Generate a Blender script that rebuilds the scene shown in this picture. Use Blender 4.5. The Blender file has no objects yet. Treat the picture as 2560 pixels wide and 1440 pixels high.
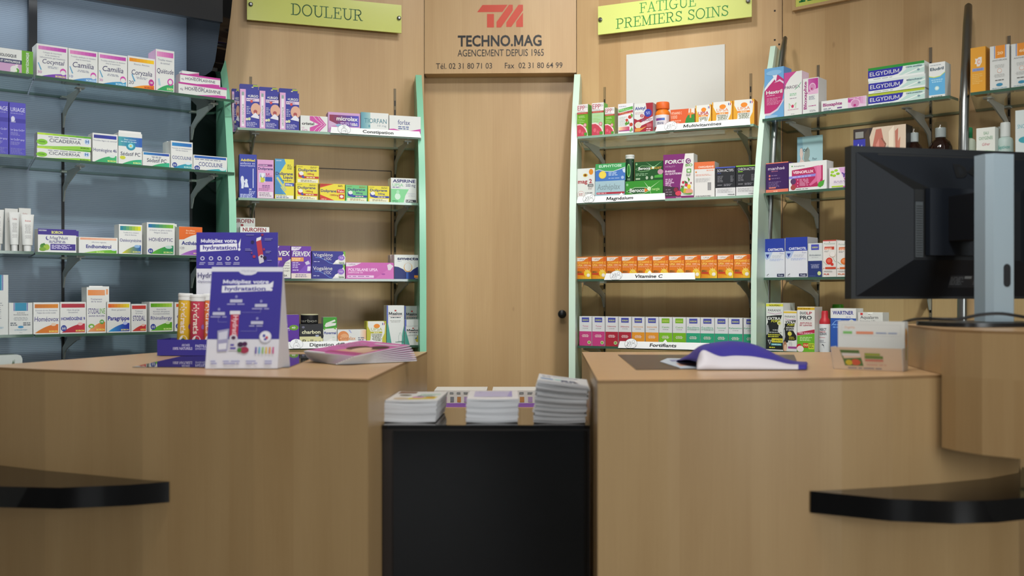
import bpy, bmesh, math, random
from mathutils import Vector, Matrix
random.seed(7)
SC = bpy.context.scene
COL = SC.collection

# ------------------------------------------------------------------ camera, world, lights, exposure
CAM_Z = 1.13
FPX = 2450.0          # focal length in pixels of the 2560 px wide frame
HORIZ = 735.0
cam_d = bpy.data.cameras.new('camera')
cam = bpy.data.objects.new('camera', cam_d)
COL.objects.link(cam)
cam.location = (0, 0, CAM_Z)
cam.rotation_euler = (math.pi / 2, 0, 0)
cam_d.sensor_width = 36.0
cam_d.lens = FPX / 2560 * 36.0
cam_d.shift_y = (HORIZ - 720.0) / 2560.0
cam_d.clip_start = 0.05
cam_d.dof.use_dof = True
cam_d.dof.focus_distance = 3.15
cam_d.dof.aperture_fstop = 2.7
SC.camera = cam

SC.view_settings.view_transform = 'Standard'
SC.view_settings.look = 'None'
SC.view_settings.gamma = 1.0
SC.view_settings.use_curve_mapping = False
SC.view_settings.exposure = 0.0

world = bpy.data.worlds.new('world')
SC.world = world
world.use_nodes = True
world.node_tree.nodes['Background'].inputs[0].default_value = (0.75, 0.85, 1.0, 1)
world.node_tree.nodes['Background'].inputs[1].default_value = 0.6


def area(name, loc, target, sx, sy, watts, color=(1, 1, 1), spread=180):
    d = bpy.data.lights.new(name, 'AREA')
    d.shape = 'RECTANGLE'
    d.size, d.size_y = sx, sy
    d.energy = watts
    d.color = color
    d.spread = math.radians(spread)
    o = bpy.data.objects.new(name, d)
    COL.objects.link(o)
    o.location = loc
    o.rotation_euler = (Vector(target) - Vector(loc)).to_track_quat('-Z', 'Y').to_euler()
    return o


CEIL = 2.75
area('alcove_ceiling_lamp', (0.05, 2.75, CEIL - .03), (-.12, 3.6, 1.85), 0.45, 0.3, 4.6, (1.0, 0.985, 0.94), 118)
area('right_ceiling_spot', (0.22, 2.75, CEIL - .03), (0.50, 3.55, 1.9), 0.12, 0.12, 1.2, (1.0, 0.97, 0.90), 70)
for _n, _p, _t, _w, _s in (('far_left', (-.55, 1.0), (-1.25, 3.05, 1.20), 2.7, 60), ('left', (-.25, 1.1), (-.66, 3.3, 1.25), 1.25, 56),
                           ('right', (.35, 1.1), (.50, 3.25, 1.30), 3.7, 60), ('far_right', (.50, 1.15), (1.02, 2.98, 1.06), 1.15, 44)):
    area('bay_fill_spot_' + _n, (_p[0], _p[1], CEIL - .08), _t, .10, .10, _w, (1.0, 0.99, 0.96), _s)  # unseen spots added so each shelf bay can be lit separately
area('counter_fill_lamp', (0.15, 1.5, CEIL - .03), (0.15, 1.6, 0), 1.3, 0.3, 16, (1.0, 0.98, 0.95), 140)  # unseen lamp added to brighten the worktops and magazine stacks
area('side_fill_light', (3.55, -2.8, 1.6), (-.2, 3.2, 1.1), 2.0, 1.6, 132, (0.96, 0.985, 1.0))  # main light comes from the right; an unseen window is added for it
area('front_fill_light', (-1.1, -6.1, 1.75), (0.3, 3.2, 1.3), 1.9, 1.6, 34, (0.96, 0.985, 1.0))  # added fill from the unseen shop front, for the right-hand bays


# ------------------------------------------------------------------ materials
def lin(c):
    c = c / 255.0
    return c / 12.92 if c <= 0.04045 else ((c + 0.055) / 1.055) ** 2.4


def hexrgb(h):
    h = h.lstrip('#')
    if len(h) == 3:
        h = ''.join(a * 2 for a in h)
    return tuple(lin(int(h[i:i + 2], 16)) for i in (0, 2, 4))


MATS = {}


def M(h, rough=0.45, metal=0.0, spec=0.35):
    """plain printed / painted surface of one colour"""
    if not isinstance(h, str):
        return h
    if h in NAMED:
        h = NAMED[h]
        if not isinstance(h, str):
            return h
    key = (h, rough, metal, spec)
    if key in MATS:
        return MATS[key]
    m = bpy.data.materials.new('ink_' + h.lstrip('#'))
    m.use_nodes = True
    b = m.node_tree.nodes['Principled BSDF']
    b.inputs['Base Color'].default_value = (*hexrgb(h), 1)
    b.inputs['Roughness'].default_value = rough
    b.inputs['Metallic'].default_value = metal
    b.inputs['Specular IOR Level'].default_value = spec
    MATS[key] = m
    return m


def node_mat(name):
    m = bpy.data.materials.new(name)
    m.use_nodes = True
    nt = m.node_tree
    return m, nt, nt.nodes['Principled BSDF'], nt.nodes['Material Output']


def wood_mat(name, light, dark, rough=0.4, contrast=1.0, seed=0.0, board=0.085, tone=.34):
    """vertical-grain beech laminate: boards of slightly different tone, fine fibre streaks. UV in metres, v = grain."""
    m, nt, b, out = node_mat(name)
    N, L = nt.nodes, nt.links
    tc = N.new('ShaderNodeTexCoord')
    sep = N.new('ShaderNodeSeparateXYZ')
    L.new(tc.outputs['UV'], sep.inputs[0])
    # board tone: random value per board column
    dv = N.new('ShaderNodeMath'); dv.operation = 'DIVIDE'; dv.inputs[1].default_value = board
    L.new(sep.outputs['X'], dv.inputs[0])
    ad = N.new('ShaderNodeMath'); ad.operation = 'ADD'; ad.inputs[1].default_value = seed
    L.new(dv.outputs[0], ad.inputs[0])
    fl = N.new('ShaderNodeMath'); fl.operation = 'FLOOR'
    L.new(ad.outputs[0], fl.inputs[0])
    wn = N.new('ShaderNodeTexWhiteNoise'); wn.noise_dimensions = '1D'
    L.new(fl.outputs[0], wn.inputs['W'])
    # broad cathedral figure
    mp = N.new('ShaderNodeMapping'); mp.inputs['Scale'].default_value = (9, 0.9, 1)
    mp.inputs['Location'].default_value = (seed * 3.1, seed, 0)
    L.new(tc.outputs['UV'], mp.inputs[0])
    n1 = N.new('ShaderNodeTexNoise'); n1.inputs['Scale'].default_value = 1.0
    n1.inputs['Detail'].default_value = 4; n1.inputs['Distortion'].default_value = 0.6
    L.new(mp.outputs[0], n1.inputs['Vector'])
    # fibres
    mp2 = N.new('ShaderNodeMapping'); mp2.inputs['Scale'].default_value = (220, 5, 1)
    L.new(tc.outputs['UV'], mp2.inputs[0])
    n2 = N.new('ShaderNodeTexNoise'); n2.inputs['Scale'].default_value = 1.0
    n2.inputs['Detail'].default_value = 3
    L.new(mp2.outputs[0], n2.inputs['Vector'])
    # combine
    a1 = N.new('ShaderNodeMath'); a1.operation = 'MULTIPLY_ADD'
    a1.inputs[1].default_value = tone * contrast
    L.new(wn.outputs['Value'], a1.inputs[0])
    a2 = N.new('ShaderNodeMath'); a2.operation = 'MULTIPLY_ADD'
    a2.inputs[1].default_value = 0.75 * contrast; a2.inputs[2].default_value = -0.08 + (.34 - tone) * .5
    L.new(n1.outputs['Fac'], a2.inputs[0])
    L.new(a2.outputs[0], a1.inputs[2])
    a3 = N.new('ShaderNodeMath'); a3.operation = 'MULTIPLY_ADD'
    a3.inputs[1].default_value = 0.26 * contrast
    L.new(n2.outputs['Fac'], a3.inputs[0]); L.new(a1.outputs[0], a3.inputs[2])
    mx = N.new('ShaderNodeMix'); mx.data_type = 'RGBA'; mx.clamp_factor = True
    L.new(a3.outputs[0], mx.inputs[0])
    mx.inputs[6].default_value = (*hexrgb(dark), 1)
    mx.inputs[7].default_value = (*hexrgb(light), 1)
    # a few small knots
    mp3 = N.new('ShaderNodeMapping'); mp3.inputs['Scale'].default_value = (6.5, 3.0, 1)
    mp3.inputs['Location'].default_value = (seed * 1.7, seed * 2.3, 0)
    L.new(tc.outputs['UV'], mp3.inputs[0])
    vo = N.new('ShaderNodeTexVoronoi'); vo.inputs['Scale'].default_value = 1.0
    L.new(mp3.outputs[0], vo.inputs['Vector'])
    kr = N.new('ShaderNodeMapRange'); kr.inputs[1].default_value = 0.022; kr.inputs[2].default_value = 0.05
    kr.inputs[3].default_value = 0.45; kr.inputs[4].default_value = 0.0
    L.new(vo.outputs['Distance'], kr.inputs[0])
    mk = N.new('ShaderNodeMix'); mk.data_type = 'RGBA'
    L.new(kr.outputs[0], mk.inputs[0]); L.new(mx.outputs[2], mk.inputs[6])
    mk.inputs[7].default_value = (*hexrgb('#6b4a2c'), 1)
    L.new(mk.outputs[2], b.inputs['Base Color'])
    b.inputs['Roughness'].default_value = rough
    b.inputs['Specular IOR Level'].default_value = 0.35
    return m


def blue_mat():
    m, nt, b, out = node_mat('blue_ribbed_laminate')
    N, L = nt.nodes, nt.links
    tc = N.new('ShaderNodeTexCoord')
    sep = N.new('ShaderNodeSeparateXYZ'); L.new(tc.outputs['UV'], sep.inputs[0])
    nz = N.new('ShaderNodeTexNoise'); nz.inputs['Scale'].default_value = 30
    L.new(tc.outputs['UV'], nz.inputs['Vector'])
    s1 = N.new('ShaderNodeMath'); s1.operation = 'MULTIPLY_ADD'; s1.inputs[1].default_value = 0.0028
    L.new(nz.outputs['Fac'], s1.inputs[0]); L.new(sep.outputs['Y'], s1.inputs[2])
    s2 = N.new('ShaderNodeMath'); s2.operation = 'MULTIPLY'; s2.inputs[1].default_value = 2 * math.pi / 0.0058
    L.new(s1.outputs[0], s2.inputs[0])
    s3 = N.new('ShaderNodeMath'); s3.operation = 'SINE'; L.new(s2.outputs[0], s3.inputs[0])
    mr = N.new('ShaderNodeMapRange'); mr.inputs[1].default_value = -1; mr.inputs[2].default_value = 1
    L.new(s3.outputs[0], mr.inputs[0])
    mx = N.new('ShaderNodeMix'); mx.data_type = 'RGBA'
    L.new(mr.outputs[0], mx.inputs[0])
    mx.inputs[6].default_value = (*hexrgb('#7b8b9e'), 1)
    mx.inputs[7].default_value = (*hexrgb('#8999ab'), 1)
    L.new(mx.outputs[2], b.inputs['Base Color'])
    bp = N.new('ShaderNodeBump'); bp.inputs['Strength'].default_value = 0.22; bp.inputs['Distance'].default_value = 0.001
    L.new(mr.outputs[0], bp.inputs['Height']); L.new(bp.outputs[0], b.inputs['Normal'])
    b.inputs['Roughness'].default_value = 0.4
    return m


def thin_glass(name, tint, gloss=1.0, diffuse=None, dfac=0.0):
    """clear sheet glass that lets light through: tinted transparent body under a fresnel reflection"""
    m, nt, b, out = node_mat(name)
    N, L = nt.nodes, nt.links
    N.remove(b)
    tr = N.new('ShaderNodeBsdfTransparent'); tr.inputs[0].default_value = (*hexrgb(tint), 1)
    gl = N.new('ShaderNodeBsdfGlossy'); gl.inputs['Roughness'].default_value = 0.02
    fr = N.new('ShaderNodeFresnel'); fr.inputs[0].default_value = 1.45
    body = tr
    if diffuse:
        df = N.new('ShaderNodeBsdfDiffuse'); df.inputs[0].default_value = (*hexrgb(diffuse), 1)
        tl = N.new('ShaderNodeBsdfTranslucent'); tl.inputs[0].default_value = (*hexrgb(diffuse), 1)
        a = N.new('ShaderNodeMixShader'); a.inputs[0].default_value = 0.5
        L.new(df.outputs[0], a.inputs[1]); L.new(tl.outputs[0], a.inputs[2])
        c = N.new('ShaderNodeMixShader'); c.inputs[0].default_value = dfac
        L.new(tr.outputs[0], c.inputs[1]); L.new(a.outputs[0], c.inputs[2])
        body = c
    geo = N.new('ShaderNodeNewGeometry')
    inv = N.new('ShaderNodeMath'); inv.operation = 'SUBTRACT'; inv.inputs[0].default_value = 1.0
    L.new(geo.outputs['Backfacing'], inv.inputs[1])
    ml = N.new('ShaderNodeMath'); ml.operation = 'MULTIPLY'
    L.new(fr.outputs[0], ml.inputs[0]); L.new(inv.outputs[0], ml.inputs[1])
    mx = N.new('ShaderNodeMixShader')
    L.new(ml.outputs[0], mx.inputs[0]); L.new(body.outputs[0], mx.inputs[1]); L.new(gl.outputs[0], mx.inputs[2])
    L.new(mx.outputs[0], out.inputs[0])
    return m


def gloss_mat(name, col, rough=0.05, metal=0.0, spec=0.5):
    m, nt, b, out = node_mat(name)
    b.inputs['Base Color'].default_value = (*hexrgb(col), 1)
    b.inputs['Roughness'].default_value = rough
    b.inputs['Metallic'].default_value = metal
    b.inputs['Specular IOR Level'].default_value = spec
    return m


NAMED = {}
NAMED['wood'] = wood_mat('beech_laminate', '#d0b084', '#a98457')
NAMED['woodr'] = wood_mat('beech_laminate_right', '#d0b084', '#a98457', seed=4.3)
NAMED['woodf'] = wood_mat('beech_laminate_front', '#cfae82', '#a88458', seed=9.7, board=0.11)
NAMED['counter'] = wood_mat('beech_counter', '#bb9c70', '#987549', seed=2.9, rough=0.35, board=0.14, tone=.16)
NAMED['countertop'] = wood_mat('beech_counter_top', '#d9b78c', '#c39a6b', seed=6.1, rough=0.3, board=0.2, contrast=0.7)
NAMED['blue'] = blue_mat()
NAMED['mint'] = gloss_mat('mint_lacquer', '#83c3a4', 0.35)
NAMED['pale'] = gloss_mat('lit_mint_lacquer', '#c3dccb', 0.35)  # same mint, paled in the colour for the stronger light at right
NAMED['black'] = gloss_mat('black_gloss_lacquer', '#08080a', 0.04)
NAMED['blackf'] = gloss_mat('black_gloss_front', '#08080a', 0.10)
NAMED['blackm'] = gloss_mat('black_satin', '#15161a', 0.3)
NAMED['glass'] = thin_glass('shelf_glass', '#eaf1ed')
NAMED['frost'] = thin_glass('frosted_shelf_glass', '#e9f0eb', diffuse='#ebf0e9', dfac=0.36)
NAMED['edge'] = gloss_mat('glass_edge_green', '#3f5c4c', 0.1)
NAMED['edgel'] = gloss_mat('frosted_glass_edge', '#8fae9b', 0.15)
NAMED['steel'] = gloss_mat('brushed_steel', '#8d8f8e', 0.32, 1.0)
NAMED['bracket'] = gloss_mat('grey_bracket_paint', '#a9aca6', 0.4)
NAMED['chrome'] = gloss_mat('polished_steel', '#b9bbbd', 0.14, 1.0)
NAMED['mirror'] = gloss_mat('dark_smoked_glass', '#2e2820', 0.03, 0.0, 0.9)
NAMED['reflected_brown'] = gloss_mat('inlay_reflected_wood', '#57483a', 0.3, 0, .3)  # the wood wall's reflection is put into this inlay's brown
NAMED['clear'] = thin_glass('clear_plastic', '#f2f5f3')
NAMED['W'] = '#dcdedb'
NAMED['K'] = '#17171a'


# ------------------------------------------------------------------ mesh builder
class MB:
    def __init__(s):
        s.v, s.f, s.m, s.uv, s.mats = [], [], [], [], []

    def mi(s, mat):
        mat = M(mat)
        if mat not in s.mats:
            s.mats.append(mat)
        return s.mats.index(mat)

    def face(s, pts, mat, uv=None):
        i = len(s.v)
        s.v += [tuple(p) for p in pts]
        s.f.append(tuple(range(i, i + len(pts))))
        s.m.append(s.mi(mat)); s.uv.append(uv)

    def raw(s, pts, faces, mat, uvs=None):
        i = len(s.v)
        s.v += [tuple(p) for p in pts]
        k = s.mi(mat)
        for q, f in enumerate(faces):
            s.f.append(tuple(a + i for a in f)); s.m.append(k); s.uv.append(uvs[q] if uvs else None)

    def box(s, x0, x1, y0, y1, z0, z1, mat, top=None, front=None, side=None, bottom=None):
        c = [(x0, y0, z0), (x1, y0, z0), (x1, y1, z0), (x0, y1, z0), (x0, y0, z1), (x1, y0, z1), (x1, y1, z1), (x0, y1, z1)]
        for f, mm in (((0, 1, 5, 4), front), ((1, 2, 6, 5), side), ((2, 3, 7, 6), None), ((3, 0, 4, 7), side), ((4, 5, 6, 7), top), ((3, 2, 1, 0), bottom)):
            s.raw([c[a] for a in f], [(0, 1, 2, 3)], mm or mat)

    def prism(s, poly, vec, mat, cap=None, side_uv=False):
        """closed polygon extruded along vec"""
        n = len(poly)
        vec = Vector(vec)
        a = [Vector(p) for p in poly]
        b = [p + vec for p in a]
        s.raw(a + b, [tuple(range(n - 1, -1, -1)), tuple(range(n, 2 * n))], cap or mat)
        if side_uv:
            t = 0.0
            for i in range(n):
                j = (i + 1) % n
                d = (a[j] - a[i]).length
                s.raw([a[i], a[j], b[j], b[i]], [(0, 1, 2, 3)], mat,
                      [[(t, a[i].z), (t + d, a[j].z), (t + d, b[j].z), (t, b[i].z)]])
                t += d
        else:
            s.raw(a + b, [(i, (i + 1) % n, n + (i + 1) % n, n + i) for i in range(n)], mat)

    def lathe(s, prof, mat, cx=0, cy=0, n=28, cap=True, mats=None):
        i0 = len(s.v)
        for r, z in prof:
            for k in range(n):
                a = 2 * math.pi * k / n
                s.v.append((cx + r * math.cos(a), cy + r * math.sin(a), z))
        for j in range(len(prof) - 1):
            mm = s.mi(mats[j] if mats else mat)
            for k in range(n):
                k2 = (k + 1) % n
                s.f.append((i0 + j * n + k, i0 + j * n + k2, i0 + (j + 1) * n + k2, i0 + (j + 1) * n + k))
                s.m.append(mm); s.uv.append(None)
        if cap:
            s.f.append(tuple(i0 + k for k in range(n - 1, -1, -1))); s.m.append(s.mi(mats[0] if mats else mat)); s.uv.append(None)
            j = len(prof) - 1
            s.f.append(tuple(i0 + j * n + k for k in range(n))); s.m.append(s.mi(mats[-1] if mats else mat)); s.uv.append(None)

    def tube(s, path, r, mat, n=12, radii=None, cap=True):
        path = [Vector(p) for p in path]
        i0 = len(s.v)
        up = None
        for i, p in enumerate(path):
            t = (path[min(i + 1, len(path) - 1)] - path[max(i - 1, 0)]).normalized()
            if up is None:
                up = Vector((0, 0, 1)) if abs(t.z) < 0.9 else Vector((0, 1, 0))
            a = t.cross(up).normalized(); up = a.cross(t).normalized()
            rr = radii[i] if radii else r
            for k in range(n):
                q = 2 * math.pi * k / n
                s.v.append(tuple(p + a * rr * math.cos(q) + up * rr * math.sin(q)))
        mm = s.mi(mat)
        for j in range(len(path) - 1):
            for k in range(n):
                k2 = (k + 1) % n
                s.f.append((i0 + j * n + k, i0 + j * n + k2, i0 + (j + 1) * n + k2, i0 + (j + 1) * n + k)); s.m.append(mm); s.uv.append(None)
        if cap:
            s.f.append(tuple(i0 + k for k in range(n - 1, -1, -1))); s.m.append(mm); s.uv.append(None)
            j = len(path) - 1
            s.f.append(tuple(i0 + j * n + k for k in range(n))); s.m.append(mm); s.uv.append(None)

    def grid(s, P, mat, uvscale=None):
        """P[i][j] points; mat is a material or a function (i, j) -> material"""
        r, c = len(P), len(P[0])
        i0 = len(s.v)
        for row in P:
            s.v += [tuple(p) for p in row]
        for i in range(r - 1):
            for j in range(c - 1):
                s.f.append((i0 + i * c + j, i0 + i * c + j + 1, i0 + (i + 1) * c + j + 1, i0 + (i + 1) * c + j))
                s.m.append(s.mi(mat(i, j) if callable(mat) else mat)); s.uv.append(None)

    def build(s, name, parent=None, loc=(0, 0, 0), rz=0.0, smooth=None, fixn=False, rot=None):
        me = bpy.data.meshes.new(name)
        me.from_pydata(s.v, [], s.f)
        for m in s.mats:
            me.materials.append(m)
        me.polygons.foreach_set('material_index', s.m)
        uvl = me.uv_layers.new(name='UVMap').data
        li = 0
        for p, uv in zip(me.polygons, s.uv):
            if uv is None:
                nrm = p.normal
                if abs(nrm.z) > 0.75:
                    for q in p.loop_indices:
                        c = s.v[me.loops[q].vertex_index]; uvl[q].uv = (c[1], c[0])
                else:
                    t = Vector((-nrm.y, nrm.x, 0)).normalized() if (abs(nrm.x) + abs(nrm.y)) > 1e-6 else Vector((1, 0, 0))
                    for q in p.loop_indices:
                        c = s.v[me.loops[q].vertex_index]; uvl[q].uv = (c[0] * t.x + c[1] * t.y, c[2])
            else:
                for q, w in zip(p.loop_indices, uv):
                    uvl[q].uv = w
        if fixn:
            bm = bmesh.new(); bm.from_mesh(me)
            bmesh.ops.remove_doubles(bm, verts=bm.verts, dist=1e-5)
            bmesh.ops.recalc_face_normals(bm, faces=bm.faces)
            bm.to_mesh(me); bm.free()
        if smooth:
            me.polygons.foreach_set('use_smooth', [True] * len(me.polygons))
            me.set_sharp_from_angle(angle=math.radians(smooth))
        me.update()
        o = bpy.data.objects.new(name, me)
        COL.objects.link(o)
        if parent:
            o.parent = parent
        o.location = loc
        o.rotation_euler = rot if rot else (0, 0, rz)
        return o


def tag(o, label, cat, group=None):
    o['label'] = label; o['category'] = cat
    if group:
        o['group'] = group
    return o


def struct(o, label=None):
    o['kind'] = 'structure'
    if label:
        o['label'] = label
    return o


def empty(name, loc, label, cat, rz=0.0, group=None):
    o = bpy.data.objects.new(name, None)
    COL.objects.link(o)
    o.location = loc; o.rotation_euler = (0, 0, rz)
    o.empty_display_size = 0.05
    return tag(o, label, cat, group)


# ------------------------------------------------------------------ lettering
GLY = {}


def make_glyphs():
    chars = "ABCDEFGHIJKLMNOPQRSTUVWXYZabcdefghijklmnopqrstuvwxyz0123456789.,:;!?'°+-&/%()éèêàâçôîÉÈÀ®"
    todo = []
    cur = bpy.data.curves.new('glyph', 'FONT')
    cur.resolution_u = 3
    ob = bpy.data.objects.new('glyph', cur)
    COL.objects.link(ob)
    dg = bpy.context.evaluated_depsgraph_get()

    def ev(t):
        cur.body = t
        bpy.context.view_layer.update()
        e = ob.evaluated_get(dg)
        me = e.to_mesh()
        vs = [(v.co.x, v.co.y) for v in me.vertices]
        me.calc_loop_triangles()
        fs = [tuple(p.vertices) for p in me.polygons]
        e.to_mesh_clear()
        return vs, fs

    for bold in (0, 1):
        cur.offset = 0.028 if bold else 0.004
        hv, _ = ev('H')
        cap = max(v[1] for v in hv) - min(v[1] for v in hv)
        y0 = min(v[1] for v in hv)
        for ch in chars:
            vs, fs = ev(ch)
            if not vs:
                continue
            x0, x1 = min(v[0] for v in vs), max(v[0] for v in vs)
            v2, _ = ev(ch + ch)
            adv = (max(v[0] for v in v2) - min(v[0] for v in v2)) - (x1 - x0)
            GLY[(ch, bold)] = ([(x / cap, (y - y0) / cap) for x, y in vs], fs, adv / cap)
    bpy.data.objects.remove(ob)
    bpy.data.curves.remove(cur)
    # the font's M fills badly when thickened: draw it as five strokes
    for bold, t in ((0, .115), (1, .20)):
        W = .98
        q = [[(0, 0), (t, 0), (t, 1), (0, 1)], [(W - t, 0), (W, 0), (W, 1), (W - t, 1)], [(0, 1), (t * 1.15, 1), (W / 2 + t * .5, .12), (W / 2 - t * .5, .12)], [(W - t * 1.15, 1), (W, 1), (W / 2 + t * .5, .12), (W / 2 - t * .5, .12)]]
        v, f = [], []
        for p in q:
            f.append(tuple(range(len(v), len(v) + 4))); v += p
        v = [(x + .08, y) for x, y in v]
        GLY[('M', bold)] = (v, f, W + .18)


make_glyphs()


def layout(t, bold):
    x = 0.0
    out = []
    for ch in t:
        if ch == ' ':
            x += 0.42; continue
        g = GLY.get((ch, bold)) or GLY.get(('.', bold))
        out.append((g, x))
        x += g[2]
    xs = [gx + p[0] for g, gx in out for p in g[0]]
    if not xs:
        return [], 0, 1
    return out, min(xs), max(xs)


# stroke-built slab-serif capitals for the two shelf signs
def arc(cx, cy, rx, ry, a0, a1, n=14):
    return [(cx + rx * math.cos(math.radians(a0 + (a1 - a0) * i / n)), cy + ry * math.sin(math.radians(a0 + (a1 - a0) * i / n))) for i in range(n + 1)]


SERIF = {
    'D': (.86, [[(.18, 0), (.18, 1)]], [[(0, 0), (.38, 0)] , [(0, 1), (.38, 1)]], [arc(.38, .5, .40, .5, -90, 90)]),
    'O': (.92, [], [], [arc(.46, .5, .40, .51, 0, 360, 28)]),
    'U': (.90, [[(.18, 1), (.18, .34)], ], [[(0, 1), (.36, 1)], [(.60, 1), (.90, 1)], [(.75, 1), (.75, .34)]], [arc(.465, .34, .285, .35, 180, 360)]),
    'L': (.74, [[(.18, 0), (.18, 1)]], [[(0, 0), (.66, 0), (.68, .27)], [(0, 1), (.38, 1)]], []),
    'E': (.76, [[(.18, 0), (.18, 1)]], [[(0, 0), (.68, 0), (.70, .26)], [(0, 1), (.66, 1), (.67, .78)], [(.18, .53), (.48, .53)], [(.48, .40), (.48, .66)]], []),
    'F': (.72, [[(.18, 0), (.18, 1)]], [[(0, 0), (.40, 0)], [(0, 1), (.66, 1), (.67, .76)], [(.18, .52), (.48, .52)], [(.48, .39), (.48, .65)]], []),
    'R': (.88, [[(.18, 0), (.18, 1)], [(.44, .5), (.62, .14), (.70, .02)]], [[(0, 0), (.38, 0)], [(0, 1), (.42, 1)], [(.18, .5), (.44, .5)], [(.70, 0), (.84, .02)]], [arc(.42, .75, .26, .25, -90, 90)]),
    'P': (.78, [[(.18, 0), (.18, 1)]], [[(0, 0), (.38, 0)], [(0, 1), (.42, 1)], [(.18, .46), (.42, .46)]], [arc(.42, .73, .28, .27, -90, 90)]),
    'A': (.86, [[(.42, 1), (.74, 0)]], [[(.12, 0), (.42, 1)], [(0, 0), (.26, 0)], [(.58, 0), (.88, 0)], [(.22, .34), (.63, .34)]], []),
    'T': (.76, [[(.38, 0), (.38, 1)]], [[(.02, .76), (.04, 1), (.72, 1), (.74, .76)], [(.20, 0), (.56, 0)]], []),
    'I': (.42, [[(.2, 0), (.2, 1)]], [[(0, 0), (.40, 0)], [(0, 1), (.40, 1)]], []),
    'G': (.92, [[(.74, .40), (.74, .10)]], [[(.50, .42), (.90, .42)]], [arc(.45, .5, .38, .51, 42, 322, 22)]),
    'M': (1.04, [[(.84, 0), (.84, 1)], [(.16, 1), (.50, .06)]], [[(.16, 0), (.16, 1)], [(.50, .06), (.84, 1)], [(0, 0), (.32, 0)], [(.66, 0), (1.02, 0)], [(0, 1), (.18, 1)], [(.82, 1), (1.02, 1)]], []),
    'S': (.70, [], [[(.58, .74), (.60, 1)], [(.06, .0), (.07, .28)]], [[(.58, .80), (.48, .96), (.32, 1.0), (.16, .93), (.10, .78), (.16, .62), (.34, .52), (.52, .42), (.61, .27), (.55, .08), (.38, -.01), (.20, .03), (.08, .18)]]),
    'N': (.92, [[(.16, 1), (.74, 0)]], [[(.16, 0), (.16, 1)], [(.74, 0), (.74, 1)], [(0, 0), (.32, 0)], [(.58, 1), (.90, 1)], [(0, 1), (.18, 1)]], []),
    'H': (.92, [[(.18, 0), (.18, 1)], [(.74, 0), (.74, 1)]], [[(0, 0), (.36, 0)], [(.56, 0), (.92, 0)], [(0, 1), (.36, 1)], [(.56, 1), (.92, 1)], [(.18, .52), (.74, .52)]], []),
    'Y': (.86, [[(.43, 0), (.43, .45)], [(.12, 1), (.43, .45)]], [[(.74, 1), (.43, .45)], [(.24, 0), (.62, 0)], [(0, 1), (.28, 1)], [(.60, 1), (.88, 1)]], []),
}


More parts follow.
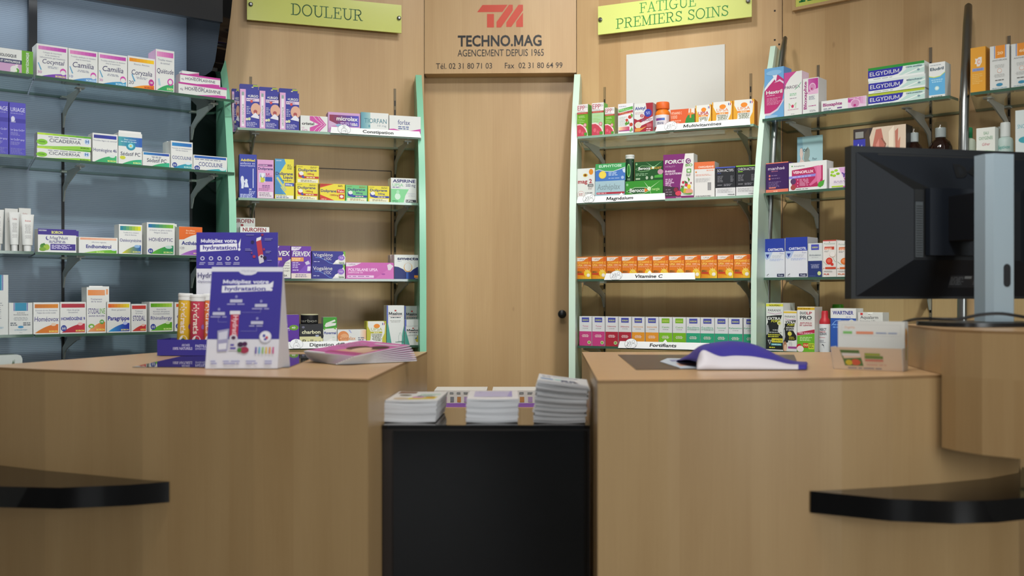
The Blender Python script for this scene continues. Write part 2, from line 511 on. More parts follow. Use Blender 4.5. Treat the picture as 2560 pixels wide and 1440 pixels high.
class Art:
    """prints flat shapes on a face. F(x, y, k) maps metres on the face and a layer number to a point"""

    def __init__(s, mb, w, h, F):
        s.mb, s.w, s.h, s.F, s.k = mb, w, h, F, 1

    def poly(s, pts, col):
        s.mb.face([s.F(x * s.w, y * s.h, s.k) for x, y in pts], col)
        s.k += 1

    def strip(s, pts, wd, col):
        """polyline with width (metres)"""
        P = [Vector((x * s.w, y * s.h)) for x, y in pts]
        for a, b in zip(P, P[1:]):
            d = b - a
            if d.length < 1e-7:
                continue
            d.normalize(); e = d * wd * .3; n = Vector((-d.y, d.x)) * wd * .5
            q = [a - e - n, b + e - n, b + e + n, a - e + n]
            s.mb.face([s.F(p.x, p.y, s.k) for p in q], col)
        s.k += 1

    def text(s, t, x0, x1, y, h, col, bold=0, slant=0.0, rot=0):
        """fit text between x0 and x1 (fractions); baseline y and cap height h in fractions. rot=1 reads upward, rot=-1 downward"""
        out, a, b = layout(t, bold)
        if not out:
            return
        pts, faces = [], []
        for g, gx in out:
            i = len(pts)
            for px, py in g[0]:
                u = (gx + px - a) / (b - a)
                if rot:
                    # x0,x1 are then y-range, y = x of baseline, h = cap height as fraction of w
                    L = (x1 - x0) * s.h
                    if rot > 0:
                        X = (y * s.w) - py * h * s.w; Y = x0 * s.h + u * L
                    else:
                        X = (y * s.w) + py * h * s.w; Y = x1 * s.h - u * L
                else:
                    X = (x0 + u * (x1 - x0)) * s.w + slant * py * h * s.h
                    Y = (y + py * h) * s.h
                pts.append(s.F(X, Y, s.k))
            faces += [tuple(q + i for q in f) for f in g[1]]
        s.mb.raw(pts, faces, col)
        s.k += 1

    def serif(s, t, x0, x1, y, h, col, wt=0.10):
        adv = 0.0
        items = []
        for ch in t:
            if ch == ' ':
                adv += .45; continue
            items.append((SERIF[ch], adv)); adv += SERIF[ch][0] + .06
        adv -= .06
        sx = (x1 - x0) / adv
        hh = h * s.h
        for (wd, thick, thin, curves), gx in items:
            for grp, w_ in ((thick, wt), (thin, wt * .62), (curves, wt * .85)):
                for pl in grp:
                    s.strip([(x0 + (gx + p[0]) * sx, y + p[1] * h) for p in pl], w_ * hh, col)
                    s.k -= 1
        s.k += 1

    def ell(s, cx, cy, rx, ry, col, n=24, a0=0, a1=360):
        s.poly([(cx + rx * math.cos(math.radians(a0 + (a1 - a0) * i / n)), cy + ry * math.sin(math.radians(a0 + (a1 - a0) * i / n))) for i in range(n if a1 - a0 == 360 else n + 1)], col)

    def lines(s, x0, x1, y, h, n, col, gap=1.9, align='l'):
        """fine print too small to read: broken rules"""
        r = random.Random(int(x0 * 997 + y * 1313 + n))
        for i in range(n):
            yy = y - i * h * gap
            xe = x1 - (x1 - x0) * r.uniform(0, .35)
            sh = (x1 - xe) / 2 if align == 'c' else 0
            x = x0
            while x < xe - .01:
                wl = min(r.uniform(.05, .16), xe - x)
                s.mb.face([s.F((x + sh + a * wl) * s.w, (yy + b * h) * s.h, s.k) for a, b in ((0, 0), (1, 0), (1, 1), (0, 1))], col)
                x += wl + .025
        s.k += 1

    def draw(s, items):
        for it in items:
            c = it[0]
            if c == 'r':
                _, x0, y0, x1, y1, col = it
                s.poly([(x0, y0), (x1, y0), (x1, y1), (x0, y1)], col)
            elif c == 'g':
                _, x0, y0, x1, y1, c0, c1 = it
                s.k -= 0
                for i in range(7):
                    a, b = x0 + (x1 - x0) * i / 7, x0 + (x1 - x0) * (i + 1) / 7
                    s.mb.face([s.F(x * s.w, y * s.h, s.k) for x, y in ((a, y0), (b, y0), (b, y1), (a, y1))], mixhex(c0, c1, i / 6))
                s.k += 1
            elif c == 't':
                s.text(*it[1:])
            elif c == 'p':
                s.poly(it[1], it[2])
            elif c == 'e':
                s.ell(*it[1:])
            elif c == 's':
                s.strip(it[1], it[2], it[3])
            elif c == 'l':
                s.lines(*it[1:])
            elif c == 'S':
                s.serif(*it[1:])
            elif c == 'hill':
                # curved swoosh rising to the right, split in two tones: x0,y0 start; y1 height at right edge
                _, x0, x1, y0, y1, c0, c1 = it
                n = 12
                top = [(x0 + (x1 - x0) * i / n, y0 + (y1 - y0) * (1 - (1 - i / n) ** 1.9)) for i in range(n + 1)]
                for i in range(n):
                    a, b = top[i], top[i + 1]
                    s.mb.face([s.F(p[0] * s.w, p[1] * s.h, s.k) for p in ((a[0], y0), (b[0], y0), b, a)], mixhex(c0, c1, i / (n - 1)))
                s.k += 1


def mixhex(a, b, t):
    a = NAMED.get(a, a); b = NAMED.get(b, b)
    if len(a) == 4: a = '#' + ''.join(c * 2 for c in a[1:])
    if len(b) == 4: b = '#' + ''.join(c * 2 for c in b[1:])
    A = [int(a[i:i + 2], 16) for i in (1, 3, 5)]; B = [int(b[i:i + 2], 16) for i in (1, 3, 5)]
    return '#%02x%02x%02x' % tuple(round(p + (q - p) * t) for p, q in zip(A, B))


EPS = 0.00007


def flatF(x0, z0):
    return lambda x, y, k: (x0 + x, -EPS * k, z0 + y)


# ------------------------------------------------------------------ the place in plan: four shelved wall faces around a door
class Face:
    """a vertical wall face: p = a plan point of the shelf-front line, deg = its angle; shelves are SD deep"""

    def __init__(s, p, deg, SD=0.27):
        a = math.radians(deg)
        s.a = a
        s.u = Vector((math.cos(a), math.sin(a)))
        s.n = Vector((math.sin(a), -math.cos(a)))
        s.o = Vector(p) - s.n * SD            # wall point at u = 0

    def at(s, px, off):
        """u coordinate where the sight line of image column px meets the plane `off` in front of the wall"""
        k = (px - 1280.0) / FPX
        q = s.o + s.n * off
        return (k * q.y - q.x) / (s.u.x - k * s.u.y)

    def w(s, u, off):
        return s.o + s.u * u + s.n * off

    def z(s, px, py, off):
        D = s.w(s.at(px, off), off).y
        return CAM_Z + (HORIZ - py) / FPX * D


F1 = Face((-.894, 3.15), 37.5)
F2 = Face((-.319, 3.40), 19.0)
F4 = Face((.230, 3.37), -25.0)
F5 = Face((.789, 3.08), -41.0)
Z1 = [1.754, 1.521, 1.2505, 1.0145]
Z2 = [1.675, 1.4455, 1.1815, 0.9525]
Z5 = [1.680, 1.447, 1.1815, 0.953]


def P(px, py, D):
    return Vector(((px - 1280) / FPX * D, D, CAM_Z + (HORIZ - py) / FPX * D))
# ------------------------------------------------------------------ room shell
def slab(name, x0, x1, y0, y1, z0, z1, mat):
    mb = MB(); mb.box(x0, x1, y0, y1, z0, z1, mat)
    return struct(mb.build(name))


RX, RF = 3.6, -6.2
slab('floor', -RX, RX, RF, 4.4, -.05, 0, '#6f6b66')
slab('ceiling', -RX, RX, RF, 4.4, CEIL, CEIL + .05, '#d8d8d4')
slab('wall_left', -RX - .05, -RX, RF, 4.4, 0, CEIL, '#c9c7c0')
slab('wall_back', -RX, RX, 4.4, 4.45, 0, CEIL, '#b5ada0')


def holed(name, a0, a1, holes_, along_x, c0, c1):
    """wall with window openings, each glazed"""
    mb = MB()
    def bx(p, q, z0, z1):
        if along_x:
            mb.box(p, q, c0, c1, z0, z1, '#b4b2ab')
        else:
            mb.box(c0, c1, p, q, z0, z1, '#b4b2ab')
    t = a0
    for h0, h1, z0, z1 in holes_:
        bx(t, h0, 0, CEIL)
        if z0 > 0:
            bx(h0, h1, 0, z0)
        bx(h0, h1, z1, CEIL)
        t = h1
    bx(t, a1, 0, CEIL)
    struct(mb.build(name))


H1 = ((-2.1, -.1, .9, 2.6), (.25, 1.15, 0, 2.3))
holed('wall_front', -RX, RX, H1, True, RF - .05, RF)
H2 = ((-3.9, -1.7, .8, 2.45),)
holed('wall_right', RF, 4.4, H2, False, RX, RX + .05)
wn = 0
for h0, h1, z0, z1 in H1:
    wn += 1
    mb = MB(); mb.box(h0, h1, RF - .03, RF - .02, z0, z1, 'clear'); struct(mb.build('window_%d' % wn))
mb = MB(); mb.box(RX + .02, RX + .03, -3.9, -1.7, .8, 2.45, 'clear'); struct(mb.build('window_3'))  # unseen window, added to go with the light from the right


def wall(name, F, u0, u1, z0, z1, mat, y0=0.0, y1=.03, extra=None):
    mb = MB(); mb.box(u0, u1, y0, y1, z0, z1, mat)
    if extra:
        extra(mb)
    return struct(mb.build(name, loc=(F.o.x, F.o.y, 0), rz=F.a))


U1E = F1.at(479, 0)
wall('wall_side_left', F1, F1.at(-420, 0), U1E, 0, CEIL, 'blue')
# dark return between the blue boards and the wood
A1 = F1.w(U1E, 0); A2 = F2.w(F2.at(549, 0), 0)
d = A2 - A1
mb = MB(); mb.box(-.002, d.length + .02, 0, .02, 0, CEIL, 'blackm')
struct(mb.build('wall_corner_left', loc=(A1.x, A1.y, 0), rz=math.atan2(d.y, d.x)))


def hatch(mb):
    # joints of the removable service panel behind the boxes
    a, b = F2.at(636, 0), F2.at(978, 0)
    zt = F2.z(978, 428, 0)
    mb.box(b - .0015, b + .0015, -.0006, .001, .3, zt, '#2b2017')
    mb.box(a - .0015, a + .0015, -.0006, .001, .3, zt, '#2b2017')
    mb.box(a, b, -.0006, .001, zt - .0015, zt + .0015, '#2b2017')


wall('wall_rear_left', F2, F2.at(549, 0), F2.at(1060, 0), 0, CEIL, 'wood', extra=hatch)


def holes(mb):
    for px, py in ((1937, 27), (1937, 100), (1948, 111)):
        u, z = F4.at(px, 0), F4.z(px, py, 0)
        mb.box(u - .003, u + .003, -.0006, .001, z - .003, z + .003, '#20150d')
    for px in (1741,):
        pass


wall('wall_rear_right', F4, F4.at(1442, 0), F4.at(1955, 0), 0, CEIL, 'woodr', extra=holes)
wall('wall_side_right', F5, F5.at(1957, 0), F5.at(2980, 0), 0, CEIL, 'wood')

# door and the panel over it
A = Vector((-.3305, 3.681)); B = Vector((.242, 3.6625))
F3 = Face(A, math.degrees(math.atan2(B.y - A.y, B.x - A.x)), 0.0)
W3 = (B - A).length
ZF = F3.z(1250, 183, 0)
mb = MB()
mb.box(-.03, W3 + .05, .075, .10, 0, ZF + .1, 'woodf')
door = struct(mb.build('door_1', loc=(A.x, A.y, 0), rz=F3.a))
mb = MB()
mb.tube([(0, 0, 0), (0, -.018, 0), (0, -.02, 0), (0, -.026, 0), (0, -.036, 0), (0, -.040, 0)], .01, 'blackm', 20, [.008, .008, .013, .0165, .015, .008])
ku, kz = F3.at(1405, -.075), F3.z(1405, 785, -.075)
mb.build('door_knob', door, (ku, .075, kz), smooth=40)['label'] = 'round black knob'

mb = MB()
mb.box(.002, W3 - .002, 0, .074, ZF, CEIL, 'woodf')
fas = mb.build('fascia_panel', loc=(A.x, A.y, 0), rz=F3.a)
tag(fas, 'beech panel above the door with red emblem and black shopfitter lettering', 'sign panel')


def pxy(F, off, px, py):
    return F.at(px, off), F.z(px, py, off)


mb = MB()
ar = Art(mb, 1, 1, lambda x, y, k: (x, -.0004 - EPS * k, y))
for pl in ([(372, 122), (425, 50), (676, 48), (624, 120)], [(470, 140), (540, 140), (540, 275), (470, 275)],
           [(565, 220), (690, 48), (728, 48), (728, 105), (610, 275), (565, 275)],
           [(663, 225), (785, 48), (830, 48), (830, 105), (712, 270), (663, 270)],
           [(830, 125), (830, 270), (762, 270), (762, 218)]):
    ar.poly([pxy(F3, 0, 1100 + x / 4, y / 4) for x, y in pl], '#c8432c')
mb.build('emblem', fas)['label'] = 'red angular emblem'
mb = MB()
ar = Art(mb, 1, 1, lambda x, y, k: (x, -.0004 - EPS * k, y))


def ptext(ar, F, off, t, px0, px1, yb, cap, col, bold=0, slant=0):
    u0, u1 = F.at(px0, off), F.at(px1, off)
    z = F.z((px0 + px1) / 2, yb, off)
    h = F.z((px0 + px1) / 2, yb - cap, off) - z
    ar.text(t, u0, u1, z, h, col, bold, slant)


ptext(ar, F3, 0, 'TECHNO.MAG', 1144.5, 1354, 116, 28, '#1b1b1d', 1)
ptext(ar, F3, 0, 'AGENCEMENT DEPUIS 1965', 1144, 1359.5, 140.5, 17, '#1b1b1d', 0)
ptext(ar, F3, 0, 'Tél. 02 31 80 71 03', 1090, 1230, 172, 14, '#2a211b', 0)
ptext(ar, F3, 0, 'Fax  02 31 80 64 99', 1262, 1406, 170.5, 14, '#2a211b', 0)
mb.build('lettering', fas)['label'] = 'black company name and phone numbers'


# ------------------------------------------------------------------ upright side panels (curved front edge)
PROF = [(.05, .37), (.9, .365), (1.18, .36), (1.42, .335), (1.55, .298), (1.68, .25), (1.80, .185), (1.88, .125), (1.93, .085)]


def upright(W, d, mat, label, thick=.022, ztop=None, sc=1.0):
    d = Vector(d).normalized()
    # local frame: X along -normal-of-plate, Y toward wall
    ang = math.atan2(-d.x, d.y) + math.pi      # local -Y points along d
    prof = [(o * sc, z) for z, o in PROF]
    if ztop:
        prof[-1] = (prof[-1][0], ztop)
    poly = [(-thick / 2, .0, .05)] + [(-thick / 2, -o, z) for o, z in prof] + [(-thick / 2, .0, prof[-1][1])]
    mb = MB(); mb.prism(poly, (thick, 0, 0), mat)
    o = mb.build('upright_panel', loc=(W[0], W[1], 0), rz=ang, smooth=30, fixn=True)
    return tag(o, label, 'side panel', 'side panels between the shelf bays')


WL = F2.w(F2.at(548, 0), .008)
upright((WL.x, WL.y), (.40, -.917), 'mint', 'mint green side panel between the blue wall shelves and the wood bay')
upright((-.354, 3.664), (.15, -.99), 'mint', 'mint green side panel just left of the door')
upright((.249, 3.652), (-.13, -.99), 'pale', 'light-paled mint side panel just right of the door')
upright((.901, 3.316), (-.45, -.893), 'pale', 'light-paled mint side panel beside the steel tube, between the two right hand bays', .017, ztop=1.95)

# steel tubes in front of the right hand wall
def steel_tube(path, label, r=.0105):
    mb = MB()
    rad = [r * .45, r * .85] + [r] * (len(path) - 2)
    mb.tube(path, r, 'steel', 18, rad)
    return tag(mb.build('steel_tube', smooth=50), label, 'tube', 'leaning steel shelf tubes')


def tube_at(pts):
    out = []
    for px, py, off in pts:
        w = F5.w(F5.at(px, off), off)
        out.append((w.x, w.y, CAM_Z + (HORIZ - py) / FPX * w.y))
    return out


steel_tube(tube_at([(1963, 92, .045), (1962.5, 96, .048), (1957, 130, .08), (1949.5, 190, .125), (1943, 250, .16), (1938, 305, .18), (1931.5, 400, .19), (1926, 500, .195), (1922, 600, .197), (1919, 700, .198), (1917, 880, .199), (1916, 1200, .2)]),
           'leaning brushed steel tube beside the pale panel, behind the blue and pink mouthwash box', .0095)
steel_tube(tube_at([(2421, 11, .07), (2421, 16, .075), (2419, 60, .12), (2416, 130, .18), (2413, 200, .235), (2410.5, 260, .262), (2408, 400, .268), (2406.5, 560, .27), (2405.5, 700, .27), (2405, 860, .27), (2404, 1200, .27)]),
           'tall leaning steel tube rising behind the computer monitor', .0125)


# ------------------------------------------------------------------ glass shelves, brackets, slotted rails
def shelf(F, z, pts, mat, edge, label, group, t=.008):
    poly = [(F.at(px, off), -off, z - t) for px, off in pts]
    mb = MB(); mb.prism(poly, (0, 0, t), edge, cap=mat)
    o = mb.build('glass_shelf', loc=(F.o.x, F.o.y, 0), rz=F.a)
    return tag(o, label, 'shelf', group)


RANK = ['top', 'second', 'third', 'bottom']
for i in range(4):
    shelf(F1, Z1[i], [(88, .27), (586, .27), (535, .03), (515, .002), (72, .002)], 'glass', 'edge',
          '%s clear glass shelf on the blue wall, reaching the mint panel' % RANK[i], 'glass shelves on the blue wall')
    shelf(F1, Z1[i] + .001, [(-300, .27), (84, .27), (68, .002), (-290, .002)], 'glass', 'edge',
          '%s clear glass shelf on the blue wall, cut by the left edge of the picture' % RANK[i], 'glass shelves on the blue wall')
    shelf(F2, Z2[i], [(594 + 2 * i, .27), (1053, .27), (1041, .004), (572, .004)], 'frost' if i < 2 else 'glass', 'edgel' if i < 2 else 'edge',
          '%s glass shelf in the wood bay left of the door' % RANK[i], 'glass shelves beside the door')
    shelf(F4, Z2[i] if i else 1.672, [(1444, .27), (1884, .27), (1900, .2), (1921, .004), (1462, .004)], 'frost' if i < 2 else 'glass', 'edgel' if i < 2 else 'edge',
          '%s glass shelf in the wood bay right of the door' % RANK[i], 'glass shelves beside the door')
    shelf(F5, Z5[i], [(1906, .27), (2374, .27), (2396, .21), (2404, .004), (1968, .004)], 'glass', 'edge',
          '%s clear glass shelf on the right wall, between the two steel tubes' % RANK[i], 'glass shelves on the right wall')
    shelf(F5, Z5[i], [(2426, .27), (2800, .27), (2800, .004), (2440, .004)], 'glass', 'edge',
          '%s clear glass shelf on the right wall, cut by the right edge of the picture' % RANK[i], 'glass shelves on the right wall')


def bracket(F, z, px, label, group):
    u = F.at(px, 0)
    zt = z - .0085
    poly = [(-.002, -.06, zt), (-.002, -.215, zt), (-.002, -.215, zt - .010), (-.002, -.17, zt - .016), (-.002, -.06, zt - .044), (-.002, -.03, zt - .058), (-.002, -.012, zt - .092), (-.002, -.003, zt - .092), (-.002, -.003, zt - .045), (-.002, -.06, zt - .016)]
    mb = MB(); mb.prism(poly, (.004, 0, 0), 'bracket')
    mb.box(-.012, .012, -.22, -.195, zt - .003, zt, 'bracket')
    mb.box(-.012, .012, -.04, -.015, zt - .003, zt, 'bracket')
    w = F.w(u, 0)
    o = mb.build('shelf_bracket', loc=(w.x, w.y, 0), rz=F.a)
    return tag(o, label, 'bracket', group)


def rail(F, px, z0, z1, col, slot, label, wd=.0085):
    u = F.at(px, 0)
    mb = MB()
    mb.box(-wd / 2, wd / 2, -.003, .0, z0, z1, col)
    z = z1 - .045
    while z > z0 + .03:
        mb.box(-.0022, .0022, -.0034, -.001, z - .02, z, slot)
        z -= .034
    w = F.w(u, 0)
    o = mb.build('slotted_rail', loc=(w.x, w.y, 0), rz=F.a)
    return tag(o, label, 'shelf rail', 'slotted wall rails')


for F, Z, spec in (
    (F1, Z1, [(157, 1.70, '#17171c', '#060608', 'dark slotted rail near the middle of the blue wall', 'left'), (477, 1.70, '#17171c', '#060608', 'dark slotted rail at the right end of the blue wall', 'right')]),
    (F2, Z2, [(627, F2.z(627, 192, 0), '#7b6a50', '#120d09', 'slotted rail at the left of the bay left of the door', 'left'), (987, F2.z(987, 222, 0), '#7b6a50', '#120d09', 'slotted rail at the right of the bay left of the door', 'right')]),
    (F4, Z2, [(1512, F4.z(1512, 218, 0), '#8a7453', '#120d09', 'slotted rail at the left of the bay right of the door', 'left'), (1877, F4.z(1877, 184, 0), '#8a7453', '#120d09', 'slotted rail at the right of the bay right of the door', 'right')]),
    (F5, Z5, [(2046, F5.z(2046, 163, 0), '#6f6251', '#120d09', 'slotted rail rising behind the small pink and white boxes on the right wall', 'left'), (2327, F5.z(2327, 119, 0), '#6f6251', '#120d09', 'slotted rail rising behind the blue and white mouthwash carton', 'right'), (2523, F5.z(2523, 90, 0), '#6f6251', '#120d09', 'slotted rail between the two sun cream cartons at far right', 'far right')]),
):
    where = {id(F1): 'on the blue wall', id(F2): 'in the bay left of the door', id(F4): 'in the bay right of the door', id(F5): 'on the right wall'}[id(F)]
    for px, zt, c, s_, lab, side in spec:
        rail(F, px, .3, zt, c, s_, lab)
        for i in range(4):
            bracket(F, Z[i] if not (F is F4 and i == 0) else 1.672, px, '%s grey steel bracket under the %s glass shelf %s' % (side, RANK[i], where), 'shelf brackets ' + where)

# dark post on the blue wall, above the pink banded boxes
mb = MB(); u = F1.at(79, 0)
mb.box(-.012, .012, -.02, 0, F1.z(79, 190, 0), CEIL, 'blackm')
w = F1.w(u, 0)
tag(mb.build('wall_post', loc=(w.x, w.y, 0), rz=F1.a), 'narrow black post on the blue wall at top left', 'post')

# black display header over the blue bay
ho = .33
zb = F1.z(552, 55, ho)
e = empty('display_header', (F1.o.x, F1.o.y, 0), 'large black glossy header box hanging over the blue wall shelves', 'header', F1.a)
ue = F1.at(548, .30)
mb = MB(); mb.box(F1.at(-420, ho), ue, -ho, -ho + .02, zb, CEIL - .02, 'blackm')
mb.build('front_board', e)
mb = MB(); mb.box(F1.at(-420, ho), ue, -ho + .02, -.001, CEIL - .06, CEIL - .03, 'blackm')
mb.build('top_board', e)
# fluorescent tube behind the front board
NAMED['tubelight'] = node_mat('fluorescent_tube')[0]
_b = NAMED['tubelight'].node_tree.nodes['Principled BSDF']
_b.inputs['Emission Color'].default_value = (.9, .97, 1, 1); _b.inputs['Emission Strength'].default_value = 3.0
tz = zb + .10
ta, tb = F1.at(-300, ho - .20), F1.at(520, ho - .20)
mb = MB(); mb.tube([(ta, -ho + .20, tz), (tb, -ho + .20, tz)], .013, 'tubelight', 12)
mb.build('light_tube', e, smooth=50)
_w0, _w1 = F1.w((ta + tb) / 2, ho - .202), F1.w((ta + tb) / 2, 0)
_l = area('header_tube_light', (_w0.x, _w0.y, tz - .02), (_w1.x, _w1.y, tz - .75), 0.03, .03, 1.3, (.92, .97, 1.0))
_l.data.size = tb - ta; _l.data.size_y = .03
_l.rotation_euler = (math.radians(-8), 0, F1.a)
z0 = F1.z(532, 187, .2)
poly = [(0, -.002, z0 + .02), (0, -.18, z0), (0, -.235, z0 + .004), (0, -.265, z0 + .03), (0, -.29, z0 + .09), (0, -.32, z0 + .17), (0, -.345, z0 + .26), (0, -.36, z0 + .40), (0, -.365, CEIL - .02), (0, -.002, CEIL - .02)]
mb = MB(); mb.prism([(ue + p[0], p[1], p[2]) for p in poly], (.03, 0, 0), 'black')
mb.build('end_panel', e, smooth=30)

# ------------------------------------------------------------------ signs
def acrylic_sign(F, px0, px1, py_bl, h, mat, label, draw, bolts):
    off = .035
    u0, u1 = F.at(px0, off), F.at(px1, off)
    z0 = F.z(px0, py_bl, off)
    w = F.w((u0 + u1) / 2, off)
    W = u1 - u0
    e = empty('hanging_sign', (w.x, w.y, z0), label, 'sign', F.a, 'green lettered wall signs')
    mb = MB(); mb.box(-W / 2, W / 2, 0, .008, 0, h, mat, front=mat)
    mb.build('plate', e)
    mb = MB(); draw(Art(mb, W, h, flatF(-W / 2, 0)))
    mb.build('lettering', e)['label'] = 'green serif capitals'
    for fx in bolts:
        mb = MB()
        mb.tube([(0, .035, 0), (0, -.001, 0), (0, -.006, 0), (0, -.009, 0)], .007, 'steel', 18, [.005, .0075, .0075, .004])
        mb.build('bolt', e, (-W / 2 + fx * W, 0, h * .52), smooth=40)
    return e


NAMED['lime'] = gloss_mat('lime_acrylic', '#c9cf68', 0.25)
NAMED['limer'] = gloss_mat('pale_lime_acrylic', '#dce586', 0.25)
hh = F2.z(1003, 20, .035) - F2.z(1003, 90, .035)
acrylic_sign(F2, 617.5, 1003.7, 48.7, hh, 'lime', 'long lime sign reading DOULEUR on the wood wall', lambda a: a.serif('DOULEUR', .275, .742, .31, .37, '#1f5a2b', .115), (.023, .982))
hh = F4.z(1495, 16, .035) - F4.z(1495, 87, .035)


def dr(a):
    a.serif('FATIGUE', .285, .655, .585, .33, '#2f9a45', .11)
    a.serif('PREMIERS SOINS', .125, .86, .14, .33, '#1f8a3f', .11)


acrylic_sign(F4, 1495, 1879, 87, hh, 'limer', 'long lime sign reading FATIGUE PREMIERS SOINS on the wood wall', dr, (.018, .98))
# framed sign cut by the top of the picture
off = .02
u0, u1 = F5.at(1980, off), F5.at(2300, off)
z0 = F5.z(1980, 27, off)
W = u1 - u0; Hh = .16
w = F5.w((u0 + u1) / 2, off)
e = empty('framed_sign', (w.x, w.y, z0), 'wood framed yellow sign with a green letter at top right, mostly out of view', 'sign', F5.a, 'green lettered wall signs')
mb = MB()
fw = .0098
mb.box(-W / 2, W / 2, 0, .018, 0, fw, 'wood'); mb.box(-W / 2, W / 2, 0, .018, Hh - fw, Hh, 'wood')
mb.box(-W / 2, -W / 2 + fw, 0, .018, fw, Hh - fw, 'wood'); mb.box(W / 2 - fw, W / 2, 0, .018, fw, Hh - fw, 'wood')
mb.build('frame', e)
mb = MB(); mb.box(-W / 2 + fw, W / 2 - fw, .008, .016, fw, Hh - fw, 'lime')
mb.build('plate', e)
mb = MB(); a = Art(mb, W, Hh, lambda x, y, k: (-W / 2 + x, .008 - EPS * k, y)); a.serif('H', .055, .17, .17, .6, '#1f7a3a', .10)
mb.build('lettering', e)['label'] = 'green serif capitals'

# white blank poster
u0, u1 = F4.at(1566, .004), F4.at(1812, .004)
zt = F4.z(1566, 137, .004)
w = F4.w(0, 0)
mb = MB(); mb.box(u0, u1, -.005, -.001, 1.69, zt, '#d2d2cd')
tag(mb.build('blank_poster', loc=(F4.o.x, F4.o.y, 0), rz=F4.a), 'blank white board on the wood wall behind the orange vitamin boxes', 'poster')

# ------------------------------------------------------------------ counters
CT = .97


def counter(name, poly, label, inlay, imat='mirror'):
    xs = sum(p[0] for p in poly) / len(poly); ys = sum(p[1] for p in poly) / len(poly)
    e = empty(name, (xs, ys, 0), label, 'counter', 0, 'wooden service counters')
    pl = [(x - xs, y - ys, 0) for x, y in poly]
    mb = MB(); mb.prism(pl, (0, 0, CT - .006), 'counter', side_uv=True)
    mb.build('body', e, smooth=25)
    mb = MB(); mb.prism([(x, y, CT - .006) for x, y, _ in pl], (0, 0, .006), '#8f6e47', cap='countertop')
    mb.build('worktop', e)
    mb = MB(); q = [(x - xs, y - ys, CT + .0003) for x, y in inlay]
    mb.prism(q, (0, 0, .0012), imat)
    mb.build('inlay_panel', e)['label'] = 'dark smoked glass inlay' if imat == 'mirror' else 'inlay coloured brown as if reflecting the wood'
    return e


def cp(px, py, z=CT):
    D = (CAM_Z - z) * FPX / (py - HORIZ)
    return ((px - 1280) / FPX * D, D)


Lpoly = [(-.270, 1.840), (-.318, 1.853), (-.366, 1.866), (-.50, 1.899), (-.633, 1.94), (-.745, 1.976), (-.849, 2.02), (-.99, 2.078), (-1.119, 2.142), (-1.167, 2.172), (-1.155, 2.22), (-.97, 2.685), (-.2355, 2.722)]
counter('service_counter', Lpoly, 'curved beech counter on the left holding the purple display stands', [cp(331, 919), cp(722, 920), cp(806, 886), cp(452, 892)])
Rpoly = [(.1585, 1.815), (.29, 1.824), (.4258, 1.84), (.52, 1.855), (.631, 1.875), (.74, 1.904), (.849, 1.94), (.97, 1.99), (1.06, 2.05), (1.10, 2.12), (1.12, 2.2), (1.12, 2.70), (.193, 2.703)]
counter('service_counter', Rpoly, 'curved beech counter on the right holding the monitor and the curled leaflet', [cp(1590, 925), cp(2000, 922), cp(1985, 888), cp(1545, 888)], 'reflected_brown')

# raised desk block on the right counter
up = [(.90, 2.34), (.893, 2.26), (.879, 2.15), (.861, 2.04), (.849, 1.94), (.858, 1.895), (.885, 1.845), (.939, 1.797), (1.05, 1.735), (1.2, 1.70), (1.38, 1.70), (1.38, 2.34)]
lo = [(.8485, 1.936), (.858, 1.895), (.885, 1.845), (.939, 1.797), (1.05, 1.735), (1.2, 1.70), (1.38, 1.70), (1.38, 2.10), (1.10, 2.07), (1.06, 2.04), (.97, 1.982), (.90, 1.953)]
e = empty('raised_desk', (1.1, 2.0, CT), 'raised curved beech block on the right counter under the monitor', 'counter block')
mb = MB()
q = [(x - 1.1, y - 2.0, .001) for x, y in up]
mb.prism(q, (0, 0, 1.055 - CT), 'counter', side_uv=True)
q = [(x - 1.1, y - 2.0, .827 - CT) for x, y in lo]
mb.prism(q, (0, 0, CT - .827 + .001), 'counter', side_uv=True)
mb.build('body', e, smooth=25)
mb = MB(); mb.prism([(x - 1.1, y - 2.0, 1.056 - CT) for x, y in up], (0, 0, .005), '#8f6e47', cap='countertop'); mb.build('worktop', e)
ZB = 1.061

# black bag rests on the counter fronts
def rest(front, back, label):
    c = front[0]
    mb = MB(); mb.prism([(x - c[0], y - c[1], .715) for x, y in front + back], (0, 0, .041), 'black', cap='black')
    o = mb.build('bag_rest', loc=(c[0], c[1], 0), smooth=25)
    return tag(o, label, 'ledge', 'black bag rests on the counters')


rest([(-.683, 1.953), (-.75, 1.921), (-.873, 1.892), (-.998, 1.905), (-1.10, 1.95), (-1.19, 2.03), (-1.24, 2.12)],
     [(-1.169, 2.168), (-1.12, 2.1405), (-.99, 2.076), (-.849, 2.018), (-.745, 1.974)], 'black glossy curved ledge on the front of the left counter')
rest([(.5665, 1.860), (.69, 1.790), (.797, 1.768), (.88, 1.778), (.9415, 1.802), (1.05, 1.86), (1.14, 1.96), (1.18, 2.08)],
     [(1.102, 2.118), (1.062, 2.048), (.972, 1.988), (.851, 1.938), (.742, 1.902), (.633, 1.873)], 'black glossy curved ledge on the front of the right counter')

# black middle unit with the magazine stacks
BZ = .865
e = empty('display_cabinet', (-.05, 2.13, 0), 'black glossy low cabinet between the two counters, carrying magazine stacks', 'cabinet')
mb = MB(); mb.box(-.2125, .208, -.142, .148, 0, BZ - .008, M('#2a2320', .35)); mb.build('body', e)
mb = MB(); mb.box(-.19, .204, -.1465, -.1425, .02, BZ - .012, 'blackf'); mb.build('front_panel', e)
mb = MB(); mb.box(-.2125, .208, -.15, .148, BZ - .0075, BZ, 'mirror', front='black'); mb.build('top', e)

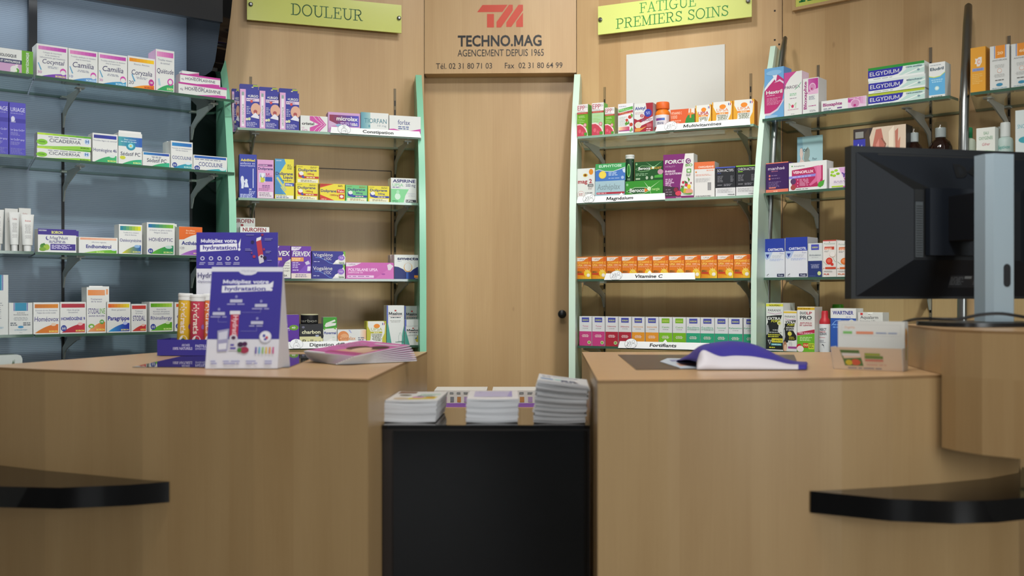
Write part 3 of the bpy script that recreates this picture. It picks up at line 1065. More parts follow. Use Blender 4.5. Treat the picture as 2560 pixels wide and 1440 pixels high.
# low cabinet in the aisle behind, with two packs of leaflets on it
mb = MB(); mb.box(-.25, .19, 0, .3, 0, .79, 'wood')
mb.box(-.25, .19, -.004, 0, .30, .304, '#20160e'); mb.box(-.25, .19, -.004, 0, .55, .554, '#20160e')
tag(mb.build('drawer_unit', loc=(0, 2.93, 0)), 'low beech drawer unit in front of the door, behind the magazine stacks', 'drawer unit')
for i, (a, b, lab) in enumerate(((-.235, -.075, 'white leaflet pack with purple base, seen between the left and middle magazine stacks'), (-.06, .13, 'white leaflet pack with purple base, seen between the middle and right magazine stacks'))):
    mb = MB(); W = b - a
    mb.box(0, W, 0, .12, 0, .012, '#8a5fae'); mb.box(.001, W - .001, .001, .119, .012, .05, '#d4cfc9', top='#e6e6e3')
    ar = Art(mb, W, .05, flatF(0, 0))
    for q in range(7):
        c = ['#b9824f', '#c0a8b8', '#7c7f86', '#b9824f', '#a98fb8', '#8d8f90', '#c58d62'][q]
        ar.draw([('r', .05 + q * .13, .30, .12 + q * .13, .62, c), ('l', .04 + q * .13, .14 + q * .13, .86, .04, 2, '#8b8f92')])
    tag(mb.build('leaflet_pack', loc=(a, 2.945, .79)), lab, 'leaflet pack', 'leaflet packs behind the stacks')
# ------------------------------------------------------------------ cartons on the shelves
def carton(F, z, px0, px1, yt, label, art, base='W', side=None, top=None, off=.25, d=.05, group=None, tilt=0.0, name='medicine_box', cat='medicine box', flap=None, sart=None):
    """yt = image row of the middle of the front top edge"""
    u0, u1 = F.at(px0, off) + .0004, F.at(px1, off) - .0004
    w = u1 - u0
    pm = (px0 + px1) / 2
    h = F.z(pm, yt, off) - z
    c = F.w((u0 + u1) / 2, off)
    mb = MB()
    b = .0007
    mb.box(-w / 2, w / 2, 0, d, 0, h, base, top=top or base, side=side or base)
    ar = Art(mb, w, h, flatF(-w / 2, 0))
    ar.draw(art)
    if sart:
        sd, items = sart
        if sd > 0:
            a2 = Art(mb, d, h, lambda x, y, k: (w / 2 + EPS * k, x, y))
        else:
            a2 = Art(mb, d, h, lambda x, y, k: (-w / 2 - EPS * k, d - x, y))
        a2.draw(items)
    if flap:
        # lid tongue standing up at the back or front edge
        fx0, fx1, fy, fh, col = flap
        mb.box(-w / 2 + fx0 * w, -w / 2 + fx1 * w, fy * d, fy * d + .0008, h, h + fh, col)
    o = mb.build(name, loc=(c.x, c.y, z), rz=F.a + tilt)
    tag(o, label, cat, group)
    o_top[o.name] = z + h
    return z + h


o_top = {}
G1 = 'white remedy cartons on the blue wall shelves'
NAV = '#3a3488'
BLU = '#28348c'
GRY = '#6b7288'


def boi(name, c0, c1, h0, h1, tcol=NAV, small=(), ny=.44, nh=.12, x0=.08, x1=.92, bold=0, slant=0, bcol='#e8e070', extra=(), hy=.34, hx0=.12, band=(.835, .945)):
    """white remedy carton: colour band, small indication, product name, rising swoosh"""
    it = [('g', .05, band[0], .95, band[1], c0, c1)]
    y = band[0] - .095
    for t, a, b in small:
        it.append(('t', t, a, b, y, .045, GRY, 0)); y -= .075
    it.append(('hill', hx0, .955, .03, hy, h0, h1))
    it.append(('t', name, x0, x1, ny, nh, tcol, bold, slant))
    it.append(('t', 'BOIRON', .60, .93, .055, .055, bcol, 1))
    return it + list(extra)


def logo_h(cx, cy, r=.09, asp=1.0):
    return [('e', cx, cy, r, r * asp, '#2b3f94'), ('s', [(cx - r * .35, cy - r * asp * .5), (cx - r * .35, cy + r * asp * .4)], .0016, 'W'), ('s', [(cx + r * .35, cy - r * asp * .5), (cx + r * .35, cy + r * asp * .4)], .0016, 'W'), ('s', [(cx - r * .6, cy - r * asp * .1), (cx + r * .6, cy - r * asp * .1)], .0012, 'W')]


# ---- blue wall, top shelf
carton(F1, Z1[0] + .001, -75, 83, 119, 'pink and white saline carton with green end band, top left of the picture',
       [('r', 0, 0, .815, .40, '#c39ac0'), ('r', 0, .40, .815, .575, '#23285e'), ('r', .815, 0, 1, 1, '#62a51d'),
        ('t', 'PHYSIOLOGIQUE', .36, .73, .66, .12, '#2b2e3a', 1), ('t', 'NASALE ET OPHTALMIQUE', .33, .79, .44, .09, 'W', 1),
        ('t', 'FORMAT ÉCONOMIQUE', .05, .93, .93, .045, 'W', 1, 0, 1), ('e', .70, .17, .07, .16, 'W'), ('e', .72, .13, .055, .12, '#4f9a2a'), ('e', .72, .13, .02, .06, '#dfe8c8'),
        ('p', [(.62, .05), (.72, .38), (.76, .38), (.70, .05)], '#dfe0dc')], d=.06, group=G1)
DN = '#33305f'
carton(F1, Z1[0], 91.5, 169.5, 113.5, 'white colic dose carton with pink band and purple swoosh on the top shelf',
       boi('Cocyntal', '#cf7fbb', '#b437a6', '#5a2fa0', '#8b3fb4', DN, (('Coliques du nourrisson', .2, .8), ('et du nouveau-né', .27, .73), ('ballonnements, gaz intestinaux', .1, .92)), ny=.43, nh=.13, x0=.17, x1=.87, slant=.15, hy=.17, extra=[
           ('t', '30', .03, .16, .12, .075, '#b04aa0', 0), ('e', .85, .24, .10, .10, '#c84aa8'), ('e', .85, .21, .085, .07, 'W'), ('p', [(.03, .43), (.06, .44), (.16, .23), (.12, .22)], '#5f9fc2'), ('l', .28, .76, .34, .02, 2, '#9a9fae', 1.9, 'c')]), d=.06, group=G1, top='#e8e8e6')
for q, (a, b, y, lab, n) in enumerate(((170.8, 244.5, 125, 'white teething dose carton with pink band and blue swoosh, left of two alike', '10'), (245.6, 318.5, 135.5, 'white teething dose carton with pink band and blue swoosh, right of two alike', '30'))):
    carton(F1, Z1[0], a, b, y, lab,
           boi('Camilia', '#d886bb' if q == 0 else '#cf74ba', '#bb43a8', '#2f7fc0' if q == 0 else '#1f7fb4', '#7aa0d4' if q == 0 else '#3f9ac6', DN, (('Troubles attribués à la dentition', .08, .93), ('chez le nourrisson', .25, .75)), ny=.44, nh=.16, x0=.13, x1=.86, slant=.15, hy=.17, bcol='#bfe0e8', extra=[
               ('t', n, .03, .15, .11, .075, '#4a6aa8' if q == 0 else '#b04aa0', 0), ('e', .85, .24, .10, .105, '#c84aa8'), ('e', .85, .21, .085, .075, 'W'), ('p', [(.03, .44), (.06, .45), (.16, .24), (.12, .23)], '#5f9fc2'), ('l', .26, .74, .35, .02, 2, '#9a9fae', 1.9, 'c')]), d=.06, group=G1, top='#e8e8e6')
carton(F1, Z1[0], 319.6, 388.5, 143.5, 'white cold dose carton with orange yellow band and orange swoosh, top shelf',
       boi('Coryzalia', '#e08a16', '#f0c81e', '#eea31e', '#e4791c', DN, (('Rhume, Rhinites', .22, .78),), ny=.44, nh=.15, x0=.12, x1=.88, slant=.12, hy=.17, bcol='#b03a1a', extra=[
           ('t', '20', .03, .21, .14, .10, '#5a5f70', 0), ('e', .85, .25, .10, .105, '#b8308a'), ('t', '18', .80, .90, .22, .06, 'W', 1), ('p', [(.12, .44), (.16, .45), (.27, .24), (.22, .22)], '#5f9fc2'), ('l', .26, .74, .36, .02, 2, '#9a9fae', 1.9, 'c')]), d=.05, group=G1)
carton(F1, Z1[0], 389.5, 436, 125.5, 'tall narrow white sleep carton with pink band and green swoosh, top shelf',
       boi('Quiétude', '#dc92c0', '#c860aa', '#2f9a5a', '#3aa866', DN, (('Troubles mineurs', .12, .88), ('du sommeil', .25, .75)), ny=.44, nh=.11, x0=.05, x1=.95, slant=.08, hy=.2, hx0=.05, bcol='#d8e8a0', extra=[
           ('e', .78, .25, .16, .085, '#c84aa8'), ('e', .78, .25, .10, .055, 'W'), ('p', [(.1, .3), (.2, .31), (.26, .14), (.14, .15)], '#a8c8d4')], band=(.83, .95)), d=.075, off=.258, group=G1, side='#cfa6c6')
HP = [('r', .0, .86, 1, 1, '#b93c94'), ('p', [(0, .86), (.9, .98), (1, .98), (1, .8), (.6, .8)], '#c04a9c'), ('t', 'HOMÉOPLASMINE', .13, .87, .38, .27, '#2c2850', 0), ('l', .3, .62, .68, .06, 1, '#8a6a90'), ('p', [(.35, .04), (.98, .04), (.98, .26), (.80, .26)], '#c04a9c'), ('t', '40g', .03, .09, .34, .16, '#7a6a90')]
zz = carton(F1, Z1[0], 446, 567, 212, 'white ointment carton with magenta stripes, lower of the stacked pair', HP, d=.04, off=.262, group=G1)
carton(F1, zz, 450, 551, 189.5, 'white ointment carton with magenta stripes and open end flap, upper of the stacked pair', HP, d=.04, off=.252, group=G1, sart=(1, [('r', .05, .05, .95, .95, '#8a8f8a')]))
carton(F1, zz, 455, 498, 179, 'magenta and white carton standing behind the stacked ointment cartons', [('p', [(0, .75), (1, .97), (1, .55), (.2, .6)], '#c0508e')], off=.19, d=.03, group=G1)

# ---- blue wall, second shelf
UR = [('r', 0, .62, 1, .70, '#37309a'), ('t', 'URIAGE', .08, .95, .83, .075, '#cfcfe8'), ('l', .08, .94, .79, .012, 1, '#9a98d0'), ('e', .22, .69, .12, .05, '#cfd0e6'), ('t', 'Bébé', .1, .37, .625, .04, '#d8d8f0', 0, .1), ('t', '1er Spray Cu-Zn+', .08, .92, .47, .035, '#d0d0f0', 0, .1), ('l', .08, .7, .43, .012, 3, '#8a88c8'), ('t', '1er Cu-Zn+ spray', .08, .92, .29, .035, '#d0d0f0', 0, .1), ('l', .08, .7, .25, .012, 3, '#8a88c8'), ('l', .08, .95, .13, .012, 5, '#7a78c0')]
carton(F1, Z1[1] + .001, -22, 21.5, 252, 'violet baby spray carton cut by the left edge of the picture', UR, base='#4d47b4', d=.05, group='violet spray cartons')
carton(F1, Z1[1] + .001, 23, 64.5, 257, 'violet baby spray carton standing fully in view on the second blue wall shelf', UR, base='#4d47b4', d=.05, group='violet spray cartons')
CI = [('g', .0, .86, 1, .99, '#b4d82a', '#52a022'), ('p', [(0, .0), (1, 0), (1, .24), (.75, .24), (.3, .1), (0, .05)], '#8cc63a'), ('t', 'CICADERMA', .22, .80, .38, .25, '#23264a', 0), ('l', .2, .86, .72, .05, 1, '#6b7288'), ('e', .085, .34, .10, .21, '#7cc02c'), ('t', 'Nouveau', .03, .14, .32, .09, '#2f5a1a', 1), ('e', .925, .62, .055, .21, '#bcd0e8'), ('t', 'H', .895, .955, .5, .24, '#2c5fa0', 1), ('t', 'BOIRON', .80, .96, .08, .10, '#3a6a1a', 1)]
zz = carton(F1, Z1[1], 92, 226.5, 371, 'white and lime green wound cream carton, lower of the stacked pair', CI, d=.04, group=G1)
carton(F1, zz, 93, 228, 336.5, 'white and lime green wound cream carton, upper of the stacked pair', CI, d=.04, group=G1)
carton(F1, Z1[1], 231, 294.5, 334.5, 'white sleep remedy carton with dark blue band and green swoosh, second blue wall shelf',
       boi('Homéogène 46', '#2f3488', '#2b3aa0', '#2f9a62', '#3fb070', '#272b6e', (('Troubles légers du sommeil', .03, .97),), ny=.38, nh=.115, x0=.04, x1=.96, bold=0, hy=.27, hx0=.08, bcol='#e0e070', extra=[('e', .78, .25, .12, .05, '#d0dcd8')], band=(.83, .945)), d=.05, group=G1)
carton(F1, Z1[1], 295.5, 355.5, 333, 'white anxiety remedy carton with teal top, blue eye ring and open white lid',
       [('g', 0, .58, 1, .87, '#4aa0a8', '#2f5fb0'), ('e', .52, .60, .20, .14, '#2f8fa8'), ('e', .52, .60, .11, .075, '#9ad8e0'), ('e', .52, .60, .04, .03, '#e0c040'), ('t', 'États anxieux', .25, .75, .77, .04, '#cfe8ec'), ('l', .1, .9, .71, .02, 1, '#bfe0e8'),
        ('t', 'Sédatif PC', .09, .92, .29, .11, '#23264a', 0, .05), ('e', .18, .22, .12, .055, '#c8cc3a'), ('hill', .15, .98, .02, .19, '#2f9f5a', '#37b08a'), ('t', 'BOIRON', .62, .94, .05, .05, '#dce890', 1)], d=.05, group=G1, flap=(.02, .96, .02, .006, '#e4e4e2'))
carton(F1, Z1[1], 356.5, 425, 381.5, 'small white anxiety tablet carton with blue band and green swoosh',
       [('g', .03, .80, .97, .96, '#2f7fb8', '#2c4aa0'), ('l', .3, .7, .68, .04, 2, '#7b8298', 1.7, 'c'), ('hill', .3, .98, .02, .34, '#2f9f5a', '#37b08a'), ('t', 'Sédatif PC', .15, .87, .32, .25, '#23264a', 0, .05)], d=.05, group=G1)
carton(F1, Z1[1], 417, 458, 355, 'plain white carton peeping out behind the travel sickness carton with the blue band', [('g', .05, .83, .95, .95, '#2f9fc8', '#2c4aa0')], off=.18, d=.04, group=G1)
carton(F1, Z1[1], 427, 482, 354, 'upright white travel sickness carton with blue band and teal swoosh',
       boi('COCCULINE', '#2f86c0', '#2c6ab4', '#2a8fb8', '#37a0a8', '#2c3a80', (('Nausées et vomissements', .05, .95), ('Mal des transports', .22, .78)), ny=.35, nh=.115, x0=.06, x1=.94, hy=.22, bcol='#bfe4d8', extra=[*logo_h(.17, .14, .11, .8), ('e', .78, .22, .14, .05, '#cfe0ea')], band=(.82, .945)), d=.05, group=G1)
carton(F1, Z1[1], 483, 568, 390, 'low white travel sickness carton with blue band at the right end of the second shelf',
       [('r', .03, .80, .97, .95, '#2c5fb0'), ('l', .05, .95, .70, .05, 1, '#7b8298'), ('t', 'COCCULINE', .16, .86, .30, .26, '#2c3a80'), ('hill', .3, .97, .02, .20, '#2a8fb8', '#37b0a0'), *logo_h(.11, .16, .08, 1.9), ('e', .86, .2, .1, .11, '#d4e0e4')], d=.05, group=G1)

# ---- blue wall, third shelf
def squeeze_tube(F, z, px0, px1, yt, off, label, txt, col='#dcdedc', tcol='#a06060'):
    u0, u1 = F.at(px0, off), F.at(px1, off)
    w = u1 - u0; c = F.w((u0 + u1) / 2, off)
    h = F.z((px0 + px1) / 2, yt, off) - z
    e = empty('cream_tube', (c.x, c.y, z), label, 'cream tube', F.a, 'white cream tubes standing on their caps')
    P_ = []
    n = 20
    for j in range(11):
        t = j / 10
        zz = h * (.17 + .83 * t)
        a = w * (.40 + .10 * t); bb = w * (.36 * (1 - t) ** .8 + .012)
        if j == 10: bb = .0012
        P_.append([(a * math.cos(2 * math.pi * k / n), bb * math.sin(2 * math.pi * k / n), zz) for k in range(n + 1)])
    mb = MB(); mb.grid(P_, col)
    mb.box(-w * .5, w * .5, -.0012, .0012, h * .96, h, col)
    def fr(x, y, k):
        t = max(0, min(1, (y / h - .17) / .83)); bb = w * (.36 * (1 - t) ** .8 + .012); a = w * (.40 + .10 * t)
        X = max(-.999, min(.999, (x - w / 2) / a))
        return (x - w / 2, -bb * math.sqrt(1 - X * X) - .0003 - EPS * k, y)
    ar = Art(mb, w, h, fr)
    ar.draw([('t', txt, .28, .72, .80, .05, tcol), ('l', .25, .75, .70, .02, 7, '#a8a8a8', 1.8, 'c'), ('l', .25, .75, .42, .014, 4, '#b4b4b4', 1.8, 'c')])
    mb.build('body', e, smooth=50)
    mb = MB(); mb.lathe([(w * .27, 0), (w * .28, h * .02), (w * .30, h * .165), (w * .38, h * .185)], '#e6e7e6')
    mb.build('cap', e, smooth=40)


AV = [('t', 'Avène', .3, .7, .86, .035, '#b08080'), ('l', .15, .85, .78, .012, 5, '#b0aaa8', 1.9, 'c'), ('r', .8, .5, .98, .62, '#b08a60')]
carton(F1, Z1[2] + .001, 12, 45, 521.5, 'tall plain white cosmetic carton behind the left cream tube', AV, base='#d4d4d0', off=.2, d=.04, group='white cosmetic cartons')
carton(F1, Z1[2] + .001, 47, 77.5, 520.5, 'tall plain white cosmetic carton behind the right cream tube', AV, base='#d4d4d0', off=.2, d=.04, group='white cosmetic cartons')
squeeze_tube(F1, Z1[2] + .001, -24, 10, 524, .245, 'white cream tube cut by the left edge of the picture, third blue wall shelf', 'Avène')
squeeze_tube(F1, Z1[2] + .001, 22.5, 49, 530, .235, 'white cream tube in the middle of the three on the third blue wall shelf', 'Cicalfate')
squeeze_tube(F1, Z1[2] + .001, 52, 85, 536, .25, 'white cream tube with red lettering, rightmost on the third blue wall shelf', 'Avène', tcol='#c05050')
MN = [('r', 0, .75, 1, 1, '#3c2a86'), ('t', 'NOUVEAU', .02, .22, .90, .06, 'W', 1), ('t', 'BOIRON', .35, .64, .80, .12, '#e2e27a', 1), ('t', 'Mag’Nuit'.replace('’', "'"), .31, .78, .56, .13, '#35307a', 0, .05), ('e', .25, .61, .05, .09, '#4a4490'), ('e', .268, .63, .04, .08, 'W'), ('l', .24, .76, .47, .03, 2, '#5a5690', 1.8, 'c'),
      ('r', .32, .10, .98, .37, '#3c2a86'), ('l', .35, .92, .30, .025, 4, '#cfc8e8'), ('e', .12, .25, .07, .12, '#4f8a2a'), ('e', .22, .22, .08, .13, '#9ab83a'), ('e', .12, .13, .09, .08, '#78a030'), ('p', [(.05, .30), (.16, .40), (.2, .3)], '#3a7a2a')]
carton(F1, Z1[2], 101, 197, 576, 'purple banded magnesium carton half hidden behind its twin on the third blue wall shelf', MN, off=.2, d=.045, group='purple banded magnesium cartons')
carton(F1, Z1[2], 94.5, 191, 573, 'purple banded magnesium carton with green berries, front one of the two', MN, off=.252, d=.045, group='purple banded magnesium cartons')
carton(F1, Z1[2], 197, 294.5, 593.5, 'long low white carton with salmon band and green swoosh on the third blue wall shelf',
       [('g', .03, .83, .97, .96, '#e0a080', '#e4b49a'), ('t', 'Affections vaginales', .32, .70, .66, .07, GRY), ('hill', .12, .97, .03, .24, '#8cc63a', '#5fa82c'), ('t', 'Endhométrol', .18, .83, .32, .22, '#272b7e', 1), ('t', 'BOIRON', .45, .64, .05, .09, '#cfe890', 1), ('e', .90, .25, .07, .06, '#cfd8e8')], d=.05, group=G1)
OS = boi('Ostéocynésine', '#1f7f96', '#d8d820', '#d0c828', '#2a5fa8', '#272b7e', (('Troubles de la croissance', .18, .85), ('chez la femme', .25, .75)), ny=.42, nh=.10, x0=.04, x1=.96, hy=.31, bcol='#e0e070', extra=[('e', .78, .27, .13, .05, '#8ab0d8')], band=(.80, .945))
carton(F1, Z1[2], 303, 361, 563, 'white growth remedy carton hidden behind its blue yellow banded twin', OS, off=.19, d=.05, group=G1)
carton(F1, Z1[2], 297, 355.5, 561.5, 'white carton with teal to yellow band and yellow to blue swoosh, front one of two', OS, d=.05, group=G1)
HO = boi('HOMÉOPTIC', '#1f6fa0', '#7ab82a', '#62b030', '#1f8a60', '#272b6e', (('Irritation ou gêne oculaire', .1, .9), ('fatigue oculaire', .25, .75)), ny=.42, nh=.105, x0=.07, x1=.93, hy=.30, bcol='#d8e890', extra=[*logo_h(.13, .12, .09, .85), ('e', .78, .25, .13, .05, '#b8d4cc')], band=(.84, .95))
carton(F1, Z1[2], 374, 442, 559, 'white eye remedy carton hidden behind its blue green banded twin', HO, off=.19, d=.05, group=G1)
carton(F1, Z1[2], 367, 437, 557, 'white carton with blue to green band and green swoosh, front one of two', HO, d=.05, group=G1)
AC = [('p', [(0, .99), (0, .55), (.2, .56), (.5, .68), (1, .80), (1, 1)], '#dd6a2a'), ('t', 'Bouffées', .3, .68, .84, .05, '#f0d0b0'), ('t', 'de chaleur', .28, .70, .76, .05, '#f0d0b0'), ('t', 'Acthéane', .1, .98, .37, .13, '#272b7e', 1), ('t', '120', .04, .22, .22, .08, '#6a6a78'), ('hill', .05, .98, .02, .24, '#b07ac8', '#8a4ab0'), ('t', 'BOIRON', .62, .95, .06, .05, '#e8e070', 1)]
carton(F1, Z1[2], 443, 500, 568, 'orange topped carton hidden behind its twin beside the purple display', AC, off=.19, d=.05, group=G1)
carton(F1, Z1[2], 447.5, 506, 567, 'white carton with orange wavy top and violet swoosh, beside the purple display', AC, d=.05, group=G1)

# ---- blue wall, bottom shelf
LR = [('r', .25, .74, .75, 1, '#2f86a8'), ('r', .20, .74, .235, 1, '#3a4a9a'), ('r', .765, .74, .80, 1, '#3a4a9a')]
carton(F1, Z1[3] + .001, -45, 21, 687, 'tall white cosmetic carton with teal flag, cut by the left edge of the picture',
       LR + [('t', 'LIPIKAR', .38, .66, .66, .05, '#2c3a44'), ('t', 'SURGRAS', .38, .66, .59, .05, '#2c3a44'), ('l', .2, .8, .52, .012, 8, '#8a9096', 3.0, 'c'), ('t', 'LA ROCHE-POSAY', .2, .82, .10, .03, '#3a86a8')], base='#d0d3d0', d=.05, group='teal flag cosmetic cartons')
carton(F1, Z1[3] + .001, 21.8, 81.5, 757, 'short white cosmetic carton with teal flag on the bottom blue wall shelf',
       LR + [('t', 'SURGRAS', .34, .68, .66, .035, '#3a4450'), ('t', 'PHYSIOLOGIQUE', .2, .82, .60, .035, '#3a4450'), ('l', .15, .85, .52, .018, 3, '#9aa0a4', 2.2, 'c'), ('l', .06, .36, .34, .03, 2, '#4a5460', 2), ('l', .60, .96, .34, .03, 2, '#4a5460', 2), ('e', .5, .23, .12, .04, '#3a8ab8'), ('t', 'LA ROCHE-POSAY', .24, .78, .12, .04, '#3a86a8'), ('t', '150 g', .44, .56, .04, .03, '#7a8490')], base='#d0d3d0', d=.05, group='teal flag cosmetic cartons')
carton(F1, Z1[3], 83, 149, 756, 'white voice remedy carton with orange band and orange swoosh on the bottom blue wall shelf',
       boi('Homéovox', '#c2702a', '#d8862a', '#c8761e', '#d8702c', '#35307e', (('Extinction de voix, Enrouement', .08, .92), ('Fatigue des cordes vocales', .14, .86)), ny=.40, nh=.15, x0=.04, x1=.96, slant=.08, hy=.31, hx0=.05, extra=[('e', .77, .3, .1, .05, '#e0c8b0')], band=(.82, .945)), d=.05, group=G1)
carton(F1, Z1[3], 150, 215.5, 755, 'white throat remedy carton with dark red band and red swoosh, bottom shelf',
       boi('HOMÉOGÈNE 9', '#b03040', '#a83440', '#a82a3a', '#c02f42', '#2b3090', (('Maux de gorge', .26, .74), ('Enrouements', .32, .68)), ny=.42, nh=.095, x0=.04, x1=.96, bold=1, hy=.31, hx0=.05, extra=[*logo_h(.14, .17, .11, .9), ('e', .77, .3, .1, .05, '#e0b8b8')], band=(.82, .945)), d=.05, group=G1)
SD = [('g', .06, .82, .94, .94, '#e08a4a', '#e09a6a'), ('t', 'Traitement', .2, .8, .72, .035, '#4a4a78'), ('t', 'de la toux', .22, .78, .67, .035, '#4a4a78'), ('t', 'STODAL', .07, .66, .42, .115, '#35307a'), ('t', 'INE', .67, .95, .42, .115, '#5fa030'), ('t', 'SANS SUCRE', .1, .92, .355, .033, '#35307a'), ('hill', .05, .95, .03, .24, '#e0a070', '#d87838'), ('e', .24, .15, .16, .05, '#7ab048'), ('e', .24, .14, .08, .025, 'W'), ('e', .78, .24, .12, .05, '#4f9a3a'), ('t', 'H', .72, .84, .22, .045, 'W', 1), ('t', 'BOIRON', .5, .92, .05, .04, '#e8e070', 1)]
carton(F1, Z1[3], 225, 273, 716, 'tall white cough syrup carton hidden behind its orange banded twin', SD, off=.19, d=.045, group=G1)
carton(F1, Z1[3], 216.5, 265.5, 718, 'tall white sugar free cough syrup carton with orange band, front one of two', SD, d=.06, group=G1, flap=(.15, .85, .1, .004, '#e0e0de'))
carton(F1, Z1[3], 267, 326.5, 755.5, 'white flu remedy carton with orange yellow band and blue swoosh, bottom shelf',
       boi('Paragrippe', '#d8602a', '#dccc2a', '#3aa0d0', '#2a34a0', '#272b8e', (('États grippaux', .2, .8),), ny=.40, nh=.14, x0=.04, x1=.95, bold=1, hy=.31, hx0=.05, extra=[('e', .77, .3, .1, .05, '#b8c0e8')], band=(.82, .945)), d=.05, group=G1)
carton(F1, Z1[3], 328, 367, 760, 'small white cough syrup carton with red band, right of the flu remedy carton',
       boi('STODAL', '#c03a3a', '#c04038', '#c04a38', '#c02f3a', '#35307a', (('Traitement', .25, .75), ('de la toux', .27, .73)), ny=.40, nh=.18, x0=.1, x1=.9, hy=.26, hx0=.05, extra=[('e', .77, .24, .12, .04, '#e0b8a8')], band=(.82, .945)), d=.045, group=G1)
carton(F1, Z1[3], 366, 425, 755, 'white carton with orange band mostly hidden behind the green banded allergy carton', boi('Coryzalia', '#d8602a', '#dc7a2a', '#3aa0d0', '#2a34a0', '#272b8e', hy=.3), off=.19, d=.05, group=G1)
carton(F1, Z1[3], 373.5, 433, 754.5, 'white allergy carton with green band and green swoosh on the bottom blue wall shelf',
       boi('Rhinallergy', '#5aa01e', '#a8d04a', '#6ab03a', '#58a01e', '#2b3080', (('Rhume des foins', .3, .7), ('Rhinites allergiques', .15, .85), ('Conjonctivites', .15, .85)), ny=.40, nh=.115, x0=.05, x1=.95, hy=.31, hx0=.05, bcol='#e0f0a0', extra=[*logo_h(.15, .16, .11, .9), ('e', .77, .29, .1, .05, '#c8dcb0')], band=(.82, .945)), d=.05, group=G1)
carton(F1, Z1[3], 437, 500, 755.5, 'white carton with orange band, hidden behind the yellow effervescent tube', boi('Coryzalia', '#d8602a', '#dc7a2a', '#3aa0d0', '#2a34a0', '#272b8e', hy=.3, extra=logo_h(.14, .17, .11, .9)), d=.05, group=G1)
mb = MB(); u = F1.at(8, .22); c = F1.w(u, .22)
hz = F1.z(30, 887, .22) - .76
W2 = F1.at(57, .22) - F1.at(-40, .22)
prof = [(-W2 / 2, 0, 0), (W2 / 2, 0, 0), (W2 / 2, 0, hz - .012), (W2 / 2 - .004, 0, hz - .003), (W2 / 2 - .012, 0, hz), (-W2 / 2, 0, hz)]
mb.prism(prof, (0, .06, 0), '#c9d0cc')
Art(mb, W2, hz, flatF(-W2 / 2, 0)).draw([('p', [(.72, .84), (.76, .93), (.775, .86)], '#3f5a3a'), ('p', [(.765, .84), (.80, .94), (.795, .85)], '#3f5a3a'), ('p', [(.70, .82), (.78, .86), (.86, .83), (.78, .84)], '#55704a'), ('p', [(.70, .90), (.75, .85), (.73, .86)], '#3f5a3a')])
tag(mb.build('medicine_box', loc=(c.x, c.y, .76), rz=F1.a), 'pale round cornered carton with a small leaf mark, low behind the left counter', 'medicine box')
shelf(F1, .76, [(-300, .27), (560, .27), (515, .002), (-290, .002)], 'glass', 'edge', 'lowest glass shelf on the blue wall, hidden behind the left counter', 'glass shelves on the blue wall')

# ---- bay left of the door, top shelf
G2 = 'medicine cartons in the bay left of the door'
UG = [('r', 0, 0, .30, 1, '#d9a6cf'), ('r', .08, .06, .22, .93, '#e4e2e6'), ('r', 0, 0, 1, .03, '#d9a6cf'), ('t', 'URGO DENTILIA', .12, .62, .20, .085, '#2a3050', 0, 0, 1), ('r', .09, .84, .21, .93, '#8aa0a0'),
      ('t', '+URGO', .40, .95, .80, .065, 'W', 1), ('r', .33, .70, 1, .78, '#dcc8dc'), ('l', .36, .95, .73, .02, 1, '#6a5a8a'), ('e', .60, .70, .07, .035, '#d04848'), ('e', .82, .50, .26, .16, '#d8a890'), ('e', .80, .44, .10, .05, '#a8484a'), ('p', [(.55, .30), (.80, .42), (.99, .33), (.99, .26)], '#e0e0ea'), ('e', .36, .24, .06, .035, '#d8d8c0'), ('e', .48, .25, .07, .04, '#c8d0a0'), ('l', .34, .56, .55, .018, 5, '#c8c8e0', 2.4), ('l', .34, .9, .16, .014, 5, '#b8b8e0', 1.8)]


def urgo(px0, px1, yt, ytab, label, off=.25):
    u0, u1 = F2.at(px0, off), F2.at(px1, off); w = u1 - u0; c = F2.w((u0 + u1) / 2, off)
    h = F2.z((px0 + px1) / 2, yt, off) - Z2[0]
    hd = F2.z((px0 + px1) / 2, ytab, off - .04) - Z2[0]
    e = empty('teething_gel_pack', (c.x, c.y, Z2[0]), label, 'medicine box', F2.a, 'blue and pink baby gel packs')
    mb = MB(); mb.box(-w / 2, w / 2, 0, .038, 0, h, '#2b2f96', side='#2b2f96'); Art(mb, w, h, flatF(-w / 2, 0)).draw(UG); mb.build('carton', e)
    mb = MB()
    y = .0385
    mb.prism([(-w / 2, y, h * .55), (w / 2, y, h * .55), (w / 2, y, hd - .004), (w / 2 - .004, y, hd), (-w / 2 + .003, y, hd), (-w / 2, y, hd - .004)], (0, .0012, 0), '#2a2f8c')
    Art(mb, w, hd, lambda x, yy, k: (-w / 2 + x, y - EPS * k, yy)).draw([('r', .72, .955, .99, .99, '#a8b830'), ('e', .7, .94, .06, .012, '#d8d0b0')])
    mb.build('hanging_tab', e)


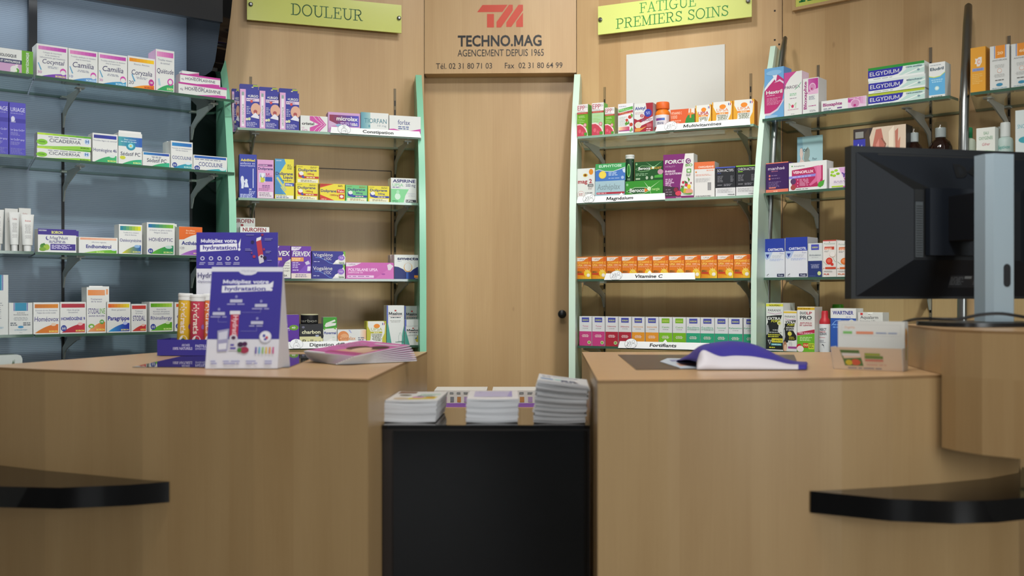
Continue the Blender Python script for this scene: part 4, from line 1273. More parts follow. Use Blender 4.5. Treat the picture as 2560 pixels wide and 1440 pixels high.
urgo(580, 598, 229, 222, 'blue and pink baby gel pack half hidden behind the mint side panel', .17)
urgo(600, 648, 223.5, 211, 'blue and pink baby gel pack, first of the three standing in front')
urgo(649, 696.5, 228, 218.5, 'blue and pink baby gel pack, middle of the three standing in front')
urgo(699.5, 747.5, 232.5, 222, 'blue and pink baby gel pack, last of three, beside the magenta chevron carton')
carton(F2, Z2[0], 751, 819.5, 290, 'white carton with magenta chevrons on the top shelf left of the door',
       [('p', [(.34, .02), (.68, .02), (.95, .5), (.70, .98), (.34, .98), (.34, .72), (.66, .50), (.34, .28)], '#c8489e'), ('s', [(.46, .0), (.60, .28), (.80, .5), (.60, .74), (.46, 1)], .0012, 'W'), ('s', [(.62, .0), (.74, .28), (.90, .5), (.74, .74), (.62, 1)], .0012, 'W'), ('p', [(.34, .30), (.64, .50), (.34, .70)], 'W'), ('t', 'cristal', .05, .50, .43, .17, '#2b2628', 1), ('t', '10', .05, .13, .2, .1, '#c07aa8'), ('l', .05, .3, .12, .03, 2, '#c890b4')], d=.05, group=G2)
carton(F2, Z2[0], 820, 900.5, 282, 'mauve and purple carton reading microlax style white lettering, above the constipation strip'.replace(' reading microlax style white lettering', ' with white lettering'),
       [('g', .04, .36, .96, .88, '#8a2a4a', '#4a45b8'), ('p', [(.04, .36), (.4, .36), (.04, .6)], '#c8a8c8'), ('t', 'microlax', .26, .93, .62, .20, 'W', 1), ('l', .38, .93, .50, .04, 2, '#d0b8e0'), ('t', 'bébé', .74, .92, .40, .12, 'W', 1), ('e', .33, .30, .12, .16, '#8ab0d0'), ('e', .2, .2, .14, .16, '#c070b0'), ('l', .42, .95, .27, .04, 3, '#b888c0')], base='#c79cc8', d=.05, group=G2)
carton(F2, Z2[0], 902, 971.5, 282, 'white carton with blue green left third, above the constipation strip',
       [('g', 0, 0, .34, 1, '#5a96a8', '#9cc0c0'), ('t', 'TIORFAN', .12, .93, .54, .20, '#3a7a8a', 0), ('e', .30, .40, .035, .06, '#5a96a8'), ('t', '10 mg', .6, .92, .40, .08, '#8a98a0'), ('l', .05, .25, .1, .04, 1, '#3a6a78')], d=.05, group=G2)
carton(F2, Z2[0], 973, 1052, 290, 'white carton with magenta wave at the right end of the constipation strip',
       [('p', [(0, .35), (.15, .37), (.5, .25), (.8, .35), (1, .42), (1, .02), (0, .02)], '#c2429e'), ('t', 'forlax', .27, .66, .58, .22, '#2f3a7e'), ('l', .28, .70, .45, .05, 2, '#5a6a9a', 1.8), ('l', .1, .52, .18, .07, 2, '#e8c8e0', 1.6)], d=.05, group=G2)

# ---- bay left of the door, second shelf
carton(F2, Z2[1], 598, 642, 386, 'tall blue children syrup carton with two white child figures, beside the mint panel',
       [('t', 'AdvilMed', .08, .90, .84, .06, '#e8d83a', 1), ('t', 'enfants et', .06, .90, .775, .045, '#c8cdf0'), ('t', 'nourrissons', .06, .90, .725, .045, '#c8cdf0'), ('r', .77, .24, .82, .68, '#c8d0e8'), ('e', .17, .46, .085, .045, '#d8dcec'), ('p', [(.07, .44), (.27, .44), (.28, .3), (.23, .22), (.11, .22), (.12, .3)], '#d8dcec'), ('e', .40, .40, .075, .04, '#d8dcec'), ('p', [(.35, .37), (.46, .37), (.54, .25), (.28, .25)], '#d8dcec'), ('s', [(.22, .42), (.36, .35)], .003, '#d8dcec'), ('t', '20', .55, .70, .185, .04, 'W', 1), ('l', .55, .92, .15, .014, 3, '#b8c0e8'), ('l', .05, .92, .08, .018, 4, '#b8c0e8', 1.4)], base='#2a3a9e', d=.05, group=G2)
carton(F2, Z2[1], 642.8, 684.5, 399.5, 'pink child syrup carton with a bottle picture on the second shelf left of the door',
       [('r', .08, .83, .92, .885, '#7a3a7e'), ('l', .12, .88, .848, .018, 1, '#e0c8e0'), ('t', 'Doliprane', .05, .95, .74, .065, '#2f2a6e', 1), ('t', '2,4', .50, .74, .61, .05, '#b0306a', 1), ('l', .5, .95, .58, .015, 2, '#a85a90'), ('r', .12, .42, .5, .66, '#d0d4e4'), ('p', [(.2, .62), (.44, .62), (.44, .45), (.2, .45)], '#2c3a90'), ('r', .48, .45, .92, .56, '#2f4ab0'), ('p', [(.2, .42), (.38, .42), (.48, .48), (.38, .55), (.2, .55)], '#c8c840'), ('e', .33, .60, .10, .06, '#e4e4ea'), ('l', .3, .95, .33, .02, 2, '#7a4a88'), ('l', .1, .95, .25, .02, 2, '#a86a9c'), ('r', .06, .03, .95, .18, '#e4dce0'), ('l', .12, .88, .14, .02, 3, '#8a6a8a')], base='#d9a0cc', d=.045, group=G2)
carton(F2, Z2[1], 687, 735, 397.5, 'tall yellow and blue liquid sachet carton on the second shelf left of the door',
       [('p', [(0, .12), (0, 1), (.72, 1), (.2, .62), (.5, .42), (.3, .3), (.6, .12)], '#4a96c4'), ('p', [(.5, 1), (1, 1), (1, .66), (.7, .70)], '#e0d43a'), ('p', [(0, .12), (.45, .12), (.2, .4), (0, .5)], '#3f86b8'), ('t', 'Doliprane', .04, .95, .60, .075, '#2c2f6e', 1), ('t', 'Liquiz', .45, .95, .515, .07, '#2c2f6e', 1), ('l', .65, .92, .84, .02, 3, '#5a5a30', 2.2), ('l', .4, .95, .455, .02, 1, '#4a4a40'), ('r', .52, .33, 1, .41, '#2f4ab0'), ('t', '500mg', .55, .92, .345, .05, 'W', 1), ('p', [(.06, .52), (.16, .56), (.62, .24), (.52, .20)], '#8ab4d0'), ('s', [(.12, .53), (.56, .23)], .004, '#d8d048'), ('r', .03, .02, .97, .10, '#e4e4dc'), ('l', .06, .94, .07, .02, 2, '#5a6a90'), ('t', 'SANOFI', .06, .34, .94, .03, '#e0ecf0')], base='#e2d53c', side='#d2c030', d=.05, group=G2)
DO = lambda c, c2, mg: [('t', 'Doliprane', .09, .90, .66, .155, '#2c2f6e', 1), ('t', mg, .46, .78, .47, .11, '#a8302a' if c2 == '#b8302a' else '#2c2f7e', 1), ('p', [(.08, .55), (.20, .60), (.34, .42), (.30, .28), (.2, .30), (.10, .34)], c2), ('e', .22, .54, .10, .11, '#e2e2e2'), ('r', .30, .27, .99, .39, c2), ('l', .45, .93, .30, .05, 1, '#e8d8b0'), ('p', [(.22, .36), (.30, .44), (.37, .33), (.30, .26)], '#3a4aa8'), ('r', .06, .03, .96, .22, '#e6e2c4'), ('l', .2, .9, .14, .035, 2, '#8a8460'), ('t', 'SANOFI', .06, .28, .88, .055, '#8a8428'), ('l', .62, .95, .90, .03, 2, '#9a9030', 1.6)]
zz = carton(F2, Z2[1], 739, 794.5, 458, 'yellow pain tablet carton with red stripe, lower of the stacked pair', DO('#e2d43a', '#b8302a', '1000mg'), base='#e2d43a', d=.045, group='yellow pain tablet cartons')
carton(F2, zz, 740.5, 797.5, 413.5, 'yellow pain tablet carton with red stripe, upper of the stacked pair', DO('#e2d43a', '#b8302a', '1000mg'), base='#e2d43a', d=.045, group='yellow pain tablet cartons')
carton(F2, Z2[1], 800, 862.5, 459.5, 'yellow pain carton with red corners and a red tabs panel',
       [('p', [(0, .99), (.55, .99), (0, .75)], '#c8382a'), ('p', [(0, .02), (.6, .02), (.0, .35)], '#c8382a'), ('p', [(0, .99), (.4, .99), (0, .82)], '#b02c24'), ('t', 'Doliprane', .03, .65, .50, .16, '#2c2f6e', 1), ('r', .67, .48, .98, .68, '#c8382a'), ('t', 'Tabs', .70, .95, .52, .12, '#ecd0c0', 1), ('t', '1000mg', .40, .74, .29, .11, '#b0602a', 1), ('r', .76, .14, .97, .40, '#c0302a'), ('e', .865, .27, .07, .08, '#e6dcd8'), ('l', .72, .96, .9, .03, 2, '#6a6020', 1.8), ('l', .05, .3, .07, .04, 1, '#e8c8a0')], base='#e4d23a', d=.045, group=G2)
carton(F2, Z2[1], 864, 918.5, 463, 'green pain tablet carton with blue stripe on the second shelf left of the door', DO('#6abf7a', '#2f3a9a', '300mg'), base='#6cc07c', d=.045, group=G2)
carton(F2, Z2[1], 920, 973.5, 465, 'yellow pain tablet carton with blue stripe, left of the aspirin carton', DO('#e2d43a', '#2f3a9a', '500mg'), base='#e2d43a', d=.045, group='yellow pain tablet cartons')
carton(F2, Z2[1], 977, 1041.5, 445.5, 'white and green aspirin carton with a fizzing tablet, right end of the second shelf',
       [('p', [(0, .02), (.5, .02), (.56, .3), (.7, .56), (0, .56)], '#84cf94'), ('t', 'ASPIRINE', .07, .95, .82, .125, '#2c2a6a', 1, .06), ('t', 'UPSA', .06, .48, .66, .12, '#74c488', 0), ('t', '500 mg', .58, .95, .66, .12, '#2c2a6a', 0), ('l', .06, .48, .61, .03, 1, '#7a6aa0'), ('e', .26, .26, .11, .13, '#cfe8d4'), ('e', .27, .44, .06, .08, '#a8dcb4'), ('t', 'Douleurs', .64, .94, .36, .06, '#b8bcc8'), ('t', 'et fièvre', .68, .94, .27, .06, '#b8bcc8'), ('r', .58, .03, .98, .14, '#3a3a40'), ('t', 'UPSA', .60, .86, .05, .07, 'W', 1), ('l', .05, .35, .07, .03, 2, '#4a9a68')], d=.05, group=G2)

# ---- bay left of the door, third shelf
carton(F2, Z2[2], 572, 638, 544.5, 'silver grey tablet carton rising behind the other red lettered one beside the mint panel', [('t', 'NUROFEN', .05, .94, .915, .065, '#7a2a34', 1), ('e', .50, .88, .06, .02, '#8a2a30'), ('p', [(.6, .6), (1, .75), (1, .6)], '#a8aaa6')], base='#c6c8c4', off=.19, d=.05, group='red lettered tablet cartons')
carton(F2, Z2[2], 600, 673.5, 567, 'white tablet carton with red lettering just above the purple display card', [('t', 'NUROFEN', .09, .89, .905, .077, '#8c2430', 1), ('e', .5, .80, .12, .08, '#a83038'), ('e', .5, .80, .07, .045, 'W')], d=.05, group='red lettered tablet cartons')
FV = [('p', [(0, .98), (.52, .98), (.40, .89), (.18, .86), (0, .87)], '#dcd4e4'), ('t', 'UPSA', .12, .42, .92, .045, '#6a4a90'), ('t', 'FERVEX', .06, .95, .69, .15, 'W', 1, .12)]
carton(F2, Z2[2], 668, 727, 614, 'purple flu sachet carton with white curved corner, partly hidden by the purple display card', FV + [('p', [(1, .60), (.78, .50), (.60, .25), (.52, .02), (1, .02)], '#dcdcd4'), ('r', .15, .55, .62, .64, '#e0a060'), ('t', 'Rhumes', .70, .95, .46, .04, '#4a4050'), ('t', 'Rhinites', .68, .95, .38, .04, '#4a4050'), ('t', 'État grippal', .62, .95, .30, .04, '#4a4050'), ('t', 'Pharyngite', .60, .95, .22, .04, '#4a4050'), ('t', 'UPSA', .56, .85, .06, .06, '#3a3a40', 1), ('p', [(.1, .5), (.55, .55), (.40, .3), (.1, .2)], '#8a5ac8')], base='#5a2c94', d=.045, group='purple flu sachet cartons')
carton(F2, Z2[2], 728, 778, 615.5, 'purple flu sachet carton with a pouring sachet and glass, fully in view', FV + [('r', 0, .53, .62, .655, '#e09a50'), ('l', .05, .58, .60, .025, 2, '#f0d8b0', 1.8), ('p', [(.3, .16), (1, .62), (1, .3), (.8, .16)], '#7a4ab8'), ('l', .06, .45, .48, .025, 4, '#c8b8e0', 2), ('p', [(.68, .50), (.86, .56), (.95, .46), (.76, .42)], '#c8c0d8'), ('p', [(.80, .24), (.82, .38), (.98, .38), (.96, .24)], '#e0d8ea'), ('t', 'ADULTES', .06, .36, .24, .045, '#e0d4f0', 1), ('r', .0, .0, 1, .165, '#e2d4cc'), ('l', .2, .8, .10, .03, 2, '#8a7a98', 1.8, 'c')], base='#6a35a4', d=.045, group='purple flu sachet cartons')
VG = [('p', [(0, 0), (1, 0), (1, .1), (.7, .05), (.5, .1), (.35, .3), (.2, .38), (0, .4)], '#2f2f86'), ('s', [(.1, .52), (.25, .50), (.4, .32), (.52, .12), (.62, .06)], .0015, '#6a90d8'), ('p', [(.62, .02), (.70, .25), (.85, .5), (1, .98), (1, .02)], '#dcdcd8'), ('p', [(.93, .98), (1, .98), (1, .55), (.97, .7)], '#78b83a'), ('e', .88, .50, .10, .20, '#8f6ac8'), ('t', '7,5', .83, .93, .45, .1, 'W', 1), ('e', .75, .22, .055, .11, '#f0f0ec'), ('t', 'Vogalène', .04, .62, .60, .25, 'W', 0), ('t', 'LYOC', .37, .58, .33, .20, 'W', 0), ('t', 'teva', .81, .97, .06, .14, '#3a6a3a', 1), ('l', .05, .3, .18, .05, 1, '#b8b8e0')]
zz = carton(F2, Z2[2], 779, 862.5, 661, 'dark blue nausea tablet carton with green corner, lower of the stacked pair', VG, base='#33348c', d=.045, group='dark blue nausea cartons')
carton(F2, zz, 780, 863.5, 628, 'dark blue nausea tablet carton with green corner, upper of the stacked pair', VG, base='#33348c', d=.045, group='dark blue nausea cartons')
carton(F2, Z2[2], 864.5, 984.5, 656.5, 'long pink gel sachet carton on the third shelf left of the door',
       [('p', [(0, .98), (.32, .98), (.22, .84), (.1, .76), (0, .76)], '#e2d4e0'), ('t', 'UPSA', .06, .2, .84, .08, '#7a5a80'), ('t', 'POLYSILANE UPSA', .05, .66, .48, .17, '#f0d4ec', 1, .04), ('r', .04, .46, .68, .455, '#e8c8e4'), ('t', 'DIMÉTICONE 15%', .05, .35, .34, .09, '#e8c0e0', 1), ('p', [(.6, .02), (1, .85), (1, .02)], '#d070b8'), ('p', [(.86, .86), (.92, .95), (.99, .80), (.93, .55), (.88, .55)], '#dcd0dc'), ('e', .78, .3, .04, .05, '#a84aa0'), ('r', .03, .07, .58, .22, '#eccbe8'), ('l', .05, .55, .13, .05, 1, '#a86aa8')], base='#c864b0', d=.045, group=G2)
carton(F2, Z2[2], 976, 1010, 637, 'white carton almost hidden behind the white and navy clay carton', [('r', .0, .5, .3, .8, '#c890a0')], base='#c8bcbc', off=.18, d=.045, group=G2)
carton(F2, Z2[2], 985.5, 1053, 637, 'white and navy stomach clay carton with a ring, right end of the third shelf',
       [('p', [(0, .52), (.15, .50), (.34, .40), (.42, .30), (.60, .30), (.70, .40), (.85, .50), (1, .54), (1, 0), (0, 0)], '#28326e'), ('t', 'smecta', .11, .90, .78, .14, '#262c58', 1), ('l', .12, .34, .72, .02, 1, '#8a90a8'), ('e', .51, .48, .16, .19, '#d8a860'), ('e', .51, .50, .135, .165, '#dedfdd'), ('g', .45, .02, .58, .28, '#3f6ac0', '#28326e'), ('r', .74, .06, 1, .16, '#e0943a'), ('l', .78, .95, .02, .02, 1, '#c8b8a0')], d=.05, group=G2)

# ---- bay left of the door, bottom shelf
carton(F2, Z2[3], 682, 748, 787, 'purple heartburn carton partly hidden by the purple display card', [('t', 'nexium', .32, .64, .55, .07, '#e0d4f0', 1, .1), ('p', [(.44, .66), (.50, .80), (.56, .66), (.5, .70)], '#d0c0e4'), ('e', .80, .60, .18, .085, '#6a9a2a'), ('t', '40', .71, .86, .57, .06, 'W', 1), ('l', .45, .65, .51, .02, 1, '#b8a0d8'), ('p', [(.5, .1), (.9, .3), (.95, .05)], '#6a3aa8')], base='#5a2c9c', d=.05, top='#dcd8e0', group=G2)
CB = [('r', 0, 0, 1, .45, '#d8d4a0'), ('r', 0, .45, 1, 1, '#26262a'), ('t', 'charbon', .10, .90, .57, .16, '#dedcba', 1), ('t', 'Belloc', .13, .92, .12, .20, '#3a3a2a', 0), ('e', .16, .86, .06, .05, '#6a6a80'), ('r', .68, .44, .82, .52, '#a8b0c8'), ('e', .97, .46, .06, .1, '#26262a')]
carton(F2, Z2[3], 748.5, 807.5, 810, 'black and cream charcoal carton under the round black tin', CB, base='#2a2a2c', d=.055, group=G2)
zt = Z2[3] + (F2.z(778, 810, .25) - Z2[3])
off = .225
u0, u1 = F2.at(752, off), F2.at(795.5, off); c = F2.w((u0 + u1) / 2, off); r = (u1 - u0) / 2
e = empty('charcoal_tin', (c.x, c.y, zt), 'round black tin with pale lid on top of the black and cream carton', 'tin', F2.a)
hh = F2.z(773, 785, off) - zt
mb = MB(); mb.lathe([(r * .97, 0), (r, .002), (r, hh * .90), (r * .99, hh * .91)], '#1c1c1e', n=36)
Art(mb, 2 * r, hh, lambda x, y, k: ((r + .0003 + EPS * k) * math.sin((x - r) / r), -(r + .0003 + EPS * k) * math.cos((x - r) / r), y)).draw([('t', 'charbon', -.42, .92, .18, .30, '#9a9a90')])
mb.build('body', e, smooth=40)
mb = MB(); mb.lathe([(r * 1.01, hh * .90), (r * 1.01, hh * .97), (r * .98, hh)], '#c8c4a0', n=36); mb.build('lid', e, smooth=40)
carton(F2, Z2[3], 807.8, 842.5, 793, 'white and green worm treatment carton with white brush strokes',
       [('p', [(0, 1), (1, 1), (1, .62), (.6, .55), (0, .60)], '#3f9a2f'), ('p', [(.2, .80), (.85, .92), (.9, .86), (.55, .80), (.95, .80), (.9, .72), (.2, .66), (.1, .70)], '#dcdfd8'), ('p', [(0, .6), (1, .63), (1, .5), (0, .48)], '#e0e2de'), ('p', [(0, .60), (.22, .66), (.1, .55)], '#6ab03a'), ('p', [(.7, .64), (.95, .66), (.9, .57)], '#6ab03a'), ('t', 'Fluvermal', .06, .94, .42, .085, '#2c3a8e', 1), ('p', [(.1, .02), (.3, .2), (.6, .28), (.9, .02)], '#e8e8e4'), ('l', .68, .9, .30, .02, 1, '#a8c8a0')], d=.045, group=G2)
carton(F2, Z2[3], 843.5, 915.5, 824, 'white laxative carton with orange disc, behind the digestion strip',
       [('e', .20, .56, .20, .36, '#dc8a50'), ('e', .24, .48, .16, .28, '#e4a878'), ('p', [(.37, .98), (.44, .98), (.50, .78), (.45, .80)], '#a8b0d8'), ('g', .75, .4, 1, .98, '#dfe0dd', '#e8b890'), ('t', 'Contalax', .04, .63, .38, .20, '#c06a30'), ('t', 'alax', .37, .63, .38, .20, '#d89a60'), ('l', .72, .98, .47, .05, 2, '#5a6080', 2.4)], d=.05, group=G2)
UC = lambda main, txtc, l1: [('p', [(.06, 1), (.86, 1), (.96, .88), (.92, .5), (.80, .3), (.80, .02), (.12, .02), (.20, .3), (.22, .55), (.06, .8)], '#e2e2dc'), ('e', .52, .80, .16, .09, '#e88a2a'), ('t', 'UPSA', .22, .80, .61, .12, txtc), ('r', .20, .50, .80, .575, main), ('l', .32, .70, .52, .03, 1, '#f0e8c0', 1.5, 'c'), ('t', l1, .24, .78, .42, .055, '#4a5a30', 1), ('l', .27, .76, .37, .03, 4, '#6a7050', 1.9, 'c'), ('r', .80, .84, .84, .93, '#2c3f90'), ('r', .84, .84, .88, .93, '#e8e8e8'), ('r', .88, .84, .92, .93, '#c03a3a')]
carton(F2, Z2[3], 916.5, 965.5, 803, 'yellow green digestion carton with white face, at the end of the digestion strip', UC('#b8b43a', '#a8b048', 'CITRATE DE BÉTAÏNE'.replace('Ï', 'I')) + [('e', .8, .04, .25, .08, '#3a3a30'), ('e', .82, .02, .25, .07, '#c8c848')], base='#bcb83a', d=.045, group=G2)
MX = lambda th, cx: [('p', [(0, .0), (0, .7), (.1, .5), (.2, .25), (.3, .0)], '#4a9a8a'), ('p', [(1, .0), (1, .5), (.9, .3), (.84, .0)], '#4a9a8a'), ('r', 0, .55, .08, 1, '#5a6ab8'), ('t', 'Maalox', .12, .90, th, .075, '#1f1f28', 1), ('r', .12, th - .03, .90, th - .022, '#a84a4a'), ('l', .14, .88, th - .075, .022, 1, '#3a3a44', 1.5, 'c'), ('l', .16, .86, th - .15, .018, 2, '#b0b0ac', 1.9, 'c'), ('e', .5, th + .11, .06, .02, '#a83030')]
carton(F2, Z2[3], 1011, 1048.5, 765, 'grey green antacid carton standing behind the short one, right end of the bottom shelf', MX(.75, 0), base='#a2aba4', off=.175, d=.045, group='antacid cartons with teal edges')
carton(F2, Z2[3], 966.5, 1010.5, 763.5, 'tall white antacid carton with teal edges and bottle outline on the bottom shelf', MX(.76, 0) + [('s', [(.68, .1), (.68, .22), (.73, .28), (.73, .31), (.82, .31), (.82, .28), (.88, .22), (.88, .1), (.68, .1)], .0006, '#4a7a70'), ('t', 'SUSPENSION', .5, .98, .07, .025, '#2a6a5a', 1)], side='#bcbcb6', d=.05, group='antacid cartons with teal edges')
carton(F2, Z2[3], 1011.5, 1053.5, 799, 'short white antacid carton with blue side stripes and teal edges', [('r', 0, .75, .1, 1, '#5a6ab8'), ('r', .88, .75, 1, 1, '#5a6ab8'), ('r', 0, .74, 1, .75, '#8a9098'), *[(a if a[0] != 'r' or a[2] != .55 else ('r', 0, .55, .07, .74, '#5a6ab8')) for a in MX(.55, 0)], ('p', [(.62, .22), (.8, .4), (.95, .35), (.98, .1), (.7, .12)], '#c8b84a'), ('e', .68, .26, .05, .03, '#3a7ab0')], d=.05, group='antacid cartons with teal edges')
# ------------------------------------------------------------------ bay right of the door
G3 = 'supplement cartons in the bay right of the door'
ZA = 1.672


def rot_bottle(F, z, px0, px1, off, label, prof_fn, name, cat, group=None, art=None):
    u0, u1 = F.at(px0, off), F.at(px1, off)
    r = (u1 - u0) / 2
    c = F.w((u0 + u1) / 2, off)
    e = empty(name, (c.x, c.y, z), label, cat, F.a, group)
    prof_fn(e, r)
    return e, r


def cylF(r, y0=0.0):
    return lambda x, y, k: ((r + .0003 + EPS * k) * math.sin((x - r) / r), -(r + .0003 + EPS * k) * math.cos((x - r) / r), y0 + y)


EP = [('r', 0, .76, 1, 1, '#e4dfe0'), ('t', 'EPP', .05, .72, .82, .14, '#a83a50', 0), ('l', .7, .98, .93, .02, 2, '#9aa0a0', 2), ('l', .05, .95, .78, .015, 1, '#8a8a90'), ('r', 0, .70, 1, .755, '#a83a44'), ('l', .08, .9, .715, .02, 1, '#e08a70'),
      ('l', .15, .95, .63, .02, 2, '#b8d890', 2), ('l', .1, .7, .53, .018, 2, '#a8d080', 2.2), ('l', .15, .9, .44, .02, 1, '#a8d080'), ('p', [(0, .40), (.3, .41), (.65, .35), (.88, .24), (.98, .10), (1, .02), (0, .02)], '#e8cfd0'), ('p', [(0, .365), (.3, .37), (.58, .31), (.80, .2), (.9, .08), (.9, .02), (0, .02)], '#c4485a'), ('e', .25, .18, .12, .06, '#d86a78'), ('e', .5, .12, .1, .05, '#d06070'), ('e', .74, .36, .15, .06, '#c8707c'), ('e', .74, .36, .10, .04, '#e0b0b4'), ('r', .66, .04, .94, .13, '#4f9a3a')]
carton(F4, ZA, 1442.5, 1470, 261, 'green grapefruit extract carton, leftmost on the top shelf right of the door', EP, base='#6aa62c', side='#5aa022', d=.042, group=G3)
carton(F4, ZA, 1479.5, 1509.5, 257, 'green grapefruit extract carton in the middle, the tallest and palest of three', EP, base='#a8d0a0', side='#6ab03a', d=.042, group=G3)
carton(F4, ZA, 1512, 1536.5, 268.5, 'green grapefruit extract carton, the shortest of three on the top shelf', EP, base='#6aa62c', side='#a0a070', d=.042, group=G3)
carton(F4, ZA, 1545, 1583.5, 259, 'white carton with green banner, crimson stripe and acerola berries',
       [('l', .07, .7, .90, .025, 1, '#9aa0b0'), ('p', [(.03, .72), (.97, .80), (.97, .90), (.03, .82)], '#5aa84a'), ('t', 'IMMUVITAL', .08, .92, .77, .06, '#a8dca0', 1), ('p', [(0, .62), (.98, .70), (.98, .77), (0, .70)], '#a8344a'), ('t', 'ACEROLA 1000', .08, .92, .665, .05, '#e0a060', 1), ('l', .08, .6, .55, .02, 8, '#b8c8b8', 2.0), ('e', .78, .55, .12, .06, '#b84038'), ('e', .58, .45, .09, .05, '#c04a40'), ('e', .86, .30, .11, .06, '#b84a38'), ('p', [(.45, .35), (.58, .42), (.66, .32), (.5, .28)], '#5a9a3a'), ('p', [(.85, .66), (.98, .62), (.95, .52), (.82, .58)], '#6aa84a'), ('p', [(.6, .30), (.7, .44), (.76, .34)], '#4f9030'), ('g', .04, .12, .75, .24, '#e8d0a0', '#c04a70'), ('r', .04, .10, .98, .125, '#a83a8a'), ('p', [(.76, .08), (.9, .22), (.97, .14), (.85, .06)], '#6ab86a')], base='#e2e0e4', d=.045, group=G3)
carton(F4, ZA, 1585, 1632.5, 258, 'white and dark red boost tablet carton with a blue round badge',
       [('p', [(.62, 1), (1, 1), (1, .02), (0, .02), (0, .50), (.2, .44), (.5, .5), (.66, .8)], '#a2303e'), ('t', 'Alvityl', .04, .60, .78, .11, '#34408e', 1), ('l', .05, .55, .68, .02, 2, '#c8a8b0', 2.2), ('e', .74, .66, .20, .135, '#3a45a0'), ('l', .62, .88, .67, .03, 2, '#a8b0e0', 1.8, 'c'), ('e', .42, .58, .11, .075, '#e0d0d0'), ('e', .42, .58, .09, .06, '#a83a44'), ('p', [(.40, .62), (.46, .62), (.43, .57), (.46, .57), (.38, .52), (.41, .57)], '#e8d8d8'), ('p', [(.0, .28), (.40, .36), (1, .54), (1, .40), (.3, .22)], '#ddd6d8'), ('t', 'BOOST', .40, .95, .385, .085, '#8a5a78', 1, .12), ('e', .22, .27, .17, .11, '#e0dccb'), ('e', .22, .28, .14, .085, '#d4d0bc'), ('p', [(.05, .15), (.2, .18), (.4, .16), (.7, .22), (.3, .05), (.05, .05)], '#d8904a'), ('r', .68, .18, .93, .30, '#b8606a'), ('l', .66, .95, .11, .035, 2, '#e0b8bc', 1.8)], d=.06, side='#b7b2b6', group=G3)


def gummy(e, r):
    H = F4.z(1657, 256, .215) - ZA
    mb = MB()
    mb.lathe([(r * .9, 0), (r * .99, .004), (r, .01), (r, H * .50), (r * .99, H * .60), (r * .90, H * .68), (r * .70, H * .735), (r * .70, H * .77)], '#e07a1c', n=36)
    mb.build('body', e, smooth=45)
    mb = MB()
    mb.lathe([(r * .84, H * .765), (r * .87, H * .78), (r * .87, H * .95), (r * .83, H * .99), (r * .6, H)], '#e26a2c', n=36)
    mb.build('cap', e, smooth=40)
    mb = MB(); z0, z1 = H * .08, H * .56
    n = 16
    mb.grid([[((r + .0004) * math.sin(a), -(r + .0004) * math.cos(a), z) for a in [(-1.25 + 2.5 * i / n) for i in range(n + 1)]] for z in (z0, z1)], '#dcd8dc')
    a = Art(mb, 2 * r, z1 - z0, cylF(r + .0004, z0))
    a.draw([('g', .15, .62, .78, .78, '#8a3a8a', '#3a70b8'), ('l', .25, .75, .46, .05, 2, '#5a5a80', 1.8, 'c'), ('g', -.1, .0, 1.1, .22, '#a8343a', '#e0b03a'), ('p', [(.2, .0), (.4, .2), (.8, .22), (1.0, .02)], '#e0b83a')])
    mb.build('label', e)['label'] = 'white fruit gummies label'


rot_bottle(F4, ZA, 1638.5, 1675.5, .215, 'round orange gummies jar with an orange cap, behind the left end of the white strip', gummy, 'gummies_jar', 'jar')
carton(F4, ZA, 1676, 1737, 272.5, 'flat coral vitamin carton with white cross and green corner, beside the orange jar',
       [('t', 'VITAMINE C', .03, .47, .76, .12, '#eec0a8', 1), ('t', '1000', .03, .28, .56, .16, '#eec0a8', 0), ('l', .04, .45, .42, .06, 3, '#e8b098', 1.7), ('p', [(.64, .52), (.72, .68), (1, .72), (1, .05), (.56, .05)], '#3a8a3f'), ('p', [(.76, 1), (1, 1), (1, .75), (.74, .75)], '#e4dcd4'), ('r', .80, .55, .86, .98, '#e08a4a'), ('r', .72, .72, .95, .80, '#e08a4a'), ('l', .72, .95, .22, .05, 2, '#6ab86a')], base='#dc6238', d=.045, group=G3)
UO = UC('#e08a40', '#dc7a3a', 'VITAMINE C')
carton(F4, ZA, 1738.5, 1778.5, 262.5, 'small orange and white vitamin carton, leftmost of the three behind the white strip', [(a if a[0] != 't' or a[1] != 'UPSA' else ('t', 'UPSA', .18, .84, .58, .14, '#b8404a', 1)) for a in UO], base='#dcab3a', side='#d8822a', d=.045, group='orange vitamin cartons behind the white strip')
carton(F4, ZA, 1780, 1831.5, 254, 'larger orange and white vitamin carton, middle of the three behind the white strip', UO, base='#e0a22e', side='#d8822a', d=.05, group='orange vitamin cartons behind the white strip')
carton(F4, ZA, 1832.5, 1886, 249, 'larger orange and white vitamin carton, rightmost on the top shelf right of the door', UO, base='#e0a22e', side='#d8822a', d=.055, group='orange vitamin cartons behind the white strip')

# second shelf
Zb = Z2[1]
carton(F4, Zb, 1441.5, 1487, 421, 'white magnesium carton with orange fruit, left end of the second shelf right of the door',
       [('e', .80, .89, .12, .085, '#dc8a2c'), ('e', .48, .80, .13, .05, '#c8a83a'), ('e', .48, .80, .07, .03, '#7a3a20'), ('t', 'mag 2', .07, .85, .56, .12, '#a83a44', 1), ('r', .62, .46, .93, .535, '#4a4a50'), ('t', '24H', .66, .90, .475, .045, 'W', 1), ('l', .65, .92, .42, .02, 2, '#9a8a8a'), ('e', .24, .23, .20, .11, '#c88a8a'), ('e', .24, .23, .19, .10, '#e4e0de'), ('l', .12, .37, .25, .022, 2, '#b06a70', 1.8, 'c'), ('l', .48, .95, .27, .02, 1, '#7a7a80'), ('p', [(0, .10), (.4, .18), (1, .20), (1, 0), (0, 0)], '#a84a50'), ('p', [(0, .08), (.4, .15), (1, .17), (1, 0), (0, 0)], '#9c9a9a')], d=.05, group=G3)
